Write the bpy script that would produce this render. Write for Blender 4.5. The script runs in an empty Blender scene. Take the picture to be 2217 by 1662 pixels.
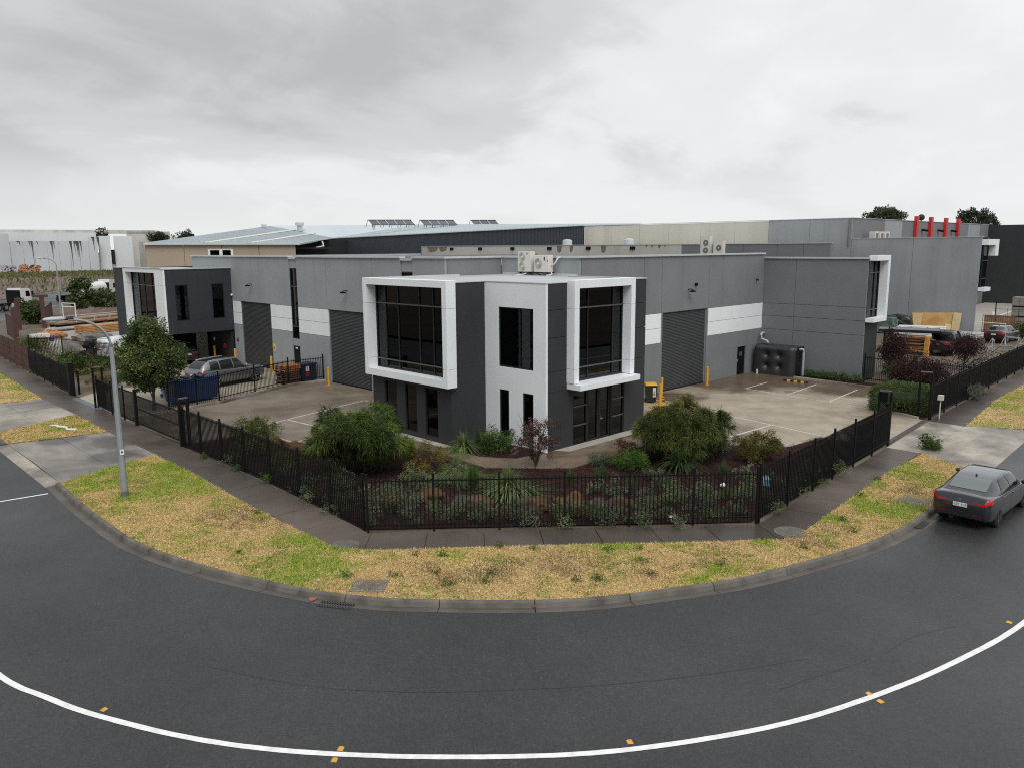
import bpy, bmesh, math, random
import numpy as np
from mathutils import Vector, Matrix

SC = bpy.context.scene
COL = SC.collection
RNG = np.random.default_rng(7)
random.seed(7)
R = math.radians

# ------------------------------------------------------------------ camera
PITCH, ROLL, YAW, FPX = 0.170612, -0.0062976, 0.795563, 1713.72
_F = Vector((math.cos(YAW)*math.cos(PITCH), math.sin(YAW)*math.cos(PITCH), -math.sin(PITCH)))
_Rt = Vector((math.sin(YAW), -math.cos(YAW), 0)); _U = _Rt.cross(_F)
_c, _s = math.cos(ROLL), math.sin(ROLL)
_R2 = _c*_Rt + _s*_U; _U2 = -_s*_Rt + _c*_U
cam = bpy.data.cameras.new('camera'); camo = bpy.data.objects.new('camera', cam); COL.objects.link(camo)
m = Matrix((( _R2.x, _U2.x, -_F.x, 0), (_R2.y, _U2.y, -_F.y, 0), (_R2.z, _U2.z, -_F.z, 9.0), (0, 0, 0, 1)))
camo.matrix_world = m
cam.sensor_fit = 'HORIZONTAL'; cam.sensor_width = 36.0; cam.lens = 36.0*FPX/2217.0
cam.clip_start = 0.1; cam.clip_end = 6000
SC.camera = camo

# ------------------------------------------------------------------ world: overcast sky
SUN_EL, SUN_AZ = 52.0, 236.0     # degrees; azimuth of the bright part of the overcast, counter-clockwise from +X
W = bpy.data.worlds.new('World'); SC.world = W; W.use_nodes = True
nt = W.node_tree; nt.nodes.clear()
N = lambda t, **k: _mk(nt, t, **k)
def _mk(tree, t, **k):
    n = tree.nodes.new(t)
    for a, v in k.items():
        if a.startswith('i_'):
            key = a[2:]
            key = int(key) if key.isdigit() else key.replace('_', ' ')
            n.inputs[key].default_value = v
        else: setattr(n, a, v)
    return n
def lk(tree, a, b): tree.links.new(a, b)
def mth(tree, op, a, b=None, c=None, clamp=False):
    n = tree.nodes.new('ShaderNodeMath'); n.operation = op; n.use_clamp = clamp
    for i, v in enumerate((a, b, c)):
        if v is None: continue
        if isinstance(v, (int, float)): n.inputs[i].default_value = v
        else: tree.links.new(v, n.inputs[i])
    return n.outputs[0]
def ramp(tree, fac, stops, interp='LINEAR'):
    n = tree.nodes.new('ShaderNodeValToRGB'); n.color_ramp.interpolation = interp
    el = n.color_ramp.elements
    while len(el) < len(stops): el.new(0.5)
    for e, (p, c) in zip(el, stops):
        e.position = p; e.color = c if len(c) == 4 else (*c, 1)
    if fac is not None: tree.links.new(fac, n.inputs[0])
    return n.outputs[0]
def mixc(tree, fac, a, b, mode='MIX'):
    n = tree.nodes.new('ShaderNodeMix'); n.data_type = 'RGBA'; n.blend_type = mode
    for s, v in ((n.inputs[0], fac), (n.inputs[6], a), (n.inputs[7], b)):
        if isinstance(v, (int, float)): s.default_value = v
        elif isinstance(v, tuple): s.default_value = v if len(v) == 4 else (*v, 1)
        else: tree.links.new(v, s)
    return n.outputs[2]

sky = N('ShaderNodeTexSky'); sky.sky_type = 'NISHITA'; sky.sun_disc = False
sky.sun_elevation = R(SUN_EL); sky.sun_rotation = R(90 - SUN_AZ)
bg1 = N('ShaderNodeBackground', i_Strength=0.1); lk(nt, sky.outputs[0], bg1.inputs[0])
tc = N('ShaderNodeTexCoord')
sep = N('ShaderNodeSeparateXYZ'); lk(nt, tc.outputs['Generated'], sep.inputs[0])
zz = mth(nt, 'MAXIMUM', sep.outputs[2], 0.0)
den = mth(nt, 'ADD', zz, 0.30)
comb = N('ShaderNodeCombineXYZ')
lk(nt, mth(nt, 'DIVIDE', sep.outputs[0], den), comb.inputs[0]); lk(nt, mth(nt, 'DIVIDE', sep.outputs[1], den), comb.inputs[1])
mp = N('ShaderNodeMapping'); lk(nt, comb.outputs[0], mp.inputs[0])
mp.inputs['Location'].default_value = (2.35, 0.4, 0.0)
n1 = N('ShaderNodeTexNoise', i_Scale=0.85, i_Detail=8.0, i_Roughness=0.50, i_Distortion=0.4); lk(nt, mp.outputs[0], n1.inputs['Vector'])
mp2 = N('ShaderNodeMapping'); lk(nt, comb.outputs[0], mp2.inputs[0]); mp2.inputs['Location'].default_value = (7.1, 3.3, 1.0)
n2 = N('ShaderNodeTexNoise', i_Scale=2.6, i_Detail=6.0, i_Roughness=0.55, i_Distortion=0.5); lk(nt, mp2.outputs[0], n2.inputs['Vector'])
nn = mth(nt, 'ADD', mth(nt, 'MULTIPLY', n1.outputs[0], 0.72), mth(nt, 'MULTIPLY', n2.outputs[0], 0.28))
# the overcast is thinner towards the east (+X) than the north (+Y)
thin = mth(nt, 'SUBTRACT', mth(nt, 'MULTIPLY', sep.outputs[0], 0.95), mth(nt, 'MULTIPLY', sep.outputs[1], 0.30))
nn = mth(nt, 'ADD', nn, mth(nt, 'MULTIPLY', mth(nt, 'SUBTRACT', thin, 0.44), 0.22))
cl = ramp(nt, nn, [(0.34, (0.45, 0.463, 0.468)), (0.46, (0.59, 0.602, 0.608)), (0.56, (0.76, 0.775, 0.785)), (0.68, (0.84, 0.855, 0.86))], 'EASE')
# the cloud sheet evens out to a pale band near the horizon
hz = ramp(nt, sep.outputs[2], [(0.0, (1, 1, 1)), (0.05, (0.65, 0.65, 0.65)), (0.14, (0, 0, 0))], 'EASE')
cl2 = mixc(nt, hz, cl, (0.775, 0.79, 0.795))
up = ramp(nt, sep.outputs[2], [(0.0, (1, 1, 1)), (0.35, (1.0, 1.0, 1.0)), (1.0, (1.6, 1.6, 1.6))])
cl3 = mixc(nt, 1.0, cl2, up, 'MULTIPLY')
bg2 = N('ShaderNodeBackground', i_Strength=0.84); lk(nt, cl3, bg2.inputs[0])
mx = N('ShaderNodeMixShader', i_0=0.95); lk(nt, bg1.outputs[0], mx.inputs[1]); lk(nt, bg2.outputs[0], mx.inputs[2])
wo = N('ShaderNodeOutputWorld'); lk(nt, mx.outputs[0], wo.inputs[0])

sun = bpy.data.lights.new('sun', 'SUN'); sun.energy = 1.5; sun.angle = R(35); sun.color = (1.0, 0.975, 0.94)
suno = bpy.data.objects.new('sun', sun); COL.objects.link(suno)
sd = Vector((math.cos(R(SUN_AZ))*math.cos(R(SUN_EL)), math.sin(R(SUN_AZ))*math.cos(R(SUN_EL)), math.sin(R(SUN_EL))))
suno.rotation_euler = sd.to_track_quat('Z', 'Y').to_euler(); suno.location = sd*60

SC.view_settings.view_transform = 'Standard'; SC.view_settings.look = 'None'
SC.view_settings.gamma = 1.0; SC.view_settings.exposure = 0.4; SC.view_settings.use_curve_mapping = False
SC.render.engine = 'CYCLES'
SC.cycles.max_bounces = 8; SC.cycles.transparent_max_bounces = 16
SC.cycles.use_denoising = False
SC.cycles.pixel_filter_type = 'BLACKMAN_HARRIS'; SC.cycles.filter_width = 1.1

# ------------------------------------------------------------------ materials
MATS = {}
def mat(name, col, rough=0.6, spec=0.5, metal=0.0, var=0.0, vscale=1.5, fine=0.0, fscale=40.0, bump=0.0, bscale=60.0,
        streak=0.0, streak_col=(0.05, 0.05, 0.045), sscale=1.2, attr=False, trans=0.0, coat=0.0, rvar=0.0):
    """one procedural Principled material: base colour with slow and fine variation, vertical streaks and relief"""
    if name in MATS: return MATS[name]
    mt = bpy.data.materials.new(name); mt.use_nodes = True; t = mt.node_tree; t.nodes.clear()
    out = t.nodes.new('ShaderNodeOutputMaterial'); p = t.nodes.new('ShaderNodeBsdfPrincipled')
    t.links.new(p.outputs[0], out.inputs[0])
    geo = t.nodes.new('ShaderNodeNewGeometry'); pos = geo.outputs['Position']
    c = None
    if attr:
        a = t.nodes.new('ShaderNodeVertexColor'); a.layer_name = 'col'; c = a.outputs[0]
    else:
        rgb = t.nodes.new('ShaderNodeRGB'); rgb.outputs[0].default_value = (*col, 1); c = rgb.outputs[0]
    def nz(scale, det=5.0, vec=pos):
        n = t.nodes.new('ShaderNodeTexNoise'); n.inputs['Scale'].default_value = scale; n.inputs['Detail'].default_value = det
        t.links.new(vec, n.inputs['Vector']); return n.outputs[0]
    if var:
        v = ramp(t, nz(vscale), [(0.3, (1-var,)*3), (0.7, (1+var,)*3)]); c = mixc(t, 1.0, c, v, 'MULTIPLY')
    if fine:
        v = ramp(t, nz(fscale, 3.0), [(0.3, (1-fine,)*3), (0.7, (1+fine,)*3)]); c = mixc(t, 1.0, c, v, 'MULTIPLY')
    if streak:
        mpn = t.nodes.new('ShaderNodeMapping'); t.links.new(pos, mpn.inputs[0]); mpn.inputs['Scale'].default_value = (1, 1, 0.07)
        s = ramp(t, nz(sscale, 6.0, mpn.outputs[0]), [(0.5, (0, 0, 0)), (0.72, (streak,)*3)])
        c = mixc(t, s, c, streak_col)
    t.links.new(c, p.inputs['Base Color'])
    p.inputs['Metallic'].default_value = metal; p.inputs['Specular IOR Level'].default_value = spec
    p.inputs['Roughness'].default_value = rough; p.inputs['Coat Weight'].default_value = coat
    if coat: p.inputs['Coat Roughness'].default_value = 0.04
    if rvar:
        t.links.new(mth(t, 'ADD', mth(t, 'MULTIPLY', nz(vscale*1.3), rvar*2), rough-rvar, clamp=True), p.inputs['Roughness'])
    if bump:
        b = t.nodes.new('ShaderNodeBump'); b.inputs['Strength'].default_value = bump; b.inputs['Distance'].default_value = 0.02
        t.links.new(nz(bscale, 4.0), b.inputs['Height']); t.links.new(b.outputs[0], p.inputs['Normal'])
    if trans:
        tr = t.nodes.new('ShaderNodeBsdfTranslucent'); t.links.new(c, tr.inputs[0])
        ms = t.nodes.new('ShaderNodeMixShader'); ms.inputs[0].default_value = trans
        t.links.new(p.outputs[0], ms.inputs[1]); t.links.new(tr.outputs[0], ms.inputs[2]); t.links.new(ms.outputs[0], out.inputs[0])
    MATS[name] = mt
    return mt

def glass(name, tint=(0.07, 0.077, 0.08), rough=0.02):
    """tinted window pane: lets a little of the room through and mirrors the street"""
    if name in MATS: return MATS[name]
    mt = bpy.data.materials.new(name); mt.use_nodes = True; t = mt.node_tree; t.nodes.clear()
    out = t.nodes.new('ShaderNodeOutputMaterial')
    tr = t.nodes.new('ShaderNodeBsdfTransparent'); tr.inputs[0].default_value = (*tint, 1)
    gl = t.nodes.new('ShaderNodeBsdfGlossy'); gl.inputs['Roughness'].default_value = rough; gl.inputs[0].default_value = (0.9, 0.92, 0.95, 1)
    fr = t.nodes.new('ShaderNodeFresnel'); fr.inputs[0].default_value = 1.45
    ms = t.nodes.new('ShaderNodeMixShader'); t.links.new(fr.outputs[0], ms.inputs[0])
    t.links.new(tr.outputs[0], ms.inputs[1]); t.links.new(gl.outputs[0], ms.inputs[2]); t.links.new(ms.outputs[0], out.inputs[0])
    MATS[name] = mt
    return mt

def wet_concrete(name, dry, wet, dark=0.45, scale=0.16, streak_dir=(1, 1, 1), rough=0.62, seed=0.0, stain=0.5, lo=0.42, hi=0.62, damp=()):
    """concrete pad with big damp patches, tyre sweeps and fine grain"""
    if name in MATS: return MATS[name]
    mt = bpy.data.materials.new(name); mt.use_nodes = True; t = mt.node_tree; t.nodes.clear()
    out = t.nodes.new('ShaderNodeOutputMaterial'); p = t.nodes.new('ShaderNodeBsdfPrincipled'); t.links.new(p.outputs[0], out.inputs[0])
    geo = t.nodes.new('ShaderNodeNewGeometry')
    mpn = t.nodes.new('ShaderNodeMapping'); t.links.new(geo.outputs['Position'], mpn.inputs[0])
    mpn.inputs['Location'].default_value = (seed, seed*1.7, 0); mpn.inputs['Scale'].default_value = streak_dir
    def nz(s, d=6.0, rgh=0.55, vec=mpn.outputs[0], dist=0.0):
        n = t.nodes.new('ShaderNodeTexNoise'); n.inputs['Scale'].default_value = s; n.inputs['Detail'].default_value = d
        n.inputs['Roughness'].default_value = rgh; n.inputs['Distortion'].default_value = dist; t.links.new(vec, n.inputs['Vector']); return n.outputs[0]
    w = ramp(t, nz(scale, 7.0, 0.6, dist=0.6), [(lo, (0, 0, 0)), (hi, (1, 1, 1))])
    for bx, by, br in damp:        # standing damp: a patch of its own, ragged by noise
        vm = t.nodes.new('ShaderNodeVectorMath'); vm.operation = 'DISTANCE'; t.links.new(geo.outputs['Position'], vm.inputs[0]); vm.inputs[1].default_value = (bx, by, 0)
        dd = mth(t, 'ADD', mth(t, 'DIVIDE', vm.outputs['Value'], br), mth(t, 'MULTIPLY', mth(t, 'SUBTRACT', nz(0.7, 6.0, 0.6), 0.5), 1.3))
        w = mth(t, 'MAXIMUM', w, ramp(t, dd, [(0.55, (1, 1, 1)), (1.05, (0, 0, 0))]))
    c = mixc(t, w, dry, wet)
    s = ramp(t, nz(scale*5, 8.0, 0.65), [(0.35, (1-0.22*stain,)*3), (0.65, (1+0.18*stain,)*3)])
    c = mixc(t, 1.0, c, s, 'MULTIPLY')
    g = ramp(t, nz(38.0, 2.0), [(0.3, (0.9,)*3), (0.7, (1.1,)*3)]); c = mixc(t, 1.0, c, g, 'MULTIPLY')
    sp = ramp(t, nz(2.6, 5.0, 0.7), [(0.62, (0, 0, 0)), (0.8, (dark,)*3)]); c = mixc(t, sp, c, (wet[0]*0.6, wet[1]*0.58, wet[2]*0.55))
    t.links.new(c, p.inputs['Base Color'])
    rr = mth(t, 'SUBTRACT', rough, mth(t, 'MULTIPLY', w, 0.26)); t.links.new(rr, p.inputs['Roughness'])
    b = t.nodes.new('ShaderNodeBump'); b.inputs['Strength'].default_value = 0.12; b.inputs['Distance'].default_value = 0.01
    t.links.new(nz(45.0, 3.0), b.inputs['Height']); t.links.new(b.outputs[0], p.inputs['Normal'])
    p.inputs['Specular IOR Level'].default_value = 0.35
    MATS[name] = mt
    return mt

def asphalt(name):
    mt = bpy.data.materials.new(name); mt.use_nodes = True; t = mt.node_tree; t.nodes.clear()
    out = t.nodes.new('ShaderNodeOutputMaterial'); p = t.nodes.new('ShaderNodeBsdfPrincipled'); t.links.new(p.outputs[0], out.inputs[0])
    geo = t.nodes.new('ShaderNodeNewGeometry'); pos = geo.outputs['Position']
    def nz(s, d=4.0, rgh=0.6, vec=pos, dist=0.0):
        n = t.nodes.new('ShaderNodeTexNoise'); n.inputs['Scale'].default_value = s; n.inputs['Detail'].default_value = d
        n.inputs['Roughness'].default_value = rgh; n.inputs['Distortion'].default_value = dist; t.links.new(vec, n.inputs['Vector']); return n.outputs[0]
    big = ramp(t, nz(0.16, 6.0, 0.6, dist=0.5), [(0.35, (0.82,)*3), (0.68, (1.2,)*3)])
    mid = ramp(t, nz(1.1, 6.0, 0.65), [(0.3, (0.88,)*3), (0.72, (1.12,)*3)])
    v = t.nodes.new('ShaderNodeTexVoronoi'); v.inputs['Scale'].default_value = 26.0; t.links.new(pos, v.inputs['Vector'])
    grain = ramp(t, v.outputs['Color'], [(0.05, (0.45,)*3), (0.6, (0.95,)*3), (0.88, (1.3,)*3), (0.99, (2.2,)*3)])
    c = mixc(t, 1.0, (0.0275, 0.0275, 0.0284, 1), big, 'MULTIPLY'); c = mixc(t, 1.0, c, mid, 'MULTIPLY'); c = mixc(t, 1.0, c, grain, 'MULTIPLY')
    t.links.new(c, p.inputs['Base Color'])
    w = ramp(t, nz(0.09, 5.0, 0.55), [(0.4, (0.52,)*3), (0.62, (0.34,)*3)]); t.links.new(w, p.inputs['Roughness'])
    p.inputs['Specular IOR Level'].default_value = 0.5
    b = t.nodes.new('ShaderNodeBump'); b.inputs['Strength'].default_value = 0.35; b.inputs['Distance'].default_value = 0.006
    t.links.new(v.outputs['Distance'], b.inputs['Height']); t.links.new(b.outputs[0], p.inputs['Normal'])
    return mt

# ------------------------------------------------------------------ mesh building
class MB:
    def __init__(s): s.v = []; s.f = []
    def add(s, vs, fs):
        o = len(s.v); s.v += [tuple(map(float, q)) for q in vs]; s.f += [tuple(i+o for i in f) for f in fs]; return s
    def box(s, x0, y0, z0, x1, y1, z1):
        x0, x1 = sorted((x0, x1)); y0, y1 = sorted((y0, y1)); z0, z1 = sorted((z0, z1))
        return s.add([(x0,y0,z0),(x1,y0,z0),(x1,y1,z0),(x0,y1,z0),(x0,y0,z1),(x1,y0,z1),(x1,y1,z1),(x0,y1,z1)],
                     [(0,3,2,1),(4,5,6,7),(0,1,5,4),(1,2,6,5),(2,3,7,6),(3,0,4,7)])
    def beam(s, a, b, w, h, up=(0, 0, 1)):
        """square bar from a to b, w across and h along 'up'"""
        a, b = Vector(a), Vector(b); d = (b-a).normalized(); u = Vector(up)
        if abs(d.dot(u)) > 0.99: u = Vector((1, 0, 0))
        sx = d.cross(u).normalized()*w/2; sy = sx.cross(d).normalized()*h/2
        q = [a-sx-sy, a+sx-sy, a+sx+sy, a-sx+sy, b-sx-sy, b+sx-sy, b+sx+sy, b-sx+sy]
        return s.add(q, [(0,3,2,1),(4,5,6,7),(0,1,5,4),(1,2,6,5),(2,3,7,6),(3,0,4,7)])
    def tube(s, path, r, n=8, caps=True):
        P = [Vector(p) for p in path]; rs = r if isinstance(r, (list, tuple)) else [r]*len(P); vs = []; fs = []
        for i, p in enumerate(P):
            d = (P[min(i+1, len(P)-1)]-P[max(i-1, 0)]).normalized()
            u = Vector((0, 0, 1)) if abs(d.z) < 0.9 else Vector((1, 0, 0))
            a = d.cross(u).normalized(); b = a.cross(d)
            for k in range(n):
                t = 2*math.pi*k/n; vs.append(p+(a*math.cos(t)+b*math.sin(t))*rs[i])
        for i in range(len(P)-1):
            for k in range(n): fs.append((i*n+k, i*n+(k+1) % n, (i+1)*n+(k+1) % n, (i+1)*n+k))
        if caps: fs += [tuple(range(n-1, -1, -1)), tuple((len(P)-1)*n+k for k in range(n))]
        return s.add(vs, fs)
    def cyl(s, c, r, z0, z1, n=16, r1=None): return s.tube([(c[0], c[1], z0), (c[0], c[1], z1)], [r, r if r1 is None else r1], n)
    def prism(s, poly, z0, z1):
        n = len(poly)
        if sum(poly[i][0]*poly[(i+1) % n][1]-poly[(i+1) % n][0]*poly[i][1] for i in range(n)) < 0: poly = poly[::-1]
        vs = [(x, y, z0) for x, y in poly]+[(x, y, z1) for x, y in poly]
        return s.add(vs, [tuple(range(n-1, -1, -1)), tuple(range(n, 2*n))]+[(i, (i+1) % n, n+(i+1) % n, n+i) for i in range(n)])
    def extrude(s, poly3, d):
        """planar polygon (3D points) thickened along vector d"""
        n = len(poly3); d = Vector(d); a = [Vector(p) for p in poly3]
        return s.add(a+[p+d for p in a], [tuple(range(n-1, -1, -1)), tuple(range(n, 2*n))]+[(i, (i+1) % n, n+(i+1) % n, n+i) for i in range(n)])
    def sheet(s, poly, z):
        n = len(poly)
        if sum(poly[i][0]*poly[(i+1) % n][1]-poly[(i+1) % n][0]*poly[i][1] for i in range(n)) < 0: poly = poly[::-1]
        return s.add([(x, y, z) for x, y in poly], [tuple(range(n))])
    def ball(s, c, r, n=10, m=7, jit=0.0, seed=0):
        rg = random.Random(seed); r = r if isinstance(r, (tuple, list)) else (r, r, r); vs = []; fs = []
        for i in range(m+1):
            th = math.pi*i/m
            for k in range(n):
                ph = 2*math.pi*k/n; j = 1+rg.uniform(-jit, jit)
                vs.append((c[0]+r[0]*j*math.sin(th)*math.cos(ph), c[1]+r[1]*j*math.sin(th)*math.sin(ph), c[2]+r[2]*j*math.cos(th)))
        for i in range(m):
            for k in range(n): fs.append((i*n+k, (i+1)*n+k, (i+1)*n+(k+1) % n, i*n+(k+1) % n))
        return s.add(vs, fs)
    def mesh(s, name, org=(0, 0, 0), smooth=False):
        me = bpy.data.meshes.new(name)
        me.from_pydata([(x-org[0], y-org[1], z-org[2]) for x, y, z in s.v], [], s.f); me.validate()
        if smooth: me.shade_smooth()
        return me

def obj(name, me, m=None, parent=None, loc=(0, 0, 0), rot=(0, 0, 0)):
    o = bpy.data.objects.new(name, me); COL.objects.link(o); o.location = loc; o.rotation_euler = rot
    if m is not None and me is not None and not me.materials: me.materials.append(m)
    if parent is not None: o.parent = parent
    return o
def root_loc(o):
    while o.parent is not None: o = o.parent
    return tuple(o.location)
def part(name, mb, m, parent, smooth=False, bev=0.0, label=None, stuff=False):
    """world-space MB as a part of an unrotated thing (mesh stored relative to the thing's base)"""
    o = obj(name, mb.mesh(name, root_loc(parent), smooth), m, parent)
    if bev:
        b = o.modifiers.new('bevel', 'BEVEL'); b.width = bev; b.segments = 2; b.limit_method = 'ANGLE'
    if label: o['label'] = label
    if stuff: o['kind'] = 'stuff'
    return o
def thing(name, label, cat, loc=(0, 0, 0), rz=0.0, group=None):
    o = bpy.data.objects.new(name, None); COL.objects.link(o); o.empty_display_size = 0.2
    o.location = loc; o.rotation_euler = (0, 0, rz); o['label'] = label; o['category'] = cat
    if group: o['group'] = group
    return o
def solo(name, mb, m, label, cat, org, group=None, smooth=False, bev=0.0):
    o = obj(name, mb.mesh(name, org, smooth), m, None, org); o['label'] = label; o['category'] = cat
    if group: o['group'] = group
    if bev:
        b = o.modifiers.new('bevel', 'BEVEL'); b.width = bev; b.segments = 2; b.limit_method = 'ANGLE'
    return o
def struct(name, mb, m, smooth=False):
    o = obj(name, mb.mesh(name, (0, 0, 0), smooth), m); o['kind'] = 'structure'; return o
def copy_tree(o, parent=None):
    c = o.copy(); COL.objects.link(c)
    if parent is not None: c.parent = parent
    for ch in list(o.children): copy_tree(ch, c)
    return c
def np_mesh(name, V, nper, col=None, smooth=False):
    """mesh from an (N, nper, 3) array of separate polygons, with an optional colour per polygon"""
    n = V.shape[0]; me = bpy.data.meshes.new(name)
    me.vertices.add(n*nper); me.vertices.foreach_set('co', V.astype(np.float32).ravel())
    me.loops.add(n*nper); me.loops.foreach_set('vertex_index', np.arange(n*nper, dtype=np.int32))
    me.polygons.add(n); me.polygons.foreach_set('loop_start', np.arange(0, n*nper, nper, dtype=np.int32))
    me.polygons.foreach_set('loop_total', np.full(n, nper, dtype=np.int32))
    if col is not None:
        a = me.color_attributes.new('col', 'FLOAT_COLOR', 'POINT')
        c = np.ones((n, nper, 4), dtype=np.float32); c[:, :, :3] = col[:, None, :] if col.ndim == 2 else col
        a.data.foreach_set('color', c.ravel())
    me.update(); me.validate()
    return me
def inpoly(P, poly):
    x, y = P[:, 0], P[:, 1]; r = np.zeros(len(P), bool); n = len(poly)
    for i in range(n):
        x0, y0 = poly[i]; x1, y1 = poly[(i+1) % n]
        if y0 == y1: continue
        c = ((y0 > y) != (y1 > y)) & (x < (x1-x0)*(y-y0)/(y1-y0)+x0); r ^= c
    return r
def vnoise(P, scale, seed=0):
    """smooth 2-D value noise, 0..1"""
    rg = np.random.default_rng(seed); T = rg.random((64, 64)); q = P[:, :2]*scale+seed*3.7
    i = np.floor(q).astype(int); f = q-i; f = f*f*(3-2*f); a, b = i[:, 0] % 64, i[:, 1] % 64; a1, b1 = (a+1) % 64, (b+1) % 64
    return (T[a, b]*(1-f[:, 0])+T[a1, b]*f[:, 0])*(1-f[:, 1])+(T[a, b1]*(1-f[:, 0])+T[a1, b1]*f[:, 0])*f[:, 1]
def curve(pts, step=0.4):
    """Catmull-Rom resampling of a polyline"""
    P = [np.array(p, float) for p in pts]; P = [2*P[0]-P[1]]+P+[2*P[-1]-P[-2]]; out = []
    for i in range(1, len(P)-2):
        n = max(1, int(np.linalg.norm(P[i+1]-P[i])/step))
        for k in range(n):
            t = k/n
            out.append(0.5*((2*P[i])+(-P[i-1]+P[i+1])*t+(2*P[i-1]-5*P[i]+4*P[i+1]-P[i+2])*t*t+(-P[i-1]+3*P[i]-3*P[i+1]+P[i+2])*t**3))
    out.append(P[-2]); return [tuple(map(float, q)) for q in out]
def offset(pts, d):
    """polyline shifted sideways by d (to the right of travel for d > 0)"""
    P = [Vector((p[0], p[1])) for p in pts]; out = []
    for i, p in enumerate(P):
        t = (P[min(i+1, len(P)-1)]-P[max(i-1, 0)]).normalized(); out.append((p.x+t.y*d, p.y-t.x*d))
    return out
def resample(pts, step):
    P = [np.array(p, float) for p in pts]; L = [0]
    for a, b in zip(P, P[1:]): L.append(L[-1]+np.linalg.norm(b-a))
    n = max(1, round(L[-1]/step)); res = []
    for k in range(n+1):
        s = L[-1]*k/n; i = min(max(np.searchsorted(L, s)-1, 0), len(P)-2); t = (s-L[i])/max(L[i+1]-L[i], 1e-9)
        res.append(tuple(P[i]+(P[i+1]-P[i])*t))
    return res
def text_mesh(txt, size, depth=0.004):
    cu = bpy.data.curves.new('text', 'FONT'); cu.body = txt; cu.size = size; cu.extrude = depth; cu.align_x = 'CENTER'; cu.align_y = 'CENTER'
    o = bpy.data.objects.new('text', cu); COL.objects.link(o)
    me = bpy.data.meshes.new_from_object(o.evaluated_get(bpy.context.evaluated_depsgraph_get()))
    bpy.data.objects.remove(o); return me

# ------------------------------------------------------------------ colours shared by the place
M_ASPH = asphalt('asphalt')
M_PATH = wet_concrete('path_concrete', (0.125, 0.100, 0.082), (0.056, 0.045, 0.038), scale=0.13, lo=0.30, hi=0.62, seed=3.1)
M_DRIVE = wet_concrete('drive_concrete', (0.36, 0.325, 0.27), (0.10, 0.088, 0.077), scale=0.22, lo=0.42, hi=0.66, seed=8.4, stain=1.0)
M_DRIVEL = wet_concrete('drive_concrete_damp', (0.27, 0.245, 0.215), (0.085, 0.075, 0.068), scale=0.22, streak_dir=(1.0, 0.45, 1), lo=0.42, hi=0.66, seed=6.6, stain=1.1, damp=((12.6, 39.5, 2.2), (11.2, 36.6, 1.6), (10.6, 42.0, 1.5)))
M_LOTL = wet_concrete('yard_concrete_brown', (0.215, 0.178, 0.138), (0.105, 0.078, 0.056), scale=0.14, lo=0.40, hi=0.66, seed=1.3, stain=0.9)
M_LOTR = wet_concrete('yard_concrete_pale', (0.335, 0.290, 0.222), (0.115, 0.084, 0.055), scale=0.12, lo=0.46, hi=0.66, seed=5.9, stain=0.9, damp=((50.5, 25.5, 5.5), (47, 27, 4.5), (49.5, 20.5, 3.0), (40, 27, 2.5)))
M_KERB = mat('kerb_concrete', (0.120, 0.110, 0.096), 0.8, spec=0.3, var=0.4, vscale=1.6, fine=0.15, bump=0.2)
M_GUT = mat('gutter_concrete', (0.098, 0.088, 0.079), 0.6, spec=0.3, var=0.3, vscale=0.8, fine=0.12, bump=0.15)
M_SOIL = mat('soil', (0.11, 0.085, 0.06), 0.9, var=0.3, vscale=0.5, fine=0.25, fscale=18)
M_DIRT = mat('bare_dirt', (0.125, 0.088, 0.068), 0.95, var=0.3, vscale=0.06, fine=0.25, fscale=1.6)
M_WHITEL = mat('line_paint', (0.74, 0.74, 0.73), 0.5, var=0.12, vscale=6, fine=0.10)
M_FADED = mat('faded_line_paint', (0.55, 0.54, 0.51), 0.6, var=0.22, vscale=5, fine=0.15)
M_YEL = mat('safety_yellow', (0.62, 0.33, 0.025), 0.45, var=0.1, vscale=3)
M_BLACK = mat('black_powdercoat', (0.005, 0.005, 0.0055), 0.6, spec=0.2)
M_CAST = mat('dark_cast_concrete', (0.13, 0.12, 0.11), 0.8, var=0.25, vscale=5, fine=0.15)
M_TURF = mat('turf', (0.40, 0.30, 0.14), 0.95, var=0.35, vscale=0.8, fine=0.3, fscale=25)
M_MULCH = mat('mulch_soil', (0.028, 0.014, 0.013), 0.95, spec=0.1, var=0.35, vscale=2.0, fine=0.35, fscale=30, bump=0.6, bscale=25)

# ------------------------------------------------------------------ terrain and roads
ZR = -0.10
struct('ground', MB().sheet([(-3000, -3000), (3000, -3000), (3000, 3000), (-3000, 3000)], -0.32), M_SOIL)
KERB = curve([(8.32, 33.96), (8.14, 30.65), (8.08, 27.52), (8.16, 24.83), (8.75, 21.91), (9.48, 19.69), (10.29, 17.74), (11.2, 16.24), (11.97, 15.35), (13.48, 13.74), (15.23, 12.29),
              (17.75, 10.87), (19.26, 10.19), (22.42, 9.25), (25.06, 8.76), (28.3, 8.66), (31.5, 8.82), (35.06, 9.08)], 0.3)
KERB_ISL = [(8.50, 45.75), (8.45, 42.75)]
KERB_FAR = [(11.0, 101.0), (9.4, 75.0), (8.75, 54.75)]
KERB_EAST = [(44.65, 9.56), (60, 10.3), (92, 12.2)]
edge = offset([KERB_FAR[0], KERB_FAR[1], KERB_FAR[2], KERB_ISL[0], KERB_ISL[1]], 0.47)+offset(KERB, 0.47)+offset(KERB_EAST, 0.47)
far_road = [(14, 92), (24, 117.5), (29, 128.7), (45, 160), (70, 205)]
struct('road', MB().sheet(edge+[(120, 14), (140, 4), (90, 2.5), (44, 0.2), (25, -3.2), (14, -2.0), (5, 2.5), (0.5, 8), (-1.6, 15), (-2.1, 30), (-2, 60), (0.5, 100), (2, 112)], ZR), M_ASPH)
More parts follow.
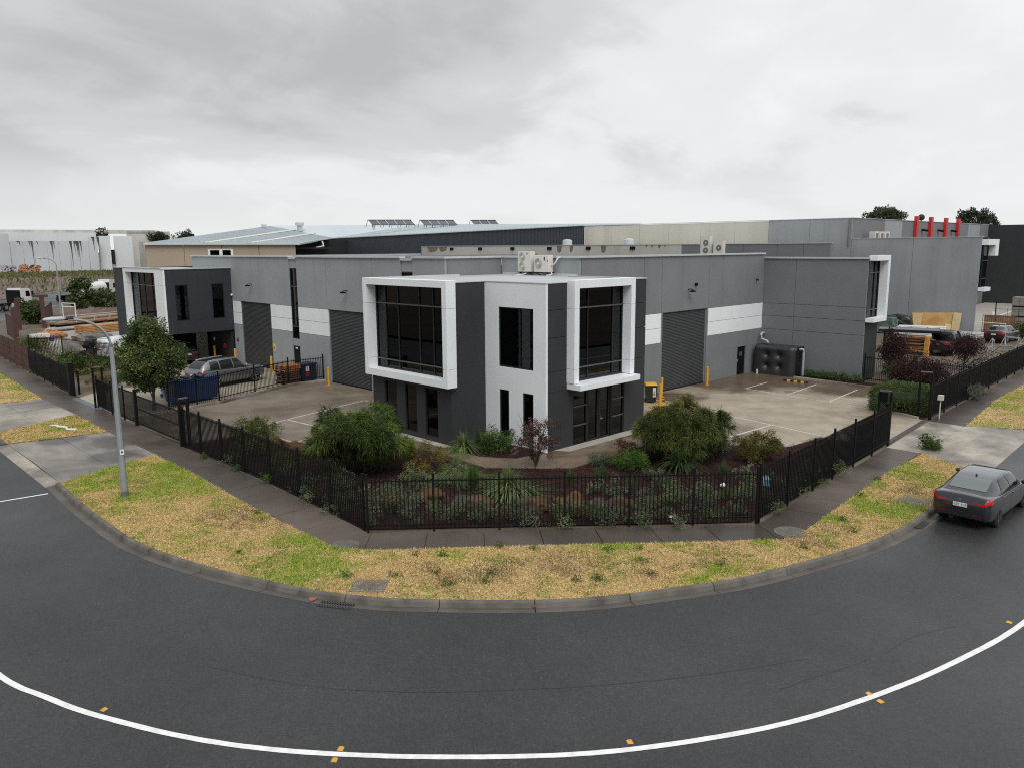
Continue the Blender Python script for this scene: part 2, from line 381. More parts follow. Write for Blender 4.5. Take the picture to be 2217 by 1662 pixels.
struct('far_road', MB().sheet(far_road+[(58, 212), (33, 167), (16.5, 135), (10, 122), (2, 112), (0.5, 100), (11.5, 101)], ZR-0.006), M_ASPH)
# land across the street from the corner (seen in the glass only) and the paddock beyond the far road
opp = [(-2.6, 100), (-2.7, 60), (-2.8, 30), (-2.2, 15), (0.1, 7.6), (4.7, 2.0), (13.8, -2.6), (25, -3.8), (44, -0.4), (90, 2), (140, 3.4)]
struct('opposite_verge', MB().sheet(opp+[(140, -60), (-60, -60), (-60, 100)], 0.0), mat('dry_field', (0.045, 0.036, 0.026), 0.95, var=0.35, vscale=0.25, fine=0.3, fscale=3))
struct('paddock', MB().sheet([(-40, 122), (10, 122.5), (16.3, 135.3), (32.7, 167.4), (57.7, 212.5), (82, 260), (130, 420), (-40, 420)], ZR-0.012), M_DIRT)
# street-side land under yards, walls and beds
struct('block_land', MB().sheet([(8.45, 54.75), (9.2, 75), (11, 101), (14, 92.2), (24.1, 117.4), (29.1, 128.6), (45.1, 159.9), (70, 204.8), (150, 330), (400, 330), (400, 20), (92, 12.2), (44.65, 9.56)]+KERB[::-1], -0.075), M_SOIL)

def sweep(mb, path, prof):
    """closed profile [(offset, z)] swept along a ground polyline"""
    rows = [offset(path, d) for d, z in prof]; n = len(prof); k = len(path)
    vs = [(rows[j][i][0], rows[j][i][1], prof[j][1]) for i in range(k) for j in range(n)]
    fs = [(i*n+j, i*n+(j+1) % n, (i+1)*n+(j+1) % n, (i+1)*n+j) for i in range(k-1) for j in range(n)]
    fs += [tuple(range(n-1, -1, -1)), tuple((k-1)*n+j for j in range(n))]
    return mb.add(vs, [f[::-1] for f in fs])
kerb_root = thing('kerb', 'kerb', 'kerb'); del kerb_root['category']; del kerb_root['label']; kerb_root['kind'] = 'structure'
def kerb_run(line, step=2.45):
    q = resample(line, 0.05); L = len(q); n = max(1, round(L*0.05/step))
    for k in range(n):
        a = int(k*(L-1)/n); b = int((k+1)*(L-1)/n); seg = q[a:b+1]; g = 0.011
        seg = seg[::5]+[seg[-1]] if (len(seg)-1) % 5 else seg[::5]
        d0 = (Vector(seg[1])-Vector(seg[0])).normalized(); d1 = (Vector(seg[-1])-Vector(seg[-2])).normalized()
        seg[0] = tuple(Vector(seg[0])+d0*g); seg[-1] = tuple(Vector(seg[-1])-d1*g)
        part('kerb_section', sweep(MB(), seg, [(0, 0.02), (0.025, 0.035), (0.12, 0.03), (0.15, 0.0), (0.19, -0.12), (0.19, -0.25), (0, -0.25)]), M_KERB, kerb_root)
        part('gutter_section', sweep(MB(), seg, [(0.192, -0.125), (0.5, ZR+0.006), (0.5, -0.25), (0.192, -0.25)]), M_GUT, kerb_root)
kerb_run(KERB); kerb_run(KERB_ISL); kerb_run(KERB_FAR); kerb_run(KERB_EAST[:2])

# crossovers and footpath, cast bay by bay
def slab_set(root, quads, m, z=0.0, name='slab', gap=0.012):
    for q in quads:
        c = Vector((sum(p[0] for p in q)/len(q), sum(p[1] for p in q)/len(q))); sh = []
        for p in q:
            d = Vector(p)-c; sh.append(tuple(c+d*(1-gap/max(d.length, 0.1)*1.4)))
        part(name, MB().prism(sh, -0.09, z+random.uniform(-0.004, 0.004)), m, root)
def quads_between(A, B, n):
    a = resample(A, 1e9) if False else A
    def at(P, t):
        L = [0]
        for p, q in zip(P, P[1:]): L.append(L[-1]+math.dist(p, q))
        s = t*L[-1]
        for i in range(len(P)-1):
            if s <= L[i+1]+1e-9:
                u = (s-L[i])/(L[i+1]-L[i]); return (P[i][0]+(P[i+1][0]-P[i][0])*u, P[i][1]+(P[i+1][1]-P[i][1])*u)
        return P[-1]
    return [[at(A, k/n), at(A, (k+1)/n), at(B, (k+1)/n), at(B, k/n)] for k in range(n)]
def struct_root(name):
    o = bpy.data.objects.new(name, None); COL.objects.link(o); o['kind'] = 'structure'; return o
fp = struct_root('footpath')
slab_set(fp, quads_between([(12.2, 20.4), (12.26, 22.99), (12.29, 26.06), (12.57, 31.08), (12.66, 35.8)], [(13.66, 20.4), (13.9, 24.0), (14.1, 28), (14.15, 32), (14.1, 35.8)], 8), M_PATH)
slab_set(fp, quads_between([(12.66, 35.8), (12.69, 42.0), (12.87, 47.98), (12.93, 54.35)], [(14.1, 35.8), (14.3, 42), (14.3, 48), (14.6, 54.4)], 8), M_PATH)
slab_set(fp, quads_between([(12.93, 54.35), (13.37, 62.9), (13.9, 75), (15.0, 92)], [(14.6, 54.4), (15.0, 62.9), (15.7, 75), (16.8, 92)], 16), M_PATH)
slab_set(fp, quads_between([(12.7, 19.44), (16.58, 16.11), (20.48, 12.59), (22.35, 10.95)], [(13.75, 20.52), (17.3, 17.4), (20.6, 14.45), (23.15, 12.15)], 7), M_PATH)
slab_set(fp, [[(12.2, 20.4), (12.7, 19.44), (13.64, 20.4)], [(22.35, 10.95), (23.8, 10.78), (23.35, 12.15), (23.15, 12.15)]], M_PATH)
slab_set(fp, quads_between([(23.8, 10.78), (27.19, 11.05), (32.49, 11.45), (36.4, 11.54)], [(23.35, 12.15), (28, 12.45), (33, 12.75), (36.4, 13.0)], 7), M_PATH)
slab_set(fp, quads_between([(36.4, 11.54), (43.51, 11.85)], [(36.4, 13.0), (43.6, 13.55)], 2), M_DRIVE)
slab_set(fp, quads_between([(43.51, 11.85), (52.15, 12.75), (59.6, 12.98), (90, 14.5)], [(43.6, 13.55), (52.15, 13.95), (60, 14.25), (90, 15.9)], 26), M_PATH)
dl = struct_root('driveway')
slab_set(dl, [[(8.3, 34.0), (8.42, 38.4), (10.55, 39.0), (10.5, 34.9)], [(10.5, 34.9), (10.55, 39.0), (12.68, 39.0), (12.66, 35.8)],
              [(8.42, 38.4), (8.45, 42.75), (10.6, 42.3), (10.55, 39.0)], [(10.55, 39.0), (10.6, 42.3), (12.69, 42.0), (12.68, 39.0)]], M_DRIVEL, 0.002)
slab_set(dl, [[(8.5, 45.75), (8.6, 50.2), (10.8, 51.0), (10.75, 46.9)], [(10.75, 46.9), (10.8, 51.0), (12.9, 51.2), (12.87, 47.98)],
              [(8.6, 50.2), (8.75, 54.75), (10.8, 54.6), (10.8, 51.0)], [(10.8, 51.0), (10.8, 54.6), (12.93, 54.35), (12.9, 51.2)]], M_DRIVE, 0.002)
slab_set(dl, [[(35.1, 9.08), (40.0, 9.3), (40.0, 10.6), (35.8, 10.4)], [(40.0, 9.3), (44.65, 9.56), (44.2, 10.8), (40.0, 10.6)],
              [(35.8, 10.4), (40.0, 10.6), (40.0, 11.68), (36.4, 11.54)], [(40.0, 10.6), (44.2, 10.8), (43.51, 11.85), (40.0, 11.68)]], M_DRIVE, 0.002)
for line in ([(8.45, 42.75), (8.3, 34.0)], [(8.75, 54.75), (8.5, 45.75)], [(35.06, 9.08), (44.65, 9.56)]):
    part('layback', sweep(MB(), line, [(0, -0.004), (0.5, ZR+0.008), (0.5, -0.25), (0, -0.25)]), M_DRIVE, dl)

# yards
LOT_L = [(14.3, 36.7), (17.95, 36.5), (18.05, 32.75), (22.8, 33.5), (28.6, 34.5), (28.6, 47.5), (25.9, 47.65), (22.9, 46.4), (20.0, 45.15), (14.3, 43.9)]
LOT_63 = [(14.3, 44.0), (18.2, 44.9), (22.9, 46.5), (25.9, 47.75), (28.6, 47.6), (28.6, 61), (34, 61), (34, 72), (21.4, 70), (18.8, 57.5), (14.6, 53.2)]
LOT_R = [(36.6, 13.2), (43.6, 13.7), (44.3, 15.9), (47.8, 17.9), (51.0, 18.9), (51.5, 25), (53.4, 25.4), (53.4, 28.4), (32.2, 28.4), (32.2, 21.0), (29.4, 21.1), (33.7, 16.4), (36.3, 16.15)]
yl = struct_root('yard_slab')
def cut(poly, a, b):
    """part of a polygon on the left of the directed line a-b"""
    d = Vector(b)-Vector(a); nrm = Vector((-d.y, d.x)).normalized(); out = []
    for i in range(len(poly)):
        p, q = Vector(poly[i]), Vector(poly[(i+1) % len(poly)]); sp, sq = (p-Vector(a)).dot(nrm), (q-Vector(a)).dot(nrm)
        if sp >= 0: out.append(tuple(p))
        if sp*sq < 0: out.append(tuple(p+(q-p)*(sp/(sp-sq))))
    return out
def yard(poly, cuts, m, z):
    cells = [poly]
    for a, b in cuts:
        nrm = Vector((-(b[1]-a[1]), b[0]-a[0])).normalized()*0.006; new = []
        for c in cells:
            for A, B in (((a[0]+nrm.x, a[1]+nrm.y), (b[0]+nrm.x, b[1]+nrm.y)), ((b[0]-nrm.x, b[1]-nrm.y), (a[0]-nrm.x, a[1]-nrm.y))):
                k = cut(c, A, B)
                if len(k) > 2: new.append(k)
        cells = new
    for c in cells: part('slab', MB().prism(c, -0.06, z), m, yl)
yard(LOT_L, [((23.3, 30), (23.3, 50)), ((10, 41.0), (30, 42.2))], M_LOTL, 0.0)
yard(LOT_63, [((20, 40), (20, 80)), ((24.5, 40), (24.5, 80)), ((10, 55), (40, 55)), ((10, 62), (40, 62))], wet_concrete('yard_concrete_tan', (0.34, 0.30, 0.235), (0.2, 0.165, 0.125), scale=0.15, lo=0.45, hi=0.7, seed=2.2), 0.002)
yard(LOT_R, [((38.5, 10), (38.5, 30)), ((45.0, 10), (45.0, 30)), ((30, 20.6), (55, 20.9))], M_LOTR, 0.0)
bp = struct_root('building_path')
BPATH = [(21.2, 33.0), (21.3, 29.35), (21.65, 26.65), (21.5, 24.4), (21.47, 23.57), (22.52, 22.41), (23.97, 20.92), (25.99, 20.97), (28.16, 21.06), (32.2, 21.1), (32.2, 23.36), (24.95, 23.36), (23.38, 23.65), (22.85, 24.35), (22.46, 25.05), (22.55, 26.9), (22.82, 27.25), (22.82, 33.3)]
M_BP = wet_concrete('entry_path', (0.225, 0.18, 0.13), (0.115, 0.082, 0.055), scale=0.3, lo=0.35, hi=0.62, seed=4.4)
part('slab', MB().prism(BPATH, -0.08, 0.012), M_BP, bp)
M_DRY = mat('dry_concrete', (0.36, 0.34, 0.30), 0.8, var=0.12, vscale=1.5, fine=0.1)
part('dry_strip', MB().prism([(22.36, 33.3), (22.36, 27.5), (22.5, 27.1), (22.83, 27.15), (22.83, 33.3)], 0.0, 0.017), M_DRY, bp)
part('dry_strip', MB().prism([(25.9, 22.75), (30.8, 22.75), (31.5, 23.0), (31.5, 23.37), (25.5, 23.37)], 0.0, 0.017), M_DRY, bp)
# kerbs inside the block
yk = struct_root('yard_kerb')
part('kerb_section', sweep(MB(), [(14.6, 44.15), (18.19, 45.0), (20.02, 45.23), (22.91, 46.47), (25.93, 47.70), (28.5, 47.55)], [(0, 0), (0, 0.14), (0.2, 0.14), (0.2, 0)]), M_DRIVE, yk)
part('kerb_section', sweep(MB(), [(18.0, 36.5), (18.1, 32.8), (22.0, 33.35)], [(0, -0.1), (0, 0.03), (0.14, 0.03), (0.14, -0.1)]), M_DRIVE, yk)
part('kerb_section', sweep(MB(), [(51.75, 24.9), (51.3, 19.0), (47.8, 17.85), (44.5, 16.0), (43.75, 14.1)], [(0, -0.05), (0, 0.12), (0.15, 0.12), (0.15, -0.05)]), M_DRIVE, yk)
part('kerb_section', sweep(MB(), [(33.3, 16.6), (33.75, 16.35), (36.35, 16.08), (36.6, 13.5)], [(0, 0.012), (0.14, 0.012), (0.16, -0.3), (0, -0.3)]), M_DRIVE, yk)
# trench drains at the two gates
part('trench_drain', MB().box(14.15, 48.4, 0.0, 14.55, 53.3, 0.006), mat('drain_steel', (0.14, 0.17, 0.19), 0.5, metal=0.4), yk)
part('trench_drain', MB().beam((37.1, 13.3, 0.0), (43.6, 13.78, 0.0), 0.18, 0.016), mat('drain_dark', (0.05, 0.05, 0.05), 0.6), yk)

# ------------------------------------------------------------------ painted lines
def stripe(path, w, z, m, name='painted_line', root=None, jag=0.0):
    q = resample(path, 0.25) if jag else path; a = offset(q, -w/2); b = offset(q, w/2); vs = []; fs = []
    for i in range(len(q)):
        ja, jb = random.uniform(-jag, jag), random.uniform(-jag, jag)
        d = (Vector(a[i])-Vector(b[i])).normalized(); vs += [(a[i][0]+d.x*ja, a[i][1]+d.y*ja, z), (b[i][0]+d.x*jb, b[i][1]+d.y*jb, z)]
    fs = [(2*i, 2*i+1, 2*i+3, 2*i+2) for i in range(len(q)-1)]
    return part(name, MB().add(vs, fs), m, root)
rl = struct_root('road_marking')
CENTRE = curve([(2.7, 40), (2.62, 30), (2.72, 23.5), (3.14, 19.22), (3.62, 17.53), (4.1, 16.19), (5.1, 14.14), (6.15, 12.53), (7.55, 10.87), (9.09, 9.32), (10.31, 8.27), (11.79, 7.27), (13.53, 6.31), (15.55, 5.53), (18.05, 4.82), (21.55, 4.17), (27, 3.9), (36, 4.2), (60, 5.4)], 0.3)
stripe(CENTRE, 0.135, ZR+0.005, M_WHITEL, root=rl, jag=0.004)
stripe([(4.6, 33.45), (7.66, 33.06)], 0.11, ZR+0.005, M_WHITEL, root=rl, jag=0.004)
M_TAR = mat('tar_seam', (0.022, 0.022, 0.023), 0.5)
for path in (curve([(6.6, 16.2), (7.32, 14.71), (8.06, 13.53), (9.29, 12.12), (10.42, 11.08), (11.99, 9.76), (13.91, 8.43), (16.19, 7.11)], 0.2), [(14.6, 6.95), (15.4, 6.72), (16.4, 6.35), (17.1, 6.15)], [(17.6, 6.0), (18.9, 5.85), (20.2, 5.3)]):
    stripe(resample(path, 0.2), 0.03, ZR+0.003, M_TAR, 'tar_seam', rl, jag=0.012)
ym = struct_root('yard_marking')
for a, b, w in (((18.26, 37.52), (26.37, 39.61), 0.09), ((26.37, 39.61), (26.34, 38.0), 0.09), ((20.41, 38.1), (20.75, 34.0), 0.09), ((23.29, 38.79), (23.4, 36.4), 0.09), ((18.3, 33.22), (19.7, 33.6), 0.1),
                ((45.62, 25.19), (48.8, 25.36), 0.09), ((45.65, 25.3), (44.63, 16.92), 0.09), ((45.19, 22.27), (50.29, 22.64), 0.09), ((44.79, 19.46), (50.13, 19.91), 0.09),
                ((37.57, 21.49), (36.53, 16.14), 0.1), ((37.04, 18.92), (33.4, 19.1), 0.1), ((19.0, 50.2), (23.6, 50.2), 0.08), ((23.5, 49.0), (26.8, 49.2), 0.08)):
    stripe([a, b], w, 0.006, M_FADED, root=ym, jag=0.006)
for a, b in (((37.7, 27.2), (35.3, 24.6)), ((37.63, 26.4), (35.86, 24.3)), ((38.2, 26.45), (36.7, 24.7)), ((38.7, 26.55), (38.2, 24.3)), ((39.1, 26.9), (37.6, 27.3))):
    stripe([a, b], 0.16, 0.006, M_YEL, root=ym, jag=0.008)

# ------------------------------------------------------------------ building materials
M_GL = mat('grey_paint_light', (0.285, 0.305, 0.318), 0.7, var=0.06, vscale=0.5, fine=0.03, fscale=12, streak=0.22, streak_col=(0.15, 0.155, 0.155), sscale=1.1)
M_GM = mat('grey_paint_mid', (0.178, 0.188, 0.197), 0.7, var=0.06, vscale=0.5, fine=0.03, fscale=12, streak=0.25, streak_col=(0.105, 0.108, 0.11), sscale=1.0)
M_GN = mat('grey_paint_side', (0.165, 0.176, 0.184), 0.7, var=0.06, vscale=0.4, fine=0.03, fscale=12, streak=0.15, streak_col=(0.115, 0.118, 0.12), sscale=0.8)
M_CH = mat('charcoal_paint', (0.034, 0.0355, 0.038), 0.65, spec=0.3, var=0.07, vscale=0.8, fine=0.04, fscale=14)
M_CHB = mat('charcoal_blue_cladding', (0.030, 0.034, 0.041), 0.55, spec=0.35, var=0.06, vscale=0.8)
M_WH = mat('white_cladding', (0.80, 0.83, 0.85), 0.38, var=0.025, vscale=0.8, streak=0.10, streak_col=(0.5, 0.5, 0.48), sscale=1.6)
M_WHR = mat('white_render', (0.76, 0.785, 0.80), 0.7, var=0.03, vscale=0.6, streak=0.10, streak_col=(0.5, 0.5, 0.49), sscale=1.2)
M_CAP = mat('parapet_metal', (0.52, 0.54, 0.55), 0.45, metal=0.2, var=0.06, vscale=0.7)
M_ROOF = mat('roof_metal', (0.46, 0.485, 0.50), 0.45, metal=0.15, var=0.08, vscale=0.3)
M_DOOR = mat('roller_door_steel', (0.05, 0.052, 0.055), 0.5, spec=0.3, var=0.06, vscale=0.8)
M_FRAME = mat('window_frame', (0.018, 0.019, 0.02), 0.5, spec=0.3)
M_FRAMEL = mat('window_rail', (0.085, 0.08, 0.075), 0.4)
M_PANE = glass('tinted_glass')
M_PANEC = glass('clear_grey_glass', (0.30, 0.32, 0.33))
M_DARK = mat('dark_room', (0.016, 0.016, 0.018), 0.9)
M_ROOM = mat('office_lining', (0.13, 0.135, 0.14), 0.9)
M_CREAM = mat('cream_precast', (0.58, 0.55, 0.47), 0.8, var=0.05, vscale=0.2, streak=0.35, streak_col=(0.25, 0.22, 0.16), sscale=0.25)
M_OFFW = mat('offwhite_precast', (0.50, 0.49, 0.45), 0.8, var=0.08, vscale=0.25, streak=0.5, streak_col=(0.2, 0.18, 0.14), sscale=0.22)
M_BLUEC = mat('navy_sheet_cladding', (0.050, 0.058, 0.072), 0.5, var=0.04, vscale=0.2)
M_STEEL = mat('galvanised', (0.32, 0.35, 0.37), 0.5, metal=0.35, var=0.1, vscale=2)

def wbox(axis, pos, thick, u0, u1, z0, z1):
    """box lying on a wall plane: axis 'x' is a wall facing -X at x=pos, 'y' one facing -Y at y=pos"""
    return (pos, u0, z0, pos+thick, u1, z1) if axis == 'x' else (u0, pos, z0, u1, pos+thick, z1)
def panels(th, axis, pos, thick, us, zs, pick, gap=0.012, name='wall_panel', bev=0.0):
    for a, b in zip(us, us[1:]):
        for c, d in zip(zs, zs[1:]):
            mm = pick((a+b)/2, (c+d)/2)
            if mm is None: continue
            p = part(name, MB().box(*wbox(axis, pos, thick, min(a, b)+gap, max(a, b)-gap, c+(gap if c > 0.02 else 0), d-gap)), mm, th)
def window(th, axis, pos, u0, u1, z0, z1, mull=(), tran=(), fw=0.055, depth=0.10, pane=None, rail=None, name='window', thin=0.03):
    """aluminium frame with a pane in every light"""
    mb = MB(); u0, u1 = min(u0, u1), max(u0, u1)
    B = lambda a, b, c, d, t0=0.0, t1=depth: mb.box(*wbox(axis, pos+t0, t1-t0, a, b, c, d))
    B(u0, u0+fw, z0, z1); B(u1-fw, u1, z0, z1); B(u0+fw, u1-fw, z0, z0+fw); B(u0+fw, u1-fw, z1-fw, z1)
    for q in mull: B(q-thin, q+thin, z0+fw, z1-fw, 0.012, depth-0.01)
    f = part(name, mb, M_FRAME, th)
    if tran:
        for q in tran: part('transom', MB().box(*wbox(axis, pos-0.01, depth*0.5, u0+fw, u1-fw, q-0.03, q+0.03)), rail or M_FRAMEL, f)
    us = [u0]+sorted(mull)+[u1]; zs = [z0]+sorted(tran)+[z1]
    for a, b in zip(us, us[1:]):
        for c, d in zip(zs, zs[1:]):
            part('pane', MB().box(*wbox(axis, pos+depth*0.5+0.012, 0.008, a+0.02, b-0.02, c+0.02, d-0.02)), pane or M_PANE, f)
    return f
def roller(th, axis, pos, u0, u1, z1, name='roller_door'):
    """curtain of curved slats in side guides under a drum hood"""
    mb = MB(); n = int(z1/0.095); h = (z1-0.04)/n; pr = [(0.0, 0.0), (0.25, 0.022), (0.55, 0.03), (0.85, 0.018), (1.0, 0.0)]
    rows = []
    for k in range(n):
        for t, d in pr[:-1]: rows.append((0.03+(k+t)*h, d))
    rows.append((0.03+n*h, 0.0)); vs = []
    for z, d in rows:
        for u in (u0+0.07, u1-0.07): vs.append((pos+0.06-d, u, z) if axis == 'x' else (u, pos+0.06-d, z))
    mb.add(vs, [(2*i, 2*i+1, 2*i+3, 2*i+2) for i in range(len(rows)-1)])
    d = part(name, mb, M_DOOR, th)
    for a, b in ((u0, u0+0.09), (u1-0.09, u1)): part('guide_rail', MB().box(*wbox(axis, pos+0.005, 0.12, a, b, 0.0, z1)), M_GM, d)
    part('bottom_rail', MB().box(*wbox(axis, pos+0.01, 0.06, u0+0.1, u1-0.1, 0.012, 0.09)), M_FRAME, d)
    return d
def floodlight(th, axis, pos, u, z):
    sgn = -1
    P = (lambda d, du, dz: (pos+sgn*d, u+du, z+dz)) if axis == 'x' else (lambda d, du, dz: (u+du, pos+sgn*d, z+dz))
    f = part('floodlight', MB().tube([P(0.0, 0, 0.1), P(0.22, 0, 0.14), P(0.42, 0, 0.05)], 0.035, 6), M_FRAME, th)
    part('lamp_head', MB().beam(P(0.34, -0.16, 0.0), P(0.34, 0.16, 0.0), 0.26, 0.09), M_BLACK, f)

# ------------------------------------------------------------------ corner building (office block in front of its warehouse)
cb = thing('corner_building', 'corner warehouse with charcoal front office, two big white framed windows and white wall between them', 'building', (28.6, 28.4, 0))
ZC = 8.40
# -- warehouse, street face on the left
def pickL(u, z):
    if 42.0 < u < 46.9 and z < 4.94: return None
    if 37.46 < u < 38.62 and z < 7.6: return None
    if 3.1 < z < 4.94: return M_WH
    return M_GL
panels(cb, 'x', 28.6, 0.16, [34.5, 37.46, 38.62, 41.6, 42.0, 46.9, 50.85], [0, 3.1, 4.02, 4.94, 7.6, ZC], lambda u, z: None if z > 4.94 or (42.0 < u < 46.9) else pickL(u, z))
panels(cb, 'x', 28.6, 0.16, [34.5, 37.46], [4.94, ZC], lambda u, z: M_GL); panels(cb, 'x', 28.68, 0.1, [37.46, 38.62], [7.6, ZC-0.14], lambda u, z: M_GL)
panels(cb, 'x', 28.6, 0.16, [38.62, 41.6, 46.97, 50.85], [4.94, ZC], lambda u, z: M_GL)
window(cb, 'x', 28.68, 37.46, 38.62, 0.2, 7.6, (), (2.6, 6.3))
roller(cb, 'x', 28.66, 42.0, 46.9, 4.94)
floodlight(cb, 'x', 28.6, 44.42, 6.17)
# -- step in the warehouse wall behind the office
panels(cb, 'y', 34.5, 0.16, [28.78, 33.0], [7.3, ZC], lambda u, z: M_GM)
panels(cb, 'x', 33.0, 0.16, [28.4, 34.48], [7.3, ZC], lambda u, z: M_GL)
# -- warehouse, right-hand face
panels(cb, 'y', 28.4, 0.16, [33.18, 38.9], [4.94, ZC], lambda u, z: M_GM)
panels(cb, 'y', 28.4, 0.16, [38.9, 40.75, 46.1, 47.75, 53.38], [4.94, ZC], lambda u, z: M_GM)
panels(cb, 'y', 28.4, 0.16, [32.2, 38.9, 40.75, 40.9, 45.95, 46.1, 53.38], [3.1, 4.02, 4.94],
       lambda u, z: None if 40.75 < u < 46.1 else (M_WH if u > 38.9 else M_GM))
panels(cb, 'y', 28.4, 0.16, [40.75, 40.9], [3.1, 4.94], lambda u, z: M_GM, 0.0); panels(cb, 'y', 28.4, 0.16, [45.95, 46.1], [3.1, 4.94], lambda u, z: M_GM, 0.0)
panels(cb, 'y', 28.4, 0.16, [32.2, 38.9, 40.9], [0, 3.1], lambda u, z: M_GM); panels(cb, 'y', 28.4, 0.16, [45.95, 48.9], [0, 3.1], lambda u, z: M_GM)
panels(cb, 'y', 28.4, 0.16, [48.9, 50.08, 51.22, 53.38], [0, 1.98, 3.1], lambda u, z: None if 50.08 < u < 51.22 and z < 1.98 else M_GM, 0.004)
roller(cb, 'y', 28.46, 40.9, 45.95, 4.94)
d = part('side_door', MB().box(50.1, 28.47, 0, 51.2, 28.53, 1.96), M_BLACK, cb)
part('handle', MB().box(50.18, 28.41, 0.92, 50.24, 28.47, 1.1), M_STEEL, d); part('notice', MB().box(50.5, 28.46, 1.3, 50.85, 28.469, 1.6), mat('notice', (0.09, 0.09, 0.095), 0.5), d)
floodlight(cb, 'y', 28.4, 43.64, 6.17)
part('wall_vent', MB().tube([(44.45, 28.4, 6.58), (44.45, 28.25, 6.56)], 0.10, 10), M_BLACK, cb)
part('camera', MB().tube([(52.33, 28.4, 6.65), (52.25, 28.2, 6.58)], 0.06, 8), M_FRAME, cb)
# -- parapet caps and warehouse roof
cp = MB(); cp.box(28.5, 38.62, ZC, 28.98, 50.84, ZC+0.1); cp.box(28.5, 34.4, ZC, 28.98, 37.46, ZC+0.1); cp.box(28.56, 37.47, ZC-0.14, 28.98, 38.61, ZC-0.05)
cp.box(28.985, 34.4, ZC, 33.38, 34.88, ZC+0.1); cp.box(32.9, 28.3, ZC, 33.38, 34.395, ZC+0.1); cp.box(33.385, 28.3, ZC, 53.35, 28.78, ZC+0.1)
part('parapet_cap', cp, M_CAP, cb)
part('roof', MB().prism([(28.8, 50.8), (28.8, 34.7), (33.2, 34.7), (33.2, 28.6), (53.3, 28.6), (53.3, 50.8)], 7.85, 7.95), M_ROOF, cb)
rr = MB()
for k in range(60): rr.box(33.3+k*0.33, 29.0, 7.95, 33.34+k*0.33, 50.7, 7.985)
part('roof_ribs', rr, M_ROOF, cb, stuff=True)
part('back_wall', MB().box(28.8, 50.84, 0, 53.3, 50.9, 8.4), M_GM, cb)
# -- office: left wing, window wall to the left street
xA, yA, xW, yB, xE = 22.82, 27.25, 24.95, 23.36, 32.2
def pickA(u, z):
    for a, b in ((28.22, 29.18), (29.81, 30.75), (31.39, 32.42)):
        if a < u < b and 0.22 < z < 2.56: return None
    return M_CH
panels(cb, 'x', xA, 0.14, [yA, 28.22, 29.18, 29.81, 30.75, 31.39, 32.42, 33.42], [0, 0.22, 2.56, 2.9], pickA, 0.0)
for a, b in ((28.22, 29.18), (29.81, 30.75), (31.39, 32.42)):
    window(cb, 'x', xA+0.02, a, b, 0.22, 2.56, (), ())
    bl = MB()
    for k in range(9): bl.beam((xA+0.26, a+0.06+k*0.105, 0.4+random.uniform(0, .05)), (xA+0.26, a+0.06+k*0.105, 2.5), 0.085, 0.006, (1, 0.35, 0))
    part('vertical_blind', bl, mat('blind_fabric', (0.42, 0.40, 0.37), 0.9), cb)
panels(cb, 'y', yA, 0.14, [xA+0.142, xW], [0, 7.44], lambda u, z: M_CH, 0.0)
part('corner_strip', MB().box(xA-0.002, yA-0.03, 0, xA+0.14, yA-0.002, 2.76), M_CH, cb)
part('end_wall', MB().box(xA+0.145, 33.28, 0, 28.6, 33.42, 7.44), M_CH, cb)
def frame_panels(axis, pos, depth, u0, u1, z0, z1, iu0, iu1, iz0, iz1, usplit, zsplit):
    g = 0.006
    def B(a, b, c, d): part('cladding_panel', MB().box(*wbox(axis, pos, depth, a+g, b-g, c+g, d-g)), M_WH, cb, bev=0.008)
    us = [iu0]+list(usplit)+[iu1]
    for a, b in zip(us, us[1:]): B(a, b, iz1, z1); B(a, b, z0, iz0) if iz0 > z0+0.05 else None
    zs = [z0]+list(zsplit)+[z1]
    for c, d in zip(zs, zs[1:]): B(u0, iu0, c, d); B(iu1, u1, c, d)
frame_panels('x', 22.38, 0.56, 26.95, 33.42, 2.76, 7.57, 27.28, 33.1, 3.12, 7.24, (29.35, 31.1), (3.6, 6.33))
window(cb, 'x', 22.93, 27.28, 33.1, 3.12, 7.24, (28.58, 29.62, 31.27, 32.3), (3.56, 6.34), thin=0.026)
# -- office: white wall
def pickW(u, z):
    if 24.11 < u < 26.32 and 3.59 < z < 6.33: return None
    for a, b in ((24.11, 24.78), (25.67, 26.30)):
        if a < u < b and 0.3 < z < 2.54: return None
    return M_WHR
panels(cb, 'x', xW, 0.14, [yB, 24.11, 24.78, 25.67, 26.30, 26.32, yA-0.002], [0, 0.3, 2.54, 3.59, 6.33, 7.44], pickW, 0.0)
window(cb, 'x', xW+0.03, 24.11, 26.32, 3.59, 6.33, (25.0,), (), depth=0.08)
part('room_partition', MB().box(25.6, 25.0, 3.2, 29, 25.12, 7.2), M_ROOM, cb)
for a, b in ((24.11, 24.78), (25.67, 26.30)): window(cb, 'x', xW+0.03, a, b, 0.3, 2.54, (), (), depth=0.08)
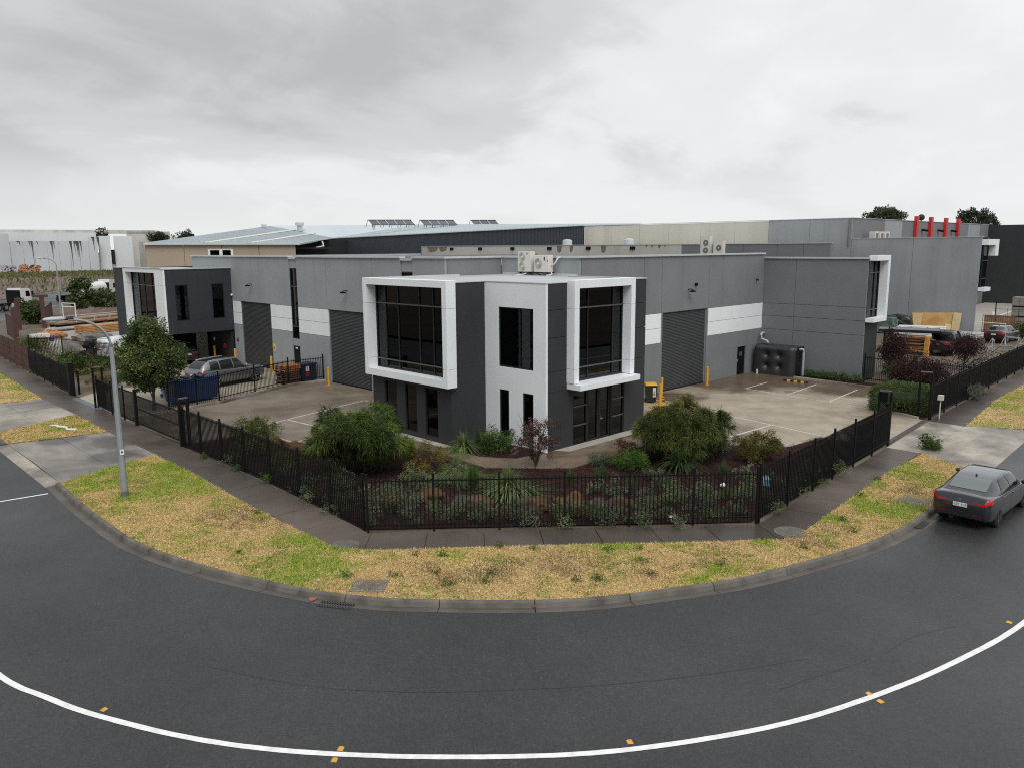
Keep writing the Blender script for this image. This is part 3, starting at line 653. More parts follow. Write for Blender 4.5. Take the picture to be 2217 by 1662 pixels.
# -- office: right wing, entry face
def pickB(u, z):
    if 26.78 < u < 30.57 and z < 2.52: return None
    if 26.66 < u < 30.40 and 3.0 < z < 7.19: return None
    return M_CH
panels(cb, 'y', yB, 0.14, [xW+0.145, 26.66, 30.57, xE], [2.67, 3.58, 5.08, 6.29, 7.44], lambda u, z: None if 26.66 < u < 30.57 else M_CH, 0.010)
panels(cb, 'y', yB, 0.14, [xW+0.145, 26.78], [0, 2.67], lambda u, z: M_CH, 0.0); panels(cb, 'y', yB, 0.14, [30.57, xE], [0, 2.67], lambda u, z: M_CH, 0.0)
panels(cb, 'y', yB, 0.14, [26.66, 30.57], [7.19, 7.44], lambda u, z: M_CH, 0.0); panels(cb, 'y', yB, 0.14, [26.78, 30.57], [2.52, 3.0], lambda u, z: M_CH, 0.0)
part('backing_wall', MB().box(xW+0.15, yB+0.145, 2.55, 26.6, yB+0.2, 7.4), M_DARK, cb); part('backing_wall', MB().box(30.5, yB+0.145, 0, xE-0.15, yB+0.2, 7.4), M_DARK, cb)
frame_panels('y', 22.90, 0.52, 26.32, 30.73, 2.97, 7.56, 26.66, 30.40, 2.97, 7.19, (27.75, 29.72), (3.62, 6.3))
for a, b in ((26.34, 27.75), (27.75, 29.4), (29.4, 30.74)):
    part('sill_panel', MB().box(a+0.005, 22.54, 2.70, b-0.005, 23.42, 2.955), M_WH, cb, bev=0.008)
window(cb, 'y', yB+0.04, 26.66, 30.40, 3.0, 7.19, (27.84, 29.66), (3.58, 6.29), thin=0.022)
ef = window(cb, 'y', yB+0.03, 26.78, 27.80, 0.0, 2.52, (), (0.9, 1.79), name='entry_sidelight', rail=M_FRAMEL)
window(cb, 'y', yB+0.03, 29.60, 30.57, 0.0, 2.52, (), (0.93, 1.78), name='entry_sidelight', rail=M_FRAMEL)
for a, b in ((27.82, 28.64), (28.66, 29.48)):
    dd = window(cb, 'y', yB+0.03, a, b, 0.02, 2.50, (), (), fw=0.08, name='entry_door')
    if a > 28.2: part('handle', MB().tube([(28.72, yB-0.03, 0.95), (28.72, yB-0.03, 1.2)], 0.018, 8).tube([(28.72, yB-0.03, 1.0), (28.86, yB-0.03, 1.0)], 0.016, 8), mat('chrome', (0.7, 0.7, 0.7), 0.2, metal=1.0), dd)
part('door_jamb', MB().box(29.485, yB+0.0, 0, 29.595, yB+0.13, 2.5), M_BLACK, cb)
part('side_wall', MB().box(xE-0.14, yB+0.145, 0, xE-0.002, 28.4, 7.44), M_CH, cb)
# -- office roof, caps, inside
oc = MB(); oc.box(22.9, 27.225, 7.442, 24.92, 27.45, 7.482); oc.box(24.925, 23.335, 7.442, 25.12, 27.45, 7.482); oc.box(25.125, 23.335, 7.442, 32.22, 23.6, 7.482); oc.box(32.0, 23.605, 7.442, 32.22, 28.38, 7.482)
part('parapet_cap', oc, M_CAP, cb)
part('office_roof', MB().prism([(22.95, 27.46), (25.1, 27.3), (25.1, 23.62), (31.98, 23.62), (31.98, 28.38), (32.98, 28.39), (32.98, 34.48), (28.58, 34.48), (28.58, 33.3), (22.95, 33.3)], 7.33, 7.43), M_ROOF, cb)
part('flashing', MB().box(22.95, 33.2, 7.43, 28.58, 33.46, 7.56).box(32.9, 28.5, 7.43, 32.985, 34.3, 7.55), M_CAP, cb)
fl = [(22.97, 27.4), (25.1, 27.4), (25.1, 23.52), (32.0, 23.52), (32.0, 33.2), (22.97, 33.2)]
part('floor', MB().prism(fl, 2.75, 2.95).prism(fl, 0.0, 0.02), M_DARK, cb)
part('room_partition', MB().box(26.6, 27.6, 0.0, 26.7, 33.2, 7.2).box(25.3, 27.5, 2.96, 31.8, 27.6, 7.2), M_ROOM, cb)
part('ceiling', MB().prism(fl, 7.22, 7.3), M_ROOM, cb)
# -- air conditioners hung on the step wall
M_AC = mat('aircon_ivory', (0.62, 0.60, 0.55), 0.5, var=0.04, vscale=3); M_GRIL = mat('fan_grille', (0.16, 0.155, 0.145), 0.6)
def aircon(name, label, y0, y1, z0, z1, fans, fy, fr):
    t = thing('air_conditioner', label, 'air conditioner', (32.55, (y0+y1)/2, z0), group='air conditioners on the step wall')
    part('casing', MB().box(32.36, y0, z0, 32.76, y1, z1), M_AC, t, bev=0.02)
    for fz in fans:
        g = MB()
        for r0 in (fr, fr*0.82, fr*0.64, fr*0.46, fr*0.28):
            g.tube([(32.345, fy+r0*math.cos(a*math.pi/10), fz+r0*math.sin(a*math.pi/10)) for a in range(21)], 0.012, 4, False)
        f = part('fan_grille', g, M_AC, t)
        part('fan_opening', MB().tube([(32.352, fy, fz), (32.358, fy, fz)], fr, 24), M_GRIL, f)
        part('fan_hub', MB().tube([(32.335, fy, fz), (32.35, fy, fz)], fr*0.2, 12), mat('hub_white', (0.75, 0.74, 0.7), 0.5), f)
    b = MB()
    for q in (y0+0.15, y1-0.15): b.beam((32.3, q, z0-0.04), (32.99, q, z0-0.04), 0.05, 0.06).beam((32.4, q, z0-0.06), (32.98, q, z0-0.28), 0.04, 0.04)
    part('bracket', b, M_FRAME, t)
    return t
a1 = aircon('a', 'tall ivory air conditioner with two stacked fans', 31.5, 32.5, 7.62, 8.75, (7.92, 8.46), 32.14, 0.25)
part('logo', MB().add([(32.352, 31.78, 8.56), (32.352, 31.62, 8.68), (32.352, 31.80, 8.68)], [(0, 1, 2)]), mat('logo_blue', (0.02, 0.25, 0.45), 0.5), a1)
a2 = aircon('b', 'squat ivory air conditioner with a single fan', 30.1, 31.2, 7.62, 8.55, (8.10,), 30.87, 0.29)
part('logo', MB().box(32.350, 30.36, 8.25, 32.356, 30.44, 8.45).box(32.35, 30.15, 8.2, 32.356, 30.2, 8.3), M_FRAME, a2)
part('conduit', MB().tube(curve([(32.6, 32.0, 7.6), (32.4, 31.9, 7.52), (32.2, 32.1, 7.45), (32.0, 32.3, 7.43)], 0.08), 0.035, 8), M_AC, a1)
part('conduit', MB().tube(curve([(32.6, 30.08, 8.0), (32.6, 29.85, 8.1), (32.62, 29.7, 8.3), (32.75, 29.7, 8.42), (33.0, 29.72, 8.42)], 0.06), 0.045, 8).tube(curve([(32.6, 30.1, 7.6), (32.5, 29.98, 7.5), (32.3, 30.2, 7.44)], 0.05), 0.04, 8), M_AC, a2)

# ------------------------------------------------------------------ the unit next along, number 63
u6 = thing('attached_unit', 'grey unit numbered 63 with a charcoal upstairs office over a carport at its left end', 'building', (28.6, 61.1, 0))
panels(u6, 'x', 28.6, 0.16, [51.9, 54.9], [0, 3.1, 4.02, 4.94, ZC], lambda u, z: M_WH if 3.1 < z < 4.94 else M_GL)
panels(u6, 'x', 28.6, 0.16, [59.8, 61.12], [0, 3.1, 4.02, 4.94], lambda u, z: M_WH if 3.1 < z < 4.94 else M_GL)
panels(u6, 'x', 28.6, 0.16, [54.9, 60.2, 61.5, 68.4], [4.94, ZC], lambda u, z: M_GL)
panels(u6, 'x', 28.66, 0.1, [50.87, 51.88], [2.08, 2.62], lambda u, z: M_GL); panels(u6, 'x', 28.66, 0.1, [50.87, 51.88], [7.62, ZC-0.14], lambda u, z: M_GL)
window(u6, 'x', 28.66, 50.87, 51.88, 2.62, 7.62, (), (3.5, 6.35))
dd = part('side_door', MB().box(28.68, 50.9, 0, 28.74, 51.86, 2.06), M_BLACK, u6); part('door_plate', MB().box(28.67, 51.3, 1.88, 28.679, 51.6, 1.98), M_WHITEL, dd)
roller(u6, 'x', 28.66, 54.9, 59.8, 4.94)
floodlight(u6, 'x', 28.6, 57.7, 6.22)
part('security_camera', MB().ball((28.5, 61.0, 5.4), 0.09), M_WH, u6)
part('parapet_cap', MB().box(28.5, 51.9, ZC, 28.98, 68.5, ZC+0.1).box(28.56, 50.87, ZC-0.14, 28.98, 51.88, ZC-0.05), M_CAP, u6)
part('roof', MB().box(28.8, 50.95, 7.85, 53.3, 68.3, 7.95), M_ROOF, u6)
part('end_wall', MB().box(28.78, 68.25, 0, 53.3, 68.4, ZC), M_GL, u6)
me = text_mesh('63', 0.42, 0.01); n6 = obj('unit_number', me, M_FRAME, u6, (-0.02, -0.52, 1.82), (R(90), 0, R(-90)))
ws = part('warning_sign', MB().box(28.57, 54.43, 1.40, 28.597, 54.84, 1.97), mat('sign_yellow', (0.68, 0.50, 0.10), 0.5), u6)
part('sign_symbol', MB().extrude([(28.568, 54.52, 1.62), (28.568, 54.75, 1.62), (28.568, 54.635, 1.85)], (-0.003, 0, 0)).box(28.565, 54.5, 1.48, 28.568, 54.77, 1.52), M_FRAME, ws)
# office upstairs
ys = 61.14
def pick63(u, z):
    for a, b in ((24.1, 25.07), (26.95, 27.92)):
        if a < u < b and 3.59 < z < 6.32: return None
    return M_CHB
panels(u6, 'y', ys, 0.12, [23.4, 24.1, 25.07, 26.95, 27.92, 28.58], [2.6, 3.59, 6.32, 7.5], pick63, 0.003)
window(u6, 'y', ys+0.03, 24.1, 25.07, 3.59, 6.32, (), (), pane=M_PANEC); window(u6, 'y', ys+0.03, 26.95, 27.92, 3.59, 6.32, (), (), pane=M_PANE)
part('roller_blind', MB().box(24.15, ys+0.25, 3.8, 24.45, ys+0.27, 5.5).box(24.8, ys+0.25, 3.8, 25.02, ys+0.27, 5.5), M_ROOM, u6)
part('roller_blind', MB().box(27.0, ys+0.2, 3.65, 27.9, ys+0.22, 5.9), mat('blind_dark', (0.16, 0.17, 0.16), 0.9), u6)
g = 0.005
def C63(y0, y1, z0, z1, x1=23.75): part('cladding_panel', MB().box(23.26, y0+g, z0+g, x1, y1-g, z1-g), M_WH, u6)
for a, b in zip((2.55, 3.57, 6.31), (3.57, 6.31, 7.57)): C63(61.02, 62.85, a, b, 23.4) if False else C63(ys-0.02, 62.85, a, b, 23.395); C63(69.15, 69.57, a, b)
C63(62.85, 66.0, 7.22, 7.57); C63(66.0, 69.15, 7.22, 7.57); C63(62.85, 66.0, 2.55, 2.9); C63(66.0, 69.15, 2.55, 2.9)
window(u6, 'x', 23.75, 62.85, 69.15, 2.9, 7.22, (64.8, 66.4, 67.6), (3.6, 6.2), pane=M_PANEC)
part('blade_wall', MB().box(23.3, 69.58, 0, 23.55, 71.85, 7.5), M_CHB, u6)
part('reveal', MB().box(23.4, 62.7, 2.9, 23.74, 62.84, 7.22), M_CHB, u6)
part('office_box', MB().box(23.5, 71.6, 0, 33, 71.85, 7.5).box(23.8, 61.3, 2.56, 28.6, 71.6, 2.75).box(23.4, 61.27, 2.56, 23.78, 71.6, 2.6), M_CHB, u6)
part('office_roof', MB().box(23.4, 61.2, 7.36, 28.58, 71.7, 7.44), M_ROOF, u6)
part('parapet_cap', MB().box(23.2, 61.08, 7.505, 28.6, 61.4, 7.56).box(23.2, 61.405, 7.575, 23.7, 71.9, 7.61), M_CAP, u6)
part('room_partition', MB().box(27.9, 61.4, 2.8, 28.0, 71.5, 7.3).box(24.9, 66.9, 2.8, 27.9, 67.0, 7.3), M_ROOM, u6)
part('ceiling', MB().box(23.85, 61.3, 7.2, 28.5, 71.5, 7.3), M_ROOM, u6)
# carport under it
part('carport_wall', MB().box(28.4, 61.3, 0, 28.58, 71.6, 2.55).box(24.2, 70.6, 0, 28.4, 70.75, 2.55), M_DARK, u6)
part('entry_wall', MB().box(27.46, 65.3, 0, 28.15, 65.95, 2.5), mat('entry_wall', (0.33, 0.33, 0.31), 0.8, var=0.15, vscale=3), u6)
rs = part('round_notice', MB().tube([(28.36, 62.55, 1.2), (28.38, 62.55, 1.2)], 0.24, 20), mat('notice_red', (0.45, 0.02, 0.02), 0.5), u6)
part('oval_notice', MB().tube([(28.36, 64.5, 1.62), (28.38, 64.5, 1.62)], 0.17, 16), mat('notice_white', (0.6, 0.6, 0.58), 0.5), u6)

# ------------------------------------------------------------------ neighbouring office on the right
nb = thing('neighbouring_office', 'grey precast side wall of the next office, a white hooded window round its right-hand corner', 'building', (53.4, 21.0, 0))
panels(nb, 'x', 53.4, 0.16, [21.05, 26.0, 28.56], [0, 3.07, 4.03, 4.92, 8.1], lambda u, z: M_GN)
part('parapet_cap', MB().box(53.3, 20.95, 8.1, 53.75, 28.6, 8.2), M_CAP, nb)
fw = MB().box(53.45, 20.5, 7.98, 55.7, 21.04, 8.33).box(55.35, 20.5, 3.95, 55.7, 21.04, 7.975).box(53.45, 20.5, 3.95, 55.345, 21.04, 4.22)
part('window_surround', fw, M_WH, nb, bev=0.008)
window(nb, 'y', 21.05, 53.6, 55.35, 4.22, 7.98, (54.6,), (4.75, 7.2))
panels(nb, 'y', 21.05, 0.14, [53.57, 55.62], [0, 3.9], lambda u, z: M_CH, 0.004)
part('end_wall', MB().box(55.5, 21.2, 0, 55.64, 28.4, 8.05), M_GN, nb); part('front_wall', MB().box(55.65, 28.4, 0, 59.8, 28.56, 8.05), M_GN, nb); part('roof', MB().box(53.57, 21.42, 7.7, 55.49, 28.5, 7.8), M_ROOF, nb)
part('floor', MB().box(53.6, 21.3, 3.6, 55.48, 28.4, 3.75), M_DARK, nb)

# ------------------------------------------------------------------ buildings behind
rb = thing('rear_unit', 'low warehouse behind the corner building with a cream parapet dotted with black scuppers', 'building', (60, 50, 0))
panels(rb, 'x', 60, 0.2, [26.55, 28.7, 30.9, 33.9, 39.85], [0, 9.15], lambda u, z: M_GN, 0.015)
panels(rb, 'x', 60, 0.2, [39.85, 45.16, 50.49, 55.63, 61.0, 66.12, 71.4, 76.7], [0, 9.15], lambda u, z: M_OFFW, 0.015)
part('parapet_cap', MB().box(59.95, 26.5, 9.151, 60.3, 76.7, 9.19), M_CAP, rb)
part('side_wall', MB().prism([(60.2, 26.56), (60.6, 26.56), (88, 38.9), (88, 39.2)], 0, 9.1), M_GN, rb); part('side_wall', MB().box(60.3, 76.4, 0, 88, 76.6, 9.1), M_GN, rb); part('roof', MB().prism([(60.21, 26.9), (60.21, 76.3), (88, 76.3), (88, 39.6)], 8.5, 8.6), M_ROOF, rb)
for y in (71.0, 66.12, 61.0, 55.63, 50.49, 45.16): part('scupper', MB().box(59.9, y-0.28, 8.72, 59.998, y+0.28, 9.0), M_BLACK, rb)
stn = MB()
for y, w, z0 in ((74.5, 1.1, 8.45), (72.6, 0.8, 8.5), (54.3, 0.35, 8.4), (52.7, 0.25, 8.45), (48.6, 0.35, 8.4), (43.6, 0.15, 8.9), (43.0, 0.12, 8.85), (42.2, 0.18, 8.8), (41.6, 0.1, 8.9)):
    stn.add([(59.993, y-w, 9.08), (59.993, y+w, 9.1), (59.993, y+w*0.7, z0+0.1), (59.993, y+w*0.2, z0), (59.993, y-w*0.6, z0+0.15)], [(0, 1, 2, 3, 4)])
part('water_stain', stn, mat('stain', (0.17, 0.15, 0.11), 0.9, var=0.3, vscale=2), rb)
for y, r in ((55.9, 0.5), (47.9, 0.5)):
    solo('roof_ventilator', MB().cyl((63, y), r*0.75, 8.6, 9.2).cyl((63, y), r, 9.2, 9.62).ball((63, y, 9.62), (r, r, 0.16)), M_CAP,
         'round metal roof ventilator behind the cream parapet, %s of two' % ('left' if y > 50 else 'right'), 'roof vent', (63, y, 8.6), 'ventilators behind the cream parapet')
for i, (y0, y1, z1) in enumerate(((35.15, 36.05, 9.78), (33.95, 34.85, 9.42))):
    t = thing('air_conditioner', ('taller' if i == 0 else 'shorter')+' grey air conditioner seen end-on above the right-hand parapet', 'air conditioner', (57, (y0+y1)/2, 7.95), group='air conditioners above the right-hand parapet')
    part('casing', MB().box(56.9, y0, 8.3, 57.3, y1-0.05, z1), M_AC, t); part('coil', MB().box(56.95, y1-0.05, 8.35, 57.25, y1, z1-0.05), M_GRIL, t)
    for k in range(2 if i == 0 else 1):
        f = part('fan_opening', MB().tube([(56.885, y0+0.36, 8.65+k*0.6+(0.2 if i else 0)), (56.899, y0+0.36, 8.65+k*0.6+(0.2 if i else 0))], 0.24, 18), M_GRIL, t)
        part('fan_hub', MB().tube([(56.875, y0+0.36, 8.65+k*0.6+(0.2 if i else 0)), (56.884, y0+0.36, 8.65+k*0.6+(0.2 if i else 0))], 0.07, 10), M_CAP, f)
    part('stand', MB().box(57.0, y0+0.05, 7.95, 57.06, y0+0.12, 8.3).box(57.0, y1-0.2, 7.95, 57.06, y1-0.12, 8.3), M_FRAME, t)

gb = thing('grey_warehouse', 'large warehouse of grey and cream precast panels with red fins on its roofline', 'building', (89.5, 37.3, 0))
panels(gb, 'x', 89.5, 0.2, [24.36, 30.8, 37.33], [0, 9.7], lambda u, z: M_GL, 0.015)
panels(gb, 'x', 89.5, 0.2, [37.33, 42.2, 47.3], [0, 11.95], lambda u, z: M_GL, 0.015)
panels(gb, 'x', 89.5, 0.2, [47.3, 51.81, 56.63, 61.52, 66.29, 71.06, 76.14], [0, 11.9], lambda u, z: M_CREAM, 0.018)
part('parapet_cap', MB().box(89.45, 24.3, 9.701, 89.9, 37.2, 9.76).box(89.45, 37.3, 11.951, 89.9, 76.1, 12.0).box(89.91, 37.25, 11.951, 140, 37.6, 12.0), M_CAP, gb)
for a, b, mm in ((89.72, 98.7, M_GN), (98.7, 104.3, M_GL), (104.3, 111.9, M_GN), (111.9, 117.6, M_GN), (117.6, 123, M_GN), (123, 130.1, M_GN), (130.1, 135.6, M_GL), (135.6, 140, M_GN)):
    part('wall_panel', MB().box(a+0.015, 37.33, 0, b-0.015, 37.5, 11.94), mm, gb)
for a, b in ((108.1, 109.9), (113.35, 115.4), (119.2, 121.0), (124.4, 126.4)): part('red_fin', MB().box(a, 36.95, 8.5, a+0.75, 37.32, 12.55), mat('fin_red', (0.50, 0.025, 0.03), 0.5), gb)
for x in (111.2, 117.2, 122.6): part('floodlight', MB().beam((x, 37.3, 10.9), (x, 36.6, 10.75), 0.4, 0.25), M_BLACK, gb)
part('roof_spotlight', MB().ball((112.3, 37.9, 12.5), 0.42).cyl((112.3, 37.9), 0.08, 11.9, 12.5, 8), M_FRAME, gb)
part('office_face', MB().box(91.55, 24.36, 4.35, 91.9, 24.5, 9.69), M_CH, gb); part('office_side', MB().box(91.75, 24.51, 4.35, 91.9, 37.3, 9.69), M_CH, gb); part('undercroft_wall', MB().box(89.72, 30.0, 0, 92, 30.15, 4.3), M_CH, gb); part('floor', MB().box(89.72, 24.5, 4.2, 91.7, 37.3, 4.33), M_DARK, gb); part('roof', MB().box(89.72, 24.52, 9.2, 91.7, 37.3, 9.3).box(89.72, 37.52, 11.4, 139, 76, 11.5), M_ROOF, gb)
part('window_surround', MB().box(89.6, 23.75, 8.92, 93.2, 24.355, 9.5).box(92.1, 23.75, 7.85, 93.2, 24.355, 8.915).box(89.6, 23.75, 4.34, 91.6, 24.355, 4.72), M_WH, gb)
window(gb, 'y', 24.2, 89.75, 91.5, 4.75, 8.9, (), (5.6, 7.4), pane=M_PANEC)
part('downpipe', MB().cyl((89.4, 37.6), 0.08, 8.9, 11.9, 8), M_GN, gb)
t = thing('air_conditioner', 'row of three white condensers on the grey office roof by the red fins', 'air conditioner', (94.5, 36.5, 9.3))
for k in range(3):
    c = part('casing', MB().box(92.5+k*1.5, 36.0, 9.3, 93.8+k*1.5, 36.6, 10.5), M_AC, t); part('fan_opening', MB().box(92.85+k*1.5, 35.98, 9.5, 93.5+k*1.5, 35.998, 10.3), M_GRIL, c)

ch = thing('charcoal_warehouse', 'tall charcoal precast warehouse at the right edge behind the open skip', 'building', (140, 25, 0))
panels(ch, 'x', 140, 0.2, [8, 14, 20, 26, 32, 37.6], [0, 11.9], lambda u, z: M_CH, 0.02)
part('side_wall', MB().box(140.25, 8, 0, 175, 8.2, 11.9), M_CH, ch); part('side_wall', MB().box(140.25, 37.3, 0, 175, 37.5, 11.9), M_CH, ch); part('roof', MB().box(140.25, 8.2, 11.3, 175, 37.3, 11.4), M_ROOF, ch)
struct('far_yard', MB().sheet([(89, 36), (90, 24.4), (100, 24.8), (104, 19.2), (150, 22), (150, 37)], 0.0), mat('far_yard_concrete', (0.31, 0.29, 0.255), 0.7, var=0.15, vscale=0.15, fine=0.08))
mk = struct_root('far_yard_marking')
part('painted_line', MB().sheet([(110, 28.1), (134, 30.0), (134, 30.3), (110, 28.4)], 0.006), M_FADED, mk); part('painted_line', MB().sheet([(105, 26.4), (122, 30.8), (122, 31.1), (105, 26.7)], 0.010), M_FADED, mk)

lw = thing('pale_roofed_warehouse', 'wide warehouse with a pale blue-grey metal roof, a beige end and a navy clad side', 'building', (62, 110, 0))
M_BEIGE = mat('beige_precast', (0.37, 0.305, 0.23), 0.8, var=0.05, vscale=0.3)
panels(lw, 'y', 110, 0.2, [39.9, 45.0, 50.4, 56.0, 62.0], [0, 9.72], lambda u, z: M_BEIGE, 0.05)
wv = part('window', MB().box(48.3, 109.9, 7.9, 52.0, 109.995, 9.0), M_WHITEL, lw); part('pane', MB().box(48.6, 109.85, 7.95, 49.9, 109.89, 8.85).box(50.4, 109.85, 7.95, 51.6, 109.89, 8.85), M_PANE, wv)
part('end_wall', MB().box(61.8, 110.25, 0, 62.0, 150, 9.7), M_DARK, lw); part('end_wall', MB().prism([(40.0, 110.25), (40.2, 110.25), (60.3, 163), (60.1, 163)], 0, 9.7), M_BEIGE, lw); part('end_wall', MB().box(62.2, 138, 0, 89.4, 138.3, 10.6), M_DARK, lw)
bw = MB(); n = 240
for k in range(n):
    y0 = 76.4+k*(150-76.4)/n; y1 = y0+(150-76.4)/n*0.82; zt = 12.02-(y0-76.4)*0.0135
    bw.box(89.5, y0, 0, 89.56, y1, zt)
part('wall_cladding', MB().add([(89.6, 76.4, 0), (89.6, 150, 0), (89.6, 150, 11.0), (89.6, 76.4, 12.0), (89.8, 76.4, 0), (89.8, 150, 0), (89.8, 150, 11.0), (89.8, 76.4, 12.0)], [(0, 1, 2, 3), (7, 6, 5, 4), (0, 3, 7, 4), (1, 5, 6, 2), (3, 2, 6, 7), (0, 4, 5, 1)]), M_BLUEC, lw)
part('cladding_ribs', bw, M_BLUEC, lw, stuff=True)
# roof sheets: eave over the beige end, verge over the navy side, ridge behind
E1, E2, B1, B2 = (39.6, 109.8, 9.83), (62.3, 109.8, 9.78), (89.3, 143, 11.08), (89.3, 76.2, 12.1)
R1, R2, R3 = (83.0, 158.0, 13.75), (108.0, 140.0, 13.95), (104.0, 76.0, 12.5)
M_PROOF = mat('pale_roof_sheet', (0.50, 0.555, 0.58), 0.42, metal=0.1, var=0.07, vscale=0.09)
def slab3(a, b, c, d, th=0.12):
    return MB().add([a, b, c, d]+[(p[0], p[1], p[2]-th) for p in (a, b, c, d)], [(0, 1, 2), (0, 2, 3), (6, 5, 4), (7, 6, 4), (0, 4, 5, 1), (1, 5, 6, 2), (2, 6, 7, 3), (3, 7, 4, 0)])
part('roof_sheet', slab3(E1, E2, B1, R1), M_PROOF, lw); part('roof_sheet', slab3(B1, B2, R3, R2), M_PROOF, lw)
part('roof_sheet', slab3(R1, B1, R2, (96, 150, 13.9)), M_PROOF, lw)
rbm = MB()
def ribs(A, B, C, D, n):
    A, B, C, D = map(Vector, (A, B, C, D))
    for k in range(1, n):
        p = A+(B-A)*k/n; q = D+(C-D)*k/n; rbm.beam(p+Vector((0, 0, 0.03)), q+Vector((0, 0, 0.03)), 0.12, 0.1)
ribs(E1, E2, B1, R1, 46); ribs(B1, B2, R3, R2, 70)
part('roof_ribs', rbm, M_PROOF, lw, stuff=True)
sk = MB()
for f in (0.36, 0.66):
    a = Vector(E1).lerp(Vector(E2), f); b = Vector(R1).lerp(Vector(B1), f); d = (Vector(E2)-Vector(E1)).normalized()*0.5; z = Vector((0, 0, 0.09)); sk.add([a-d+z, a+d+z, b+d*2.4+z, b-d*2.4+z], [(0, 1, 2, 3)])
part('skylight_strip', sk, mat('skylight', (0.62, 0.62, 0.56), 0.4), lw)
part('gutter', MB().beam((39.6, 109.7, 9.68), (62.3, 109.7, 9.64), 0.22, 0.2).beam((62.3, 109.7, 9.64), (74, 124, 10.3), 0.3, 0.25), M_CAP, lw)
part('downpipe', MB().tube([(74.5, 123, 10.2), (74.5, 122.6, 9.4), (72.0, 121, 9.1)], 0.14, 8), M_CAP, lw)
part('awning', MB().box(62.3, 120, 8.9, 76, 138, 9.2), M_FRAME, lw)
rd = Vector((6.66, -4.84, 0)).normalized(); tilt = Vector((-0.6, 0.58, 1.0))
for n, st, w in ((5, Vector((91.2, 131.9, 13.45)), 'five'), (4, Vector((99.4, 126.0, 13.4)), 'four'), (3, Vector((107.0, 119.5, 13.35)), 'three')):
    t = thing('solar_panel_rack', 'tilted row of %s dark solar panels along the pale roof ridge' % w, 'solar panels', tuple(st), group='solar panel rows on the pale roof')
    for k in range(n):
        a = st+rd*(k*1.68); b = a+rd*1.6; part('solar_panel', MB().extrude([a, b, b+tilt*0.95, a+tilt*0.95], (0.05, 0.05, 0)), mat('solar_cell', (0.16, 0.18, 0.20), 0.3, var=0.1, vscale=3), t)
    part('frame', MB().beam(st+tilt*0.97, st+rd*(n*1.68)+tilt*0.97, 0.12, 0.1).beam(st, st+rd*(n*1.68), 0.1, 0.1), M_FRAME, t)
    lg = MB()
    for k in range(n+1):
        a = st+rd*(k*1.66); lg.beam(a-Vector((0, 0, 0.5)), a+Vector((0, 0, 0.1)), 0.08, 0.08).beam(a+tilt, a+Vector((-0.9, 0.9, -0.5)), 0.08, 0.08)
    part('legs', lg, M_FRAME, t)
for i, (p, r) in enumerate((((86.0, 150.5, 13.5), 0.9), ((78, 150.5, 13.0), 0.5), ((95.8, 138, 13.6), 0.45))):
    solo('roof_ventilator', MB().cyl(p[:2], r*0.6, p[2]-1, p[2]+0.2).cyl(p[:2], r, p[2]+0.2, p[2]+0.8), M_CAP, ('big round ventilator', 'small ventilator', 'low dark ventilator')[i]+' on the pale roof, %s of the solar panels' % ('well left', 'far left', 'just left')[i], 'roof vent', (p[0], p[1], p[2]-1), 'ventilators on the pale roof')

# ------------------------------------------------------------------ far left: stained white warehouse and its paddock
P0, P1 = Vector((75.3, 360.2, 0)), Vector((108.6, 351.7, 0)); wd = (P1-P0).normalized(); wn = Vector((wd.y, -wd.x, 0))
if wn.y > 0: wn = -wn
sw = thing('stained_warehouse', 'long white concrete warehouse with black drip stains and graffiti along its foot', 'building', tuple(P0))
M_STW = mat('weathered_white', (0.50, 0.53, 0.54), 0.8, var=0.07, vscale=0.05, streak=0.25, streak_col=(0.3, 0.31, 0.3), sscale=0.12)
def wpoly(u0, u1, z0, z1, off, th, m, name): part(name, MB().extrude([P0+wd*u0+wn*off+Vector((0, 0, z0)), P0+wd*u1+wn*off+Vector((0, 0, z0)), P0+wd*u1+wn*off+Vector((0, 0, z1)), P0+wd*u0+wn*off+Vector((0, 0, z1))], -wn*th), m, sw)
us = [4.3-2.9*k for k in (3, 2, 1)]+[4.3, 8.6, 12.3, 16.8, 20.8, 24.6, 28.0, 31.3]
wpoly(-40, 4.2, 0, 15.4, 0.3, 0.5, M_STW, 'wall_panel')
for a, b in zip(us[3:], us[4:]): wpoly(a+0.06, b-0.06, 0, 12.6, 0, 0.4, M_STW, 'wall_panel')
wpoly(31.4, 34.6, 0, 14.3, 0.1, 0.5, M_STW, 'wall_panel'); wpoly(-40, 34.6, 12.4, 16.0, -6, 0.5, mat('far_white', (0.62, 0.64, 0.65), 0.7, var=0.05, vscale=0.1), 'upper_wall'); wpoly(-40, 60, 15.9, 17.6, -30, 0.5, M_OFFW, 'roof_edge')
wpoly(35.2, 39.5, 0, 14.6, -3, 0.5, mat('far_white', (0,0,0)), 'wall_panel'); wpoly(41, 48, 0, 14.6, -6, 0.5, mat('far_white', (0,0,0)), 'wall_panel'); wpoly(48, 66, 0, 17.0, -30, 0.5, M_OFFW, 'wall_panel'); wpoly(39.5, 41, 3, 9, -5, 0.5, M_DARK, 'opening')
part('body', MB().extrude([P0+wd*(-40)-wn*6.6, P0+wd*34-wn*6.6, P0+wd*34-wn*40, P0+wd*(-40)-wn*40], Vector((0, 0, 12.3))), M_STW, sw)
sm = MB()
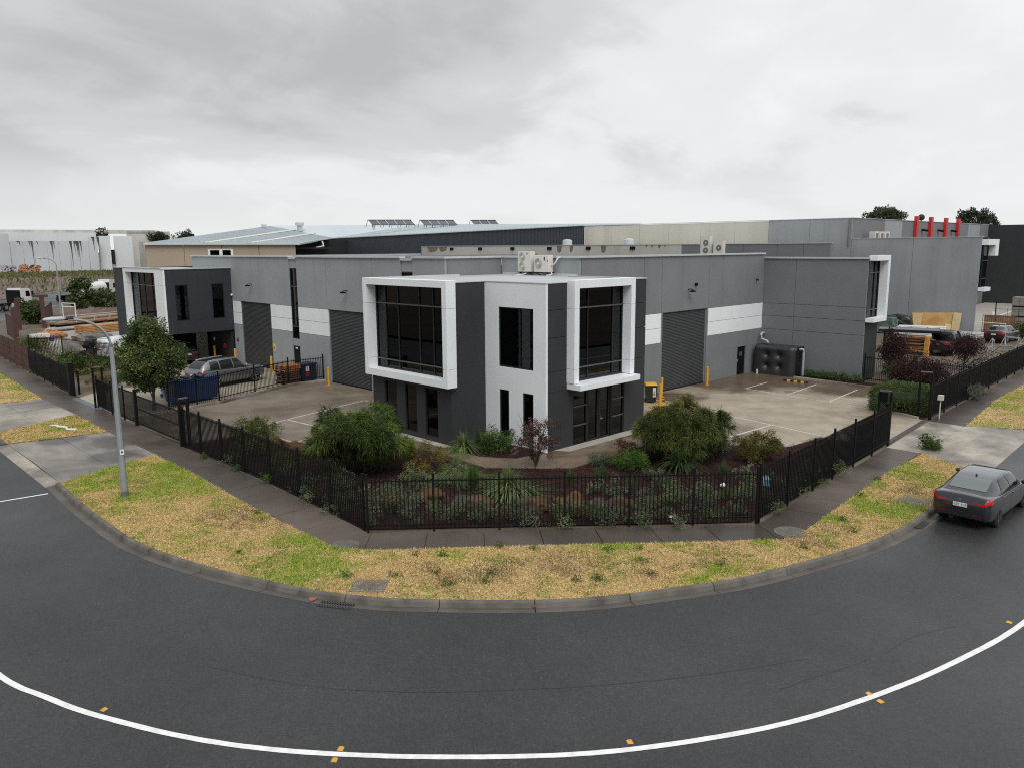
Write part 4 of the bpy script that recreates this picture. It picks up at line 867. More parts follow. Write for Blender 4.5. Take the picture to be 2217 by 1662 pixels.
for px, z0, w in ((78, 2.0, .4), (50, 10.6, .3), (72, 10, .3), (123, 4.5, .5), (128, 9, .2), (168, 0.8, .5), (176, 7, .3), (182, 5.5, .8), (185, 4.6, .3), (191, 6, .4), (90, 10.6, .2), (222, 8, .6), (234, 1.5, .5), (46, 11.5, .4)):
    u = px/230*34.3; zt = 14.2 if px > 210 else 12.55; q = P0+wd*u+wn*(0.13 if px > 210 else 0.03)
    sm.add([q-wd*w*1.1+Vector((0, 0, zt)), q+wd*w*0.9+Vector((0, 0, zt)), q+wd*(w*0.3+0.22)+Vector((0, 0, z0+(zt-z0)*.72)), q+wd*0.3+Vector((0, 0, z0)), q-wd*w*0.1+Vector((0, 0, z0+(zt-z0)*.7))], [(0, 1, 2, 3, 4)])
part('drip_stain', sm, mat('drip_black', (0.075, 0.08, 0.075), 0.9), sw)
for cols, u0, u1, sd in ((((0.5, 0.28, 0.36), (0.04, 0.04, 0.045), (0.45, 0.42, 0.5)), 0.0, 5.6, 3), (((0.5, 0.16, 0.05), (0.05, 0.035, 0.03), (0.45, 0.2, 0.06)), 6.2, 14.0, 8)):
    rg = random.Random(sd)
    for ci, c in enumerate(cols):
        gm = MB()
        for k in range(16):
            u = rg.uniform(u0+0.4, u1-0.4); z = rg.uniform(0.9, 3.0); a = rg.uniform(-0.9, 0.9); L = rg.uniform(0.4, 1.0); w = rg.uniform(0.12, 0.35)
            q = P0+wd*u+wn*((0.34 if u < 4.2 else 0.05)+ci*0.02)+Vector((0, 0, z)); d = (wd*math.cos(a)+Vector((0, 0, math.sin(a)*1.3)))*L; e = (Vector((0, 0, 1))*math.cos(a)-wd*math.sin(a))*w
            gm.add([q-d-e, q+d*0.7-e*1.4, q+d+e*0.4, q+e*1.5, q-d*0.8+e], [(0, 1, 2, 3, 4)])
        part('graffiti', gm, mat('graffiti_%d_%d' % (sd, ci), c, 0.6), sw)

# ------------------------------------------------------------------ trees on the skyline and far plants are made with the other plants below
# ------------------------------------------------------------------ lamp posts
def lamp_post(label, base, h, reach, r0, r1, dirx=(-1, 0), arm=1.15, group='street lamps along the left street'):
    t = thing('street_lamp', label, 'street lamp', base, group=group); x, y, z = base; d = Vector((*dirx, 0))
    part('pole', MB().tube([(x, y, z-0.05), (x, y, z+h-arm)], [r0, r1], 10), M_STEEL, t, smooth=False)
    pts = [Vector((x, y, z+h-arm-0.02))+Vector((0, 0, 1))*arm*math.sin(a)*0.93+d*reach*0.78*(1-math.cos(a)) for a in [k*math.pi/2/9 for k in range(10)]]
    pts += [Vector((x, y, z+h-0.06))+d*reach*0.9]
    a = part('arm', MB().tube(pts, [r1*0.95]+[r1*0.62]*10, 8), M_STEEL, t, smooth=True)
    e = pts[-1]; s = Vector((-d.y, d.x, 0))
    hd = MB(); rows = [(0.0, 0.05, 0.045), (0.12, 0.10, 0.07), (0.4, 0.13, 0.085), (0.62, 0.11, 0.06), (0.7, 0.03, 0.02)]; vs = []
    for q, w, hh in rows:
        for k in range(10): ang = 2*math.pi*k/10; vs.append(e+d*q+s*w*math.cos(ang)+Vector((0, 0, 0.02+hh*math.sin(ang))))
    hd.add(vs, [(i*10+k, i*10+(k+1) % 10, (i+1)*10+(k+1) % 10, (i+1)*10+k) for i in range(4) for k in range(10)]+[tuple(range(9, -1, -1)), tuple(40+k for k in range(10))])
    h_ = part('lamp_head', hd, mat('lamp_grey', (0.45, 0.46, 0.46), 0.5), t, smooth=True); part('neck', MB().tube([e-d*0.25, e+d*0.1], 0.05, 8), M_FRAME, h_)
    part('lens', MB().ball(e+d*0.4+Vector((0, 0, -0.05)), (0.2, 0.09, 0.05)), mat('lamp_lens', (0.6, 0.6, 0.58), 0.3), h_)
    return t
l1 = lamp_post('grey street lamp standing on the near verge, arm reaching over the road', (9.5, 30.24, 0), 6.72, 1.55, 0.125, 0.07)
part('pole_sticker', MB().box(9.42, 30.11, 1.62, 9.56, 30.118, 1.82), M_WHITEL, l1); part('pole_sticker', MB().box(9.46, 30.104, 1.69, 9.52, 30.109, 1.76), M_FRAME, l1)
part('base_collar', MB().cyl((9.5, 30.24), 0.135, 0, 0.22, 10), mat('weathered_steel', (0.15, 0.16, 0.165), 0.6, metal=0.3), l1)
lamp_post('thin distant street lamp beside the far road, in front of the white stained wall', (32.1, 121.4, 0), 8.0, 1.7, 0.14, 0.08)

# ------------------------------------------------------------------ trucks on the far road
M_TRW = mat('truck_white', (0.75, 0.76, 0.77), 0.3, coat=0.3); M_TYRE = mat('tyre', (0.016, 0.016, 0.017), 0.8); M_RIM = mat('alloy', (0.55, 0.56, 0.57), 0.3, metal=0.8)
def truck(label, loc, rz, roof=0.0, tank=False):
    t = thing('prime_mover', label, 'truck', loc, rz, group='white trucks on the far road')
    P = lambda n, mb, m, pr=t, **k: obj(n, mb.mesh(n), m, pr)
    cabp = [(0.0, 0.95), (0.05, 2.0), (0.25, 3.1+roof*0.3), (0.6, 3.25+roof), (2.1, 3.3+roof), (2.15, 1.2), (1.7, 1.0)]
    cab = P('cab', MB().extrude([(-x, -1.2, z) for x, z in cabp], (0, 2.4, 0)), M_TRW)
    P('windscreen', MB().extrude([(0.012-0.05, -1.05, 2.05), (0.012-0.22, -1.0, 2.95), (0.012-0.22, 1.0, 2.95), (0.012-0.05, 1.05, 2.05)], (0.02, 0, 0)), M_PANE, cab)
    for s in (-1, 1): P('side_window', MB().extrude([(-0.3, s*1.205, 2.0), (-0.45, s*1.205, 2.85), (-1.15, s*1.205, 2.85), (-1.15, s*1.205, 2.0)], (0, s*0.01, 0)), M_PANE, cab)
    P('rear_gap', MB().box(-2.5, -1.15, 1.0, -2.16, 1.15, 3.0), M_BLACK)
    for s in (-1, 1): P('mirror', MB().box(-0.1, s*1.25, 2.1, 0.05, s*1.5, 2.8), M_BLACK, cab)
    P('chassis', MB().box(-6.9, -0.45, 0.75, -0.6, -0.25, 1.05).box(-6.9, 0.25, 0.75, -0.6, 0.45, 1.05).box(-6.9, -0.9, 1.0, -3.2, 0.9, 1.12), M_BLACK)
    for s in (-1, 1): P('fuel_tank', MB().tube([(-2.2, s*0.95, 0.75), (-3.7, s*0.95, 0.75)], 0.33, 12), M_CAP)
    P('bumper', MB().box(-0.9, -1.2, 0.4, 0.06, 1.2, 0.94), M_TRW)
    if tank: P('tank_body', MB().tube([(-2.6, 0, 2.1), (-2.7, 0, 2.1), (-7.6, 0, 2.1), (-7.7, 0, 2.1)], [0.6, 1.15, 1.15, 0.6], 18), M_TRW)
    for x in (-1.35, -4.9, -6.2):
        for s in (-1, 1):
            w = P('wheel', MB().tube([(x, s*0.75, 0.52), (x, s*1.12, 0.52)], 0.52, 18), M_TYRE); P('rim', MB().tube([(x, s*1.05, 0.52), (x, s*1.135, 0.52)], 0.29, 14), M_RIM, w)
    return t
truck('white bare-chassis truck nearest the left edge, cab facing right', (33.2, 143.9, -0.1), R(33))
truck('white bare-chassis truck behind the slim tree and distant lamp', (47.6, 161.5, -0.1), R(33), 0.5)
truck('white tank truck half hidden by the charcoal office on the left', (52.5, 163.5, -0.1), R(33), 0.3, True)

# ------------------------------------------------------------------ fences and gates
M_BROWN = mat('brown_timber', (0.075, 0.032, 0.026), 0.7, var=0.25, vscale=1.5, fine=0.15)
def picket_mesh(w, d, h, tip):
    me_mb = MB().box(-w/2, -d/2, 0, w/2, d/2, h-tip)
    if tip: me_mb.add([(-w/2, -d/2, h-tip), (w/2, -d/2, h-tip), (w/2, d/2, h-tip), (-w/2, d/2, h-tip), (0, 0, h)], [(0, 1, 4), (1, 2, 4), (2, 3, 4), (3, 0, 4)])
    return me_mb.mesh('picket')
def fence(name, label, cat, posts, h=1.8, post_h=None, zs=(0.2, 1.67), sp=0.125, pw=0.027, tip=0.05, m=None, post_w=0.07, lift=0.06, rail=(0.03, 0.045), skip_posts=(), pname='picket', group=None):
    m = m or M_BLACK; o = (posts[0][0], posts[0][1], 0.0); t = thing(name, label, cat, o, group=group)
    ph = post_h or h+0.06; pm = picket_mesh(pw, min(pw, 0.03), h-lift, tip)
    pst = MB().box(-post_w/2, -post_w/2, -0.1, post_w/2, post_w/2, ph).box(-post_w/2-0.006, -post_w/2-0.006, ph, post_w/2+0.006, post_w/2+0.006, ph+0.02).mesh('post')
    for i, p in enumerate(posts):
        if i in skip_posts: continue
        a = posts[max(i-1, 0)]; b = posts[min(i+1, len(posts)-1)]
        obj('post', pst, m, t, (p[0]-o[0], p[1]-o[1], 0), (0, 0, math.atan2(b[1]-a[1], b[0]-a[0])))
    for a, b in zip(posts, posts[1:]):
        A, B = Vector((a[0]-o[0], a[1]-o[1], 0)), Vector((b[0]-o[0], b[1]-o[1], 0)); d = (B-A).normalized(); L = (B-A).length
        for z in zs:
            obj('rail', MB().beam(A+d*post_w*0.5+Vector((0, 0, z)), B-d*post_w*0.5+Vector((0, 0, z)), *rail).mesh('rail'), m, t)
        n = max(1, round((L-post_w)/sp)-1); ang = math.atan2(d.y, d.x)
        for k in range(1, n+1):
            q = A+d*(post_w/2+(L-post_w)*k/(n+1)); obj(pname, pm, m, t, (q.x, q.y, lift), (0, 0, ang))
    return t
def portal(t, p, q, h, m=None, w=0.09):
    """pair of tall gate guide posts with a head bar, part of fence t"""
    part('guide_post', MB().box(p[0]-w/2, p[1]-w/2, -0.05, p[0]+w/2, p[1]+w/2, h), m or M_BLACK, t); part('guide_post', MB().box(q[0]-w/2, q[1]-w/2, -0.05, q[0]+w/2, q[1]+w/2, h), m or M_BLACK, t)
    part('head_bar', MB().beam((p[0], p[1], h+0.03), (q[0], q[1], h+0.03), w+0.02, 0.05), mat('bar_grey', (0.09, 0.09, 0.095), 0.4), t)

PF0, PF1 = (13.72, 20.68), (23.26, 12.24)
front = [(PF0[0]+(PF1[0]-PF0[0])*k/6, PF0[1]+(PF1[1]-PF0[1])*k/6) for k in range(7)]
fence('picket_fence', 'black steel picket fence across the corner in front of the garden bed', 'fence', front, 1.80, 1.9, pw=0.032)
fence('picket_fence', 'black steel picket fence beside the left footpath, between corner and left gate', 'fence', [(13.72, 20.9), (13.86, 23.1), (14.0, 25.5), (14.1, 27.9), (14.15, 30.15), (14.17, 32.3), (14.17, 34.4), (14.18, 36.2)], 1.8, 1.88, pw=0.032)
rf = fence('picket_fence', 'black steel picket fence beside the right footpath, ending at the open driveway', 'fence', [(23.45, 12.26), (25.7, 12.38), (28.0, 12.52), (30.1, 12.7), (32.4, 12.84), (34.7, 12.98), (37.0, 13.16)], 1.86, 1.96, pw=0.032)
portal(rf, (37.15, 13.2), (36.95, 13.65), 2.42); part('mesh_plate', MB().box(36.95, 13.3, 1.95, 37.0, 13.6, 2.4), M_BLACK, rf)
lg = fence('sliding_gate', 'closed black sliding gate in front of the left yard', 'gate', [(14.24, 36.6), (14.28, 42.4)], 1.62, 1.7, (0.14, 0.9, 1.58), 0.105, 0.022, 0.0, lift=0.14, rail=(0.045, 0.06))
portal(lg, (14.1, 36.35), (14.5, 36.4), 2.2, w=0.12); part('latch_post', MB().box(14.2, 42.42, 0, 14.34, 42.6, 1.9), M_BLACK, lg)
l3 = fence('sliding_gate', 'open black gate leaf parked beside the left footpath under the green street tree', 'gate', [(14.3, 42.75), (14.3, 44.4), (14.32, 46.4), (14.4, 49.0)], 1.7, 1.85, (0.14, 1.66), 0.115, 0.024, 0.0, lift=0.12, rail=(0.045, 0.06))
portal(l3, (14.3, 49.15), (14.75, 49.05), 2.3, w=0.1)
fence('picket_fence', 'black picket fence on a low kerb between the two left yards', 'fence', [(16.8, 44.72), (18.55, 45.1), (20.0, 45.35), (22.87, 46.55), (25.9, 47.78), (28.45, 47.62)], 1.72, 1.85, (0.3, 1.6), 0.125, 0.024, 0.05, lift=0.16)
l4 = fence('picket_fence', 'flat-topped black fence beside the far left footpath, next to the brown fence', 'fence', [(14.62, 55.0), (14.72, 57.4), (14.84, 59.8), (14.97, 62.2), (15.1, 64.6), (15.24, 67.0)], 1.78, 1.84, (0.16, 1.72), 0.085, 0.04, 0.0, lift=0.1, rail=(0.05, 0.06))
part('gate_motor_post', MB().box(14.45, 54.4, 0, 14.75, 54.85, 2.05).box(14.95, 54.5, 0, 15.05, 54.62, 1.5), M_BLACK, l4)
fence('picket_fence', 'black picket fence along the back of the overgrown left garden', 'fence', [(17.6, 76.9), (19.4, 74.1), (20.4, 69.2), (21.3, 66.4)], 1.75, 1.85, (0.2, 1.6), 0.15, 0.03)
fence('picket_fence', 'flat-topped black fence running away beside the right footpath, past the letterbox', 'fence', [(44.35, 13.72)]+[(44.35+2.45*k, 13.72+0.105*k) for k in range(1, 10)]+[(70, 14.82)], 1.82, 1.88, (0.16, 1.74), 0.105, 0.034, 0.0, lift=0.1, rail=(0.05, 0.06))
rp = thing('gate_portal', 'tall black gate guide posts beside the letterbox at the right driveway', 'gate post', (44.1, 13.7, 0)); portal(rp, (44.1, 13.72), (43.98, 14.25), 2.42)
fence('picket_fence', 'black picket fence between the right yard and the timber yard, behind the hedge', 'fence', [(53.55, 20.9), (53.5, 18.6), (53.4, 16.3), (53.3, 14.3)], 1.75, 1.85, (0.2, 1.6), 0.125)
fence('paling_fence', 'dark red-brown paling fence at the left edge beside the far footpath', 'fence', [(15.26, 67.15), (15.4, 69.6), (15.5, 72.1), (15.65, 74.6), (15.8, 77.1), (16.0, 80.0), (16.3, 84.0)], 1.95, 1.95, (0.3, 1.2, 1.9), 0.115, 0.085, 0.0, M_BROWN, 0.12, pname='paling')
for nm, a, b, lab in (('timber_gate', (19.8, 90.2), (20.9, 99.5), 'open brown timber gate leaf at the left edge'), ('timber_gate', (26.3, 106.0), (30.0, 117.5), 'brown timber gate leaf beside the distant lamp post')):
    fence(nm, lab, 'gate', [a, b], 2.3, 2.3, (0.25, 2.25), 0.16, 0.14, 0.0, M_BROWN, 0.12, pname='board')
for p, h, lab in (((19.6, 90.0), 3.5, 'tall brown gate post nearest the left edge'), ((23.2, 104.6), 3.6, 'tall brown gate post left of the small far tree'), ((26.0, 105.6), 3.8, 'tall brown gate post with cross piece right of the small far tree')):
    mb = MB().box(p[0]-0.2, p[1]-0.2, 0, p[0]+0.2, p[1]+0.2, h)
    if h > 3.7: mb.beam((p[0]-0.9, p[1]+0.4, h-0.1), (p[0]+0.6, p[1]-0.3, h-0.1), 0.25, 0.3)
    solo('gate_post', mb, M_BROWN, lab, 'gate post', (p[0], p[1], 0), 'brown gate posts')
fence('wire_fence', 'thin wire fence along the edge of the far paddock', 'fence', [(20.5, 143), (28, 158), (35, 171), (46, 192), (56, 210)], 1.6, 1.8, (0.8, 1.6), 4.0, 0.05, 0.0, M_STEEL, 0.08, rail=(0.02, 0.02))

# ------------------------------------------------------------------ vehicles
def herm(xs, ys, x):
    n = len(xs); x = min(max(x, xs[0]), xs[-1]); i = min(max(int(np.searchsorted(xs, x))-1, 0), n-2)
    h = xs[i+1]-xs[i]; t = (x-xs[i])/h
    def sl(k):
        if k == 0: return (ys[1]-ys[0])/(xs[1]-xs[0])
        if k == n-1: return (ys[-1]-ys[-2])/(xs[-1]-xs[-2])
        a = (ys[k]-ys[k-1])/(xs[k]-xs[k-1]); b = (ys[k+1]-ys[k])/(xs[k+1]-xs[k])
        return 0.0 if a*b <= 0 else 2*a*b/(a+b)
    m0, m1 = sl(i)*h, sl(i+1)*h
    return (2*t**3-3*t*t+1)*ys[i]+(t**3-2*t*t+t)*m0+(-2*t**3+3*t*t)*ys[i+1]+(t**3-t*t)*m1
class Loft:
    """smooth hull: stations along x, half-section profile v in 0..1, mirrored in y"""
    def __init__(s, st, prof): s.xs = [q[0] for q in st]; s.cols = list(zip(*[q[1:] for q in st])); s.prof = prof
    def params(s, x): return [herm(s.xs, c, x) for c in s.cols]
    def at(s, x, v, side=1):
        pts = s.prof(*s.params(x)); n = len(pts)-1; k = min(int(v*n), n-1); t = v*n-k
        g = lambda j: pts[min(max(j, 0), n)]
        p0, p1, p2, p3 = g(k-1), g(k), g(k+1), g(k+2)
        f = lambda a, b, c, d: 0.5*(2*b+(c-a)*t+(2*a-5*b+4*c-d)*t*t+(3*b-a-3*c+d)*t**3)*1.0
        return Vector((x, side*max(f(p0[0], p1[0], p2[0], p3[0]), 0 if k else -1e9), f(p0[1], p1[1], p2[1], p3[1])))
    def hull(s, nx=40, nv=18):
        mb = MB(); X = np.linspace(s.xs[0], s.xs[-1], nx); ring = [(v, 1) for v in np.linspace(0, 1, nv)]+[(v, -1) for v in np.linspace(1, 0, nv)[1:-1]]
        vs = [s.at(x, v, sd) for x in X for v, sd in ring]; n = len(ring)
        fs = [(i*n+j, i*n+(j+1) % n, (i+1)*n+(j+1) % n, (i+1)*n+j) for i in range(nx-1) for j in range(n)]+[tuple(range(n-1, -1, -1)), tuple((nx-1)*n+j for j in range(n))]
        return mb.add(vs, fs)
    def patch(s, x0, x1, v0, v1, side=1, off=0.008, nx=8, nv=6, fx=None):
        """skin patch lying just proud of the hull; fx(t) may give (x0, x1) per row so the ends can rake"""
        P = []
        for j in range(nv+1):
            v = v0+(v1-v0)*j/nv; a, b = fx(j/nv) if fx else (x0, x1)
            P.append([s.at(a+(b-a)*i/nx, v, side) for i in range(nx+1)])
        vs = []
        for j in range(nv+1):
            for i in range(nx+1):
                du = P[j][min(i+1, nx)]-P[j][max(i-1, 0)]; dv = P[min(j+1, nv)][i]-P[max(j-1, 0)][i]; nn = du.cross(dv)
                if nn.length > 1e-9: nn.normalize()
                c = Vector((P[j][i].x, 0, 0.6)); nn = -nn if nn.dot(P[j][i]-c) < 0 else nn; vs.append(P[j][i]+nn*off)
        return MB().add(vs, [(j*(nx+1)+i, j*(nx+1)+i+1, (j+1)*(nx+1)+i+1, (j+1)*(nx+1)+i) for j in range(nv) for i in range(nx)])
def body_prof(hw, zb, zt, zc):
    H = zt-zb
    return [(0, zb), (0.6*hw, zb), (0.90*hw, zb+0.02), (0.975*hw, zb+0.18*H), (hw, zb+0.45*H), (0.992*hw, zb+0.70*H), (0.965*hw, zt-0.07*H), (0.90*hw, zt), (0.6*hw, zt+(zc-zt)*0.7), (0, zc)]
def cabin_prof(hb, zb, ht, zt):
    H = zt-zb
    return [(hb, zb), (hb*0.93+ht*0.07, zb+0.2*H), (hb*0.5+ht*0.5, zb+0.62*H), (ht*1.01, zt-0.10*H), (ht*0.90, zt-0.02*H), (ht*0.5, zt-0.004), (0, zt)]
M_LAMP = mat('tail_lamp_red', (0.50, 0.010, 0.016), 0.2, coat=0.5); M_REFL = mat('reflector_red', (0.16, 0.008, 0.010), 0.3); M_HEAD = mat('head_lamp', (0.6, 0.62, 0.64), 0.15, coat=0.5)
M_TRIM = mat('black_trim', (0.014, 0.014, 0.015), 0.35); M_CARGL = mat('car_glass', (0.012, 0.014, 0.015), 0.03, spec=0.6)
M_PLATE = mat('number_plate', (0.7, 0.7, 0.68), 0.4); M_CHROME = mat('chrome', (0.7, 0.7, 0.7), 0.2, metal=1.0)
def cutwheels(mesh, wheels, r, hw):
    o = bpy.data.objects.new('tmp', mesh); COL.objects.link(o); cut = []
    cb_ = MB()
    for x in wheels: cb_.tube([(x, -hw-0.2, r), (x, -hw+0.24, r)], r+0.065, 28).tube([(x, hw-0.24, r), (x, hw+0.2, r)], r+0.065, 28)
    c = bpy.data.objects.new('tmp_cut', cb_.mesh('cut')); COL.objects.link(c)
    md = o.modifiers.new('b', 'BOOLEAN'); md.operation = 'DIFFERENCE'; md.object = c; md.solver = 'EXACT'
    bpy.context.view_layer.update()
    me = bpy.data.meshes.new_from_object(o.evaluated_get(bpy.context.evaluated_depsgraph_get()))
    for q in (o, c): bpy.data.objects.remove(q)
    return me
def add_wheels(t, wheels, r, hw, rim=None, spokes=5, width=0.23):
    rim = rim or M_RIM
    for x in wheels:
        for s in (-1, 1):
            y1 = s*(hw-0.015); y0 = s*(hw-0.015-width)
            w = obj('wheel', MB().tube([(x, y0, r), (x, y0+s*0.03, r), (x, y1-s*0.03, r), (x, y1, r)], [r*0.93, r, r, r*0.92], 26).mesh('wheel', smooth=False), M_TYRE, t)
            rm = MB().tube([(x, y1-s*0.005, r), (x, y1+s*0.006, r)], r*0.70, 24); obj('brake', rm.mesh('brake'), M_TRIM, w)
            sp = MB()
            for k in range(spokes):
                a = 2*math.pi*k/spokes+0.3
                for da in (-0.12, 0.12): sp.beam((x, y1+s*0.012, r), (x+math.cos(a+da)*r*0.69, y1+s*0.012, r+math.sin(a+da)*r*0.69), 0.025, 0.02, (0, 1, 0))
            nr = 24; vs = []
            for k in range(nr):
                a = 2*math.pi*k/nr
                for rr in (r*0.64, r*0.72): vs.append((x+math.cos(a)*rr, y1+s*0.016, r+math.sin(a)*rr))
            sp.add(vs, [(2*k, 2*k+1, 2*((k+1) % nr)+1, 2*((k+1) % nr)) for k in range(nr)]); sp.tube([(x, y1, r), (x, y1+s*0.025, r)], r*0.13, 12)
            obj('rim', sp.mesh('rim'), rim, w)
def car(name, label, cat, loc, rz, paint, low, cab, wheels, r, hw, glass_x, sides, roof_mat=None, tail=None, plate=None, scale=1.0, rails=False, rim=None, spokes=5, group=None, clad=False, plate_x=None, screen_mat=None):
    t = thing(name, label, cat, loc, rz, group); t.scale = (scale,)*3
    P = lambda n, mb, m, sm=False, pr=t: obj(n, mb.mesh(n, smooth=sm), m, pr)
    L = Loft(low, body_prof); C = Loft(cab, cabin_prof); x0, x1 = low[0][0], low[-1][0]
    me = cutwheels(L.hull(64, 20).mesh('body'), wheels, r, hw); me.shade_smooth()
    try: me.set_sharp_from_angle(angle=R(42))
    except Exception: pass
    body = obj('body', me, paint, t)
    P('cabin', C.hull(48, 14), paint, True)
    for x in wheels:
        for s in (-1, 1): P('wheel_well', MB().tube([(x, s*(hw-0.26), r), (x, s*(hw-0.25), r)], r+0.07, 20), M_TRIM)
    add_wheels(t, wheels, r, hw, rim, spokes)
    (ra, rb_), (wa, wb) = glass_x
    for nm, (a, b) in (('rear_window', (ra, rb_)), ('windscreen', (wa, wb))):
        g = C.patch(a, b, 0.66, 1.0, 1, 0.010, 8, 6); g2 = C.patch(a, b, 0.66, 1.0, -1, 0.010, 8, 6)
        P(nm, g.add(g2.v, g2.f), screen_mat if (screen_mat and nm == 'rear_window') else M_CARGL, True)
    for s in (-1, 1):
        for a, b, c, d in sides: P('side_window', C.patch(0, 0, 0.10, 0.50, s, 0.009, 8, 5, fx=lambda q, a=a, b=b, c=c, d=d: (a+(c-a)*q, b+(d-b)*q)), M_CARGL, True)
        xs = [x for x in (sides[0][0]-0.03, (sides[0][1]+sides[1][0])/2, sides[-1][1]-0.05)] if len(sides) > 1 else []
        for x in xs[1:]: P('door_gap', L.patch(x-0.006, x+0.006, 0.24, 0.76, s, 0.004, 1, 10), M_TRIM, pr=body)
        for x in ((sides[0][0]+0.12, sides[1][0]+0.12) if len(sides) > 1 else ()):
            q = L.at(x, 0.63, s); P('door_handle', MB().beam(q+Vector((0, s*0.012, 0)), q+Vector((0.2, s*0.012, 0.005)), 0.03, 0.028), paint)
        xm = sides[-1][1]-0.12; q = C.at(min(xm, cab[-2][0]), 0.08, s)
        mi = P('mirror', MB().ball((q.x+0.02, q.y+s*0.16, q.z+0.10), (0.075, 0.12, 0.085), 10, 8), paint, True)
        if tail:
            za, zb = tail; P('tail_light', L.patch(x0+0.005, x0+0.30, za, zb, s, 0.012, 6, 4), M_LAMP, True)
            y0 = low[0][1]; zz0, zz1 = L.at(x0, za, 1).z, L.at(x0, zb, 1).z
            P('tail_light', MB().extrude([(x0-0.004, s*y0*0.99, zz0), (x0-0.004, s*y0*0.99, zz1), (x0-0.004, s*y0*0.50, zz1-0.035), (x0-0.004, s*y0*0.50, zz0+0.03)], (-0.02, 0, 0)), M_LAMP)
        P('head_light', L.patch(x1-0.34, x1-0.06, 0.66, 0.74, s, 0.010, 6, 3), M_HEAD, True)
        P('sill', L.patch(wheels[0]+r+0.09, wheels[1]-r-0.09, 0.16, 0.30, s, 0.006, 10, 3), M_TRIM if clad else paint, True)
        if rails: P('roof_rail', MB().tube(curve([C.at(x, 0.66, s)+Vector((0, 0, 0.03)) for x in np.linspace(rb_+0.1, wa-0.15, 6)], 0.2), 0.022, 6), M_CHROME)
    if roof_mat:
        g = C.patch(rb_+0.08, wa-0.06, 0.70, 1.0, 1, 0.008, 10, 5); g2 = C.patch(rb_+0.08, wa-0.06, 0.70, 1.0, -1, 0.008, 10, 5); P('sunroof', g.add(g2.v, g2.f), roof_mat, True)
    zb_, zt_ = low[0][2], low[0][3]; yb = low[0][1]
    zg = zb_+(zt_-zb_)*0.50
    P('boot_gap', MB().box(x0-0.006, -yb*0.86, zg-0.008, x0+0.02, yb*0.86, zg+0.008).box(x0-0.006, -yb*0.86, zg+0.008, x0+0.02, -yb*0.845, zt_-0.02).box(x0-0.006, yb*0.845, zg+0.008, x0+0.02, yb*0.86, zt_-0.02), M_TRIM, pr=body)
    P('lower_bumper', MB().box(x0-0.022, -yb*0.80, zb_+0.02, x0+0.02, yb*0.80, zb_+0.10), M_TRIM)
    P('rear_bumper', MB().box(x0-0.03, -yb*0.93, zb_-0.06, x0+0.05, yb*0.93, zb_+0.03), M_TRIM)
    for s in (-1, 1): P('reflector', MB().box(x0-0.042, s*yb*0.55, zb_+0.035, x0-0.005, s*yb*0.9, zb_+0.06), M_REFL)
    if plate:
        zp = plate_x or (zb_+(zt_-zb_)*0.56); pl = P('number_plate', MB().box(x0-0.030, -0.20, zp, x0-0.012, 0.20, zp+0.125), M_PLATE)
        if plate != ' ': obj('plate_text', text_mesh(plate, 0.115, 0.001), M_FRAME, pl, (x0-0.032, 0, zp+0.062), (R(90), 0, R(-90)))
    P('shark_fin', MB().extrude([(rb_+0.16, -0.02, C.at(rb_+0.16, 1, 1).z-0.01), (rb_+0.32, -0.02, C.at(rb_+0.32, 1, 1).z-0.01), (rb_+0.17, -0.02, C.at(rb_+0.17, 1, 1).z+0.06)], (0, 0.04, 0)), M_TRIM)
    return t
SED_LOW = [(-2.34, .70, .44, .90, .92), (-2.31, .78, .36, .99, 1.03), (-2.2, .845, .29, 1.04, 1.095), (-1.75, .89, .22, 1.03, 1.08), (-1.0, .905, .20, .995, 1.0), (0, .905, .19, .96, .965), (.9, .90, .19, .94, .965), (1.35, .895, .19, .92, .98), (1.8, .88, .21, .86, .92), (2.12, .83, .25, .77, .82), (2.28, .74, .30, .67, .71), (2.36, .60, .38, .57, .58)]
SED_CAB = [(-2.0, .70, 1.03, .60, 1.06), (-1.72, .79, 1.01, .60, 1.16), (-1.12, .83, .98, .575, 1.385), (-.6, .845, .96, .595, 1.44), (0, .85, .95, .60, 1.455), (.42, .85, .94, .595, 1.425), (.9, .83, .94, .61, 1.22), (1.36, .72, .95, .66, .985)]
P_GREY = mat('car_paint_grey', (0.036, 0.038, 0.046), 0.25, metal=0.6, coat=1.0)
P_BLACK = mat('car_paint_black', (0.008, 0.008, 0.009), 0.25, coat=1.0); P_SILV = mat('car_paint_silver', (0.20, 0.205, 0.21), 0.3, metal=0.6, coat=1.0); P_DARK = mat('car_paint_dark_grey', (0.028, 0.029, 0.032), 0.3, metal=0.4, coat=1.0)
sed = car('parked_car', 'dark grey sedan seen from behind, driving away at the right edge', 'car', (30.15, 7.43, ZR), R(-1.0), P_GREY, SED_LOW, SED_CAB, (-1.42, 1.42), 0.335, 0.905,
          ((-1.78, -1.14), (.48, 1.30)), ((-1.22, -.36, -.92, -.38), (-.28, .78, -.30, .30)), None, (0.60, 0.745), '1SY 1LF', 1.03, rim=mat('alloy_dark', (0.10, 0.10, 0.105), 0.35, metal=0.7), screen_mat=mat('rear_screen', (0.14, 0.16, 0.155), 0.12, spec=0.6))
sed.name = 'moving_car'
obj('badge', MB().tube([(-2.352, 0, .93), (-2.36, 0, .93)], 0.04, 16).mesh('badge'), M_CHROME, sed); obj('badge_centre', MB().tube([(-2.361, 0, .93), (-2.363, 0, .93)], 0.027, 12).mesh('badge_centre'), mat('badge_blue', (0.05, 0.15, 0.4), 0.4), sed)
obj('model_letters', MB().box(-2.352, -.52, .90, -2.345, -.40, .925).mesh('model_letters'), M_CHROME, sed)
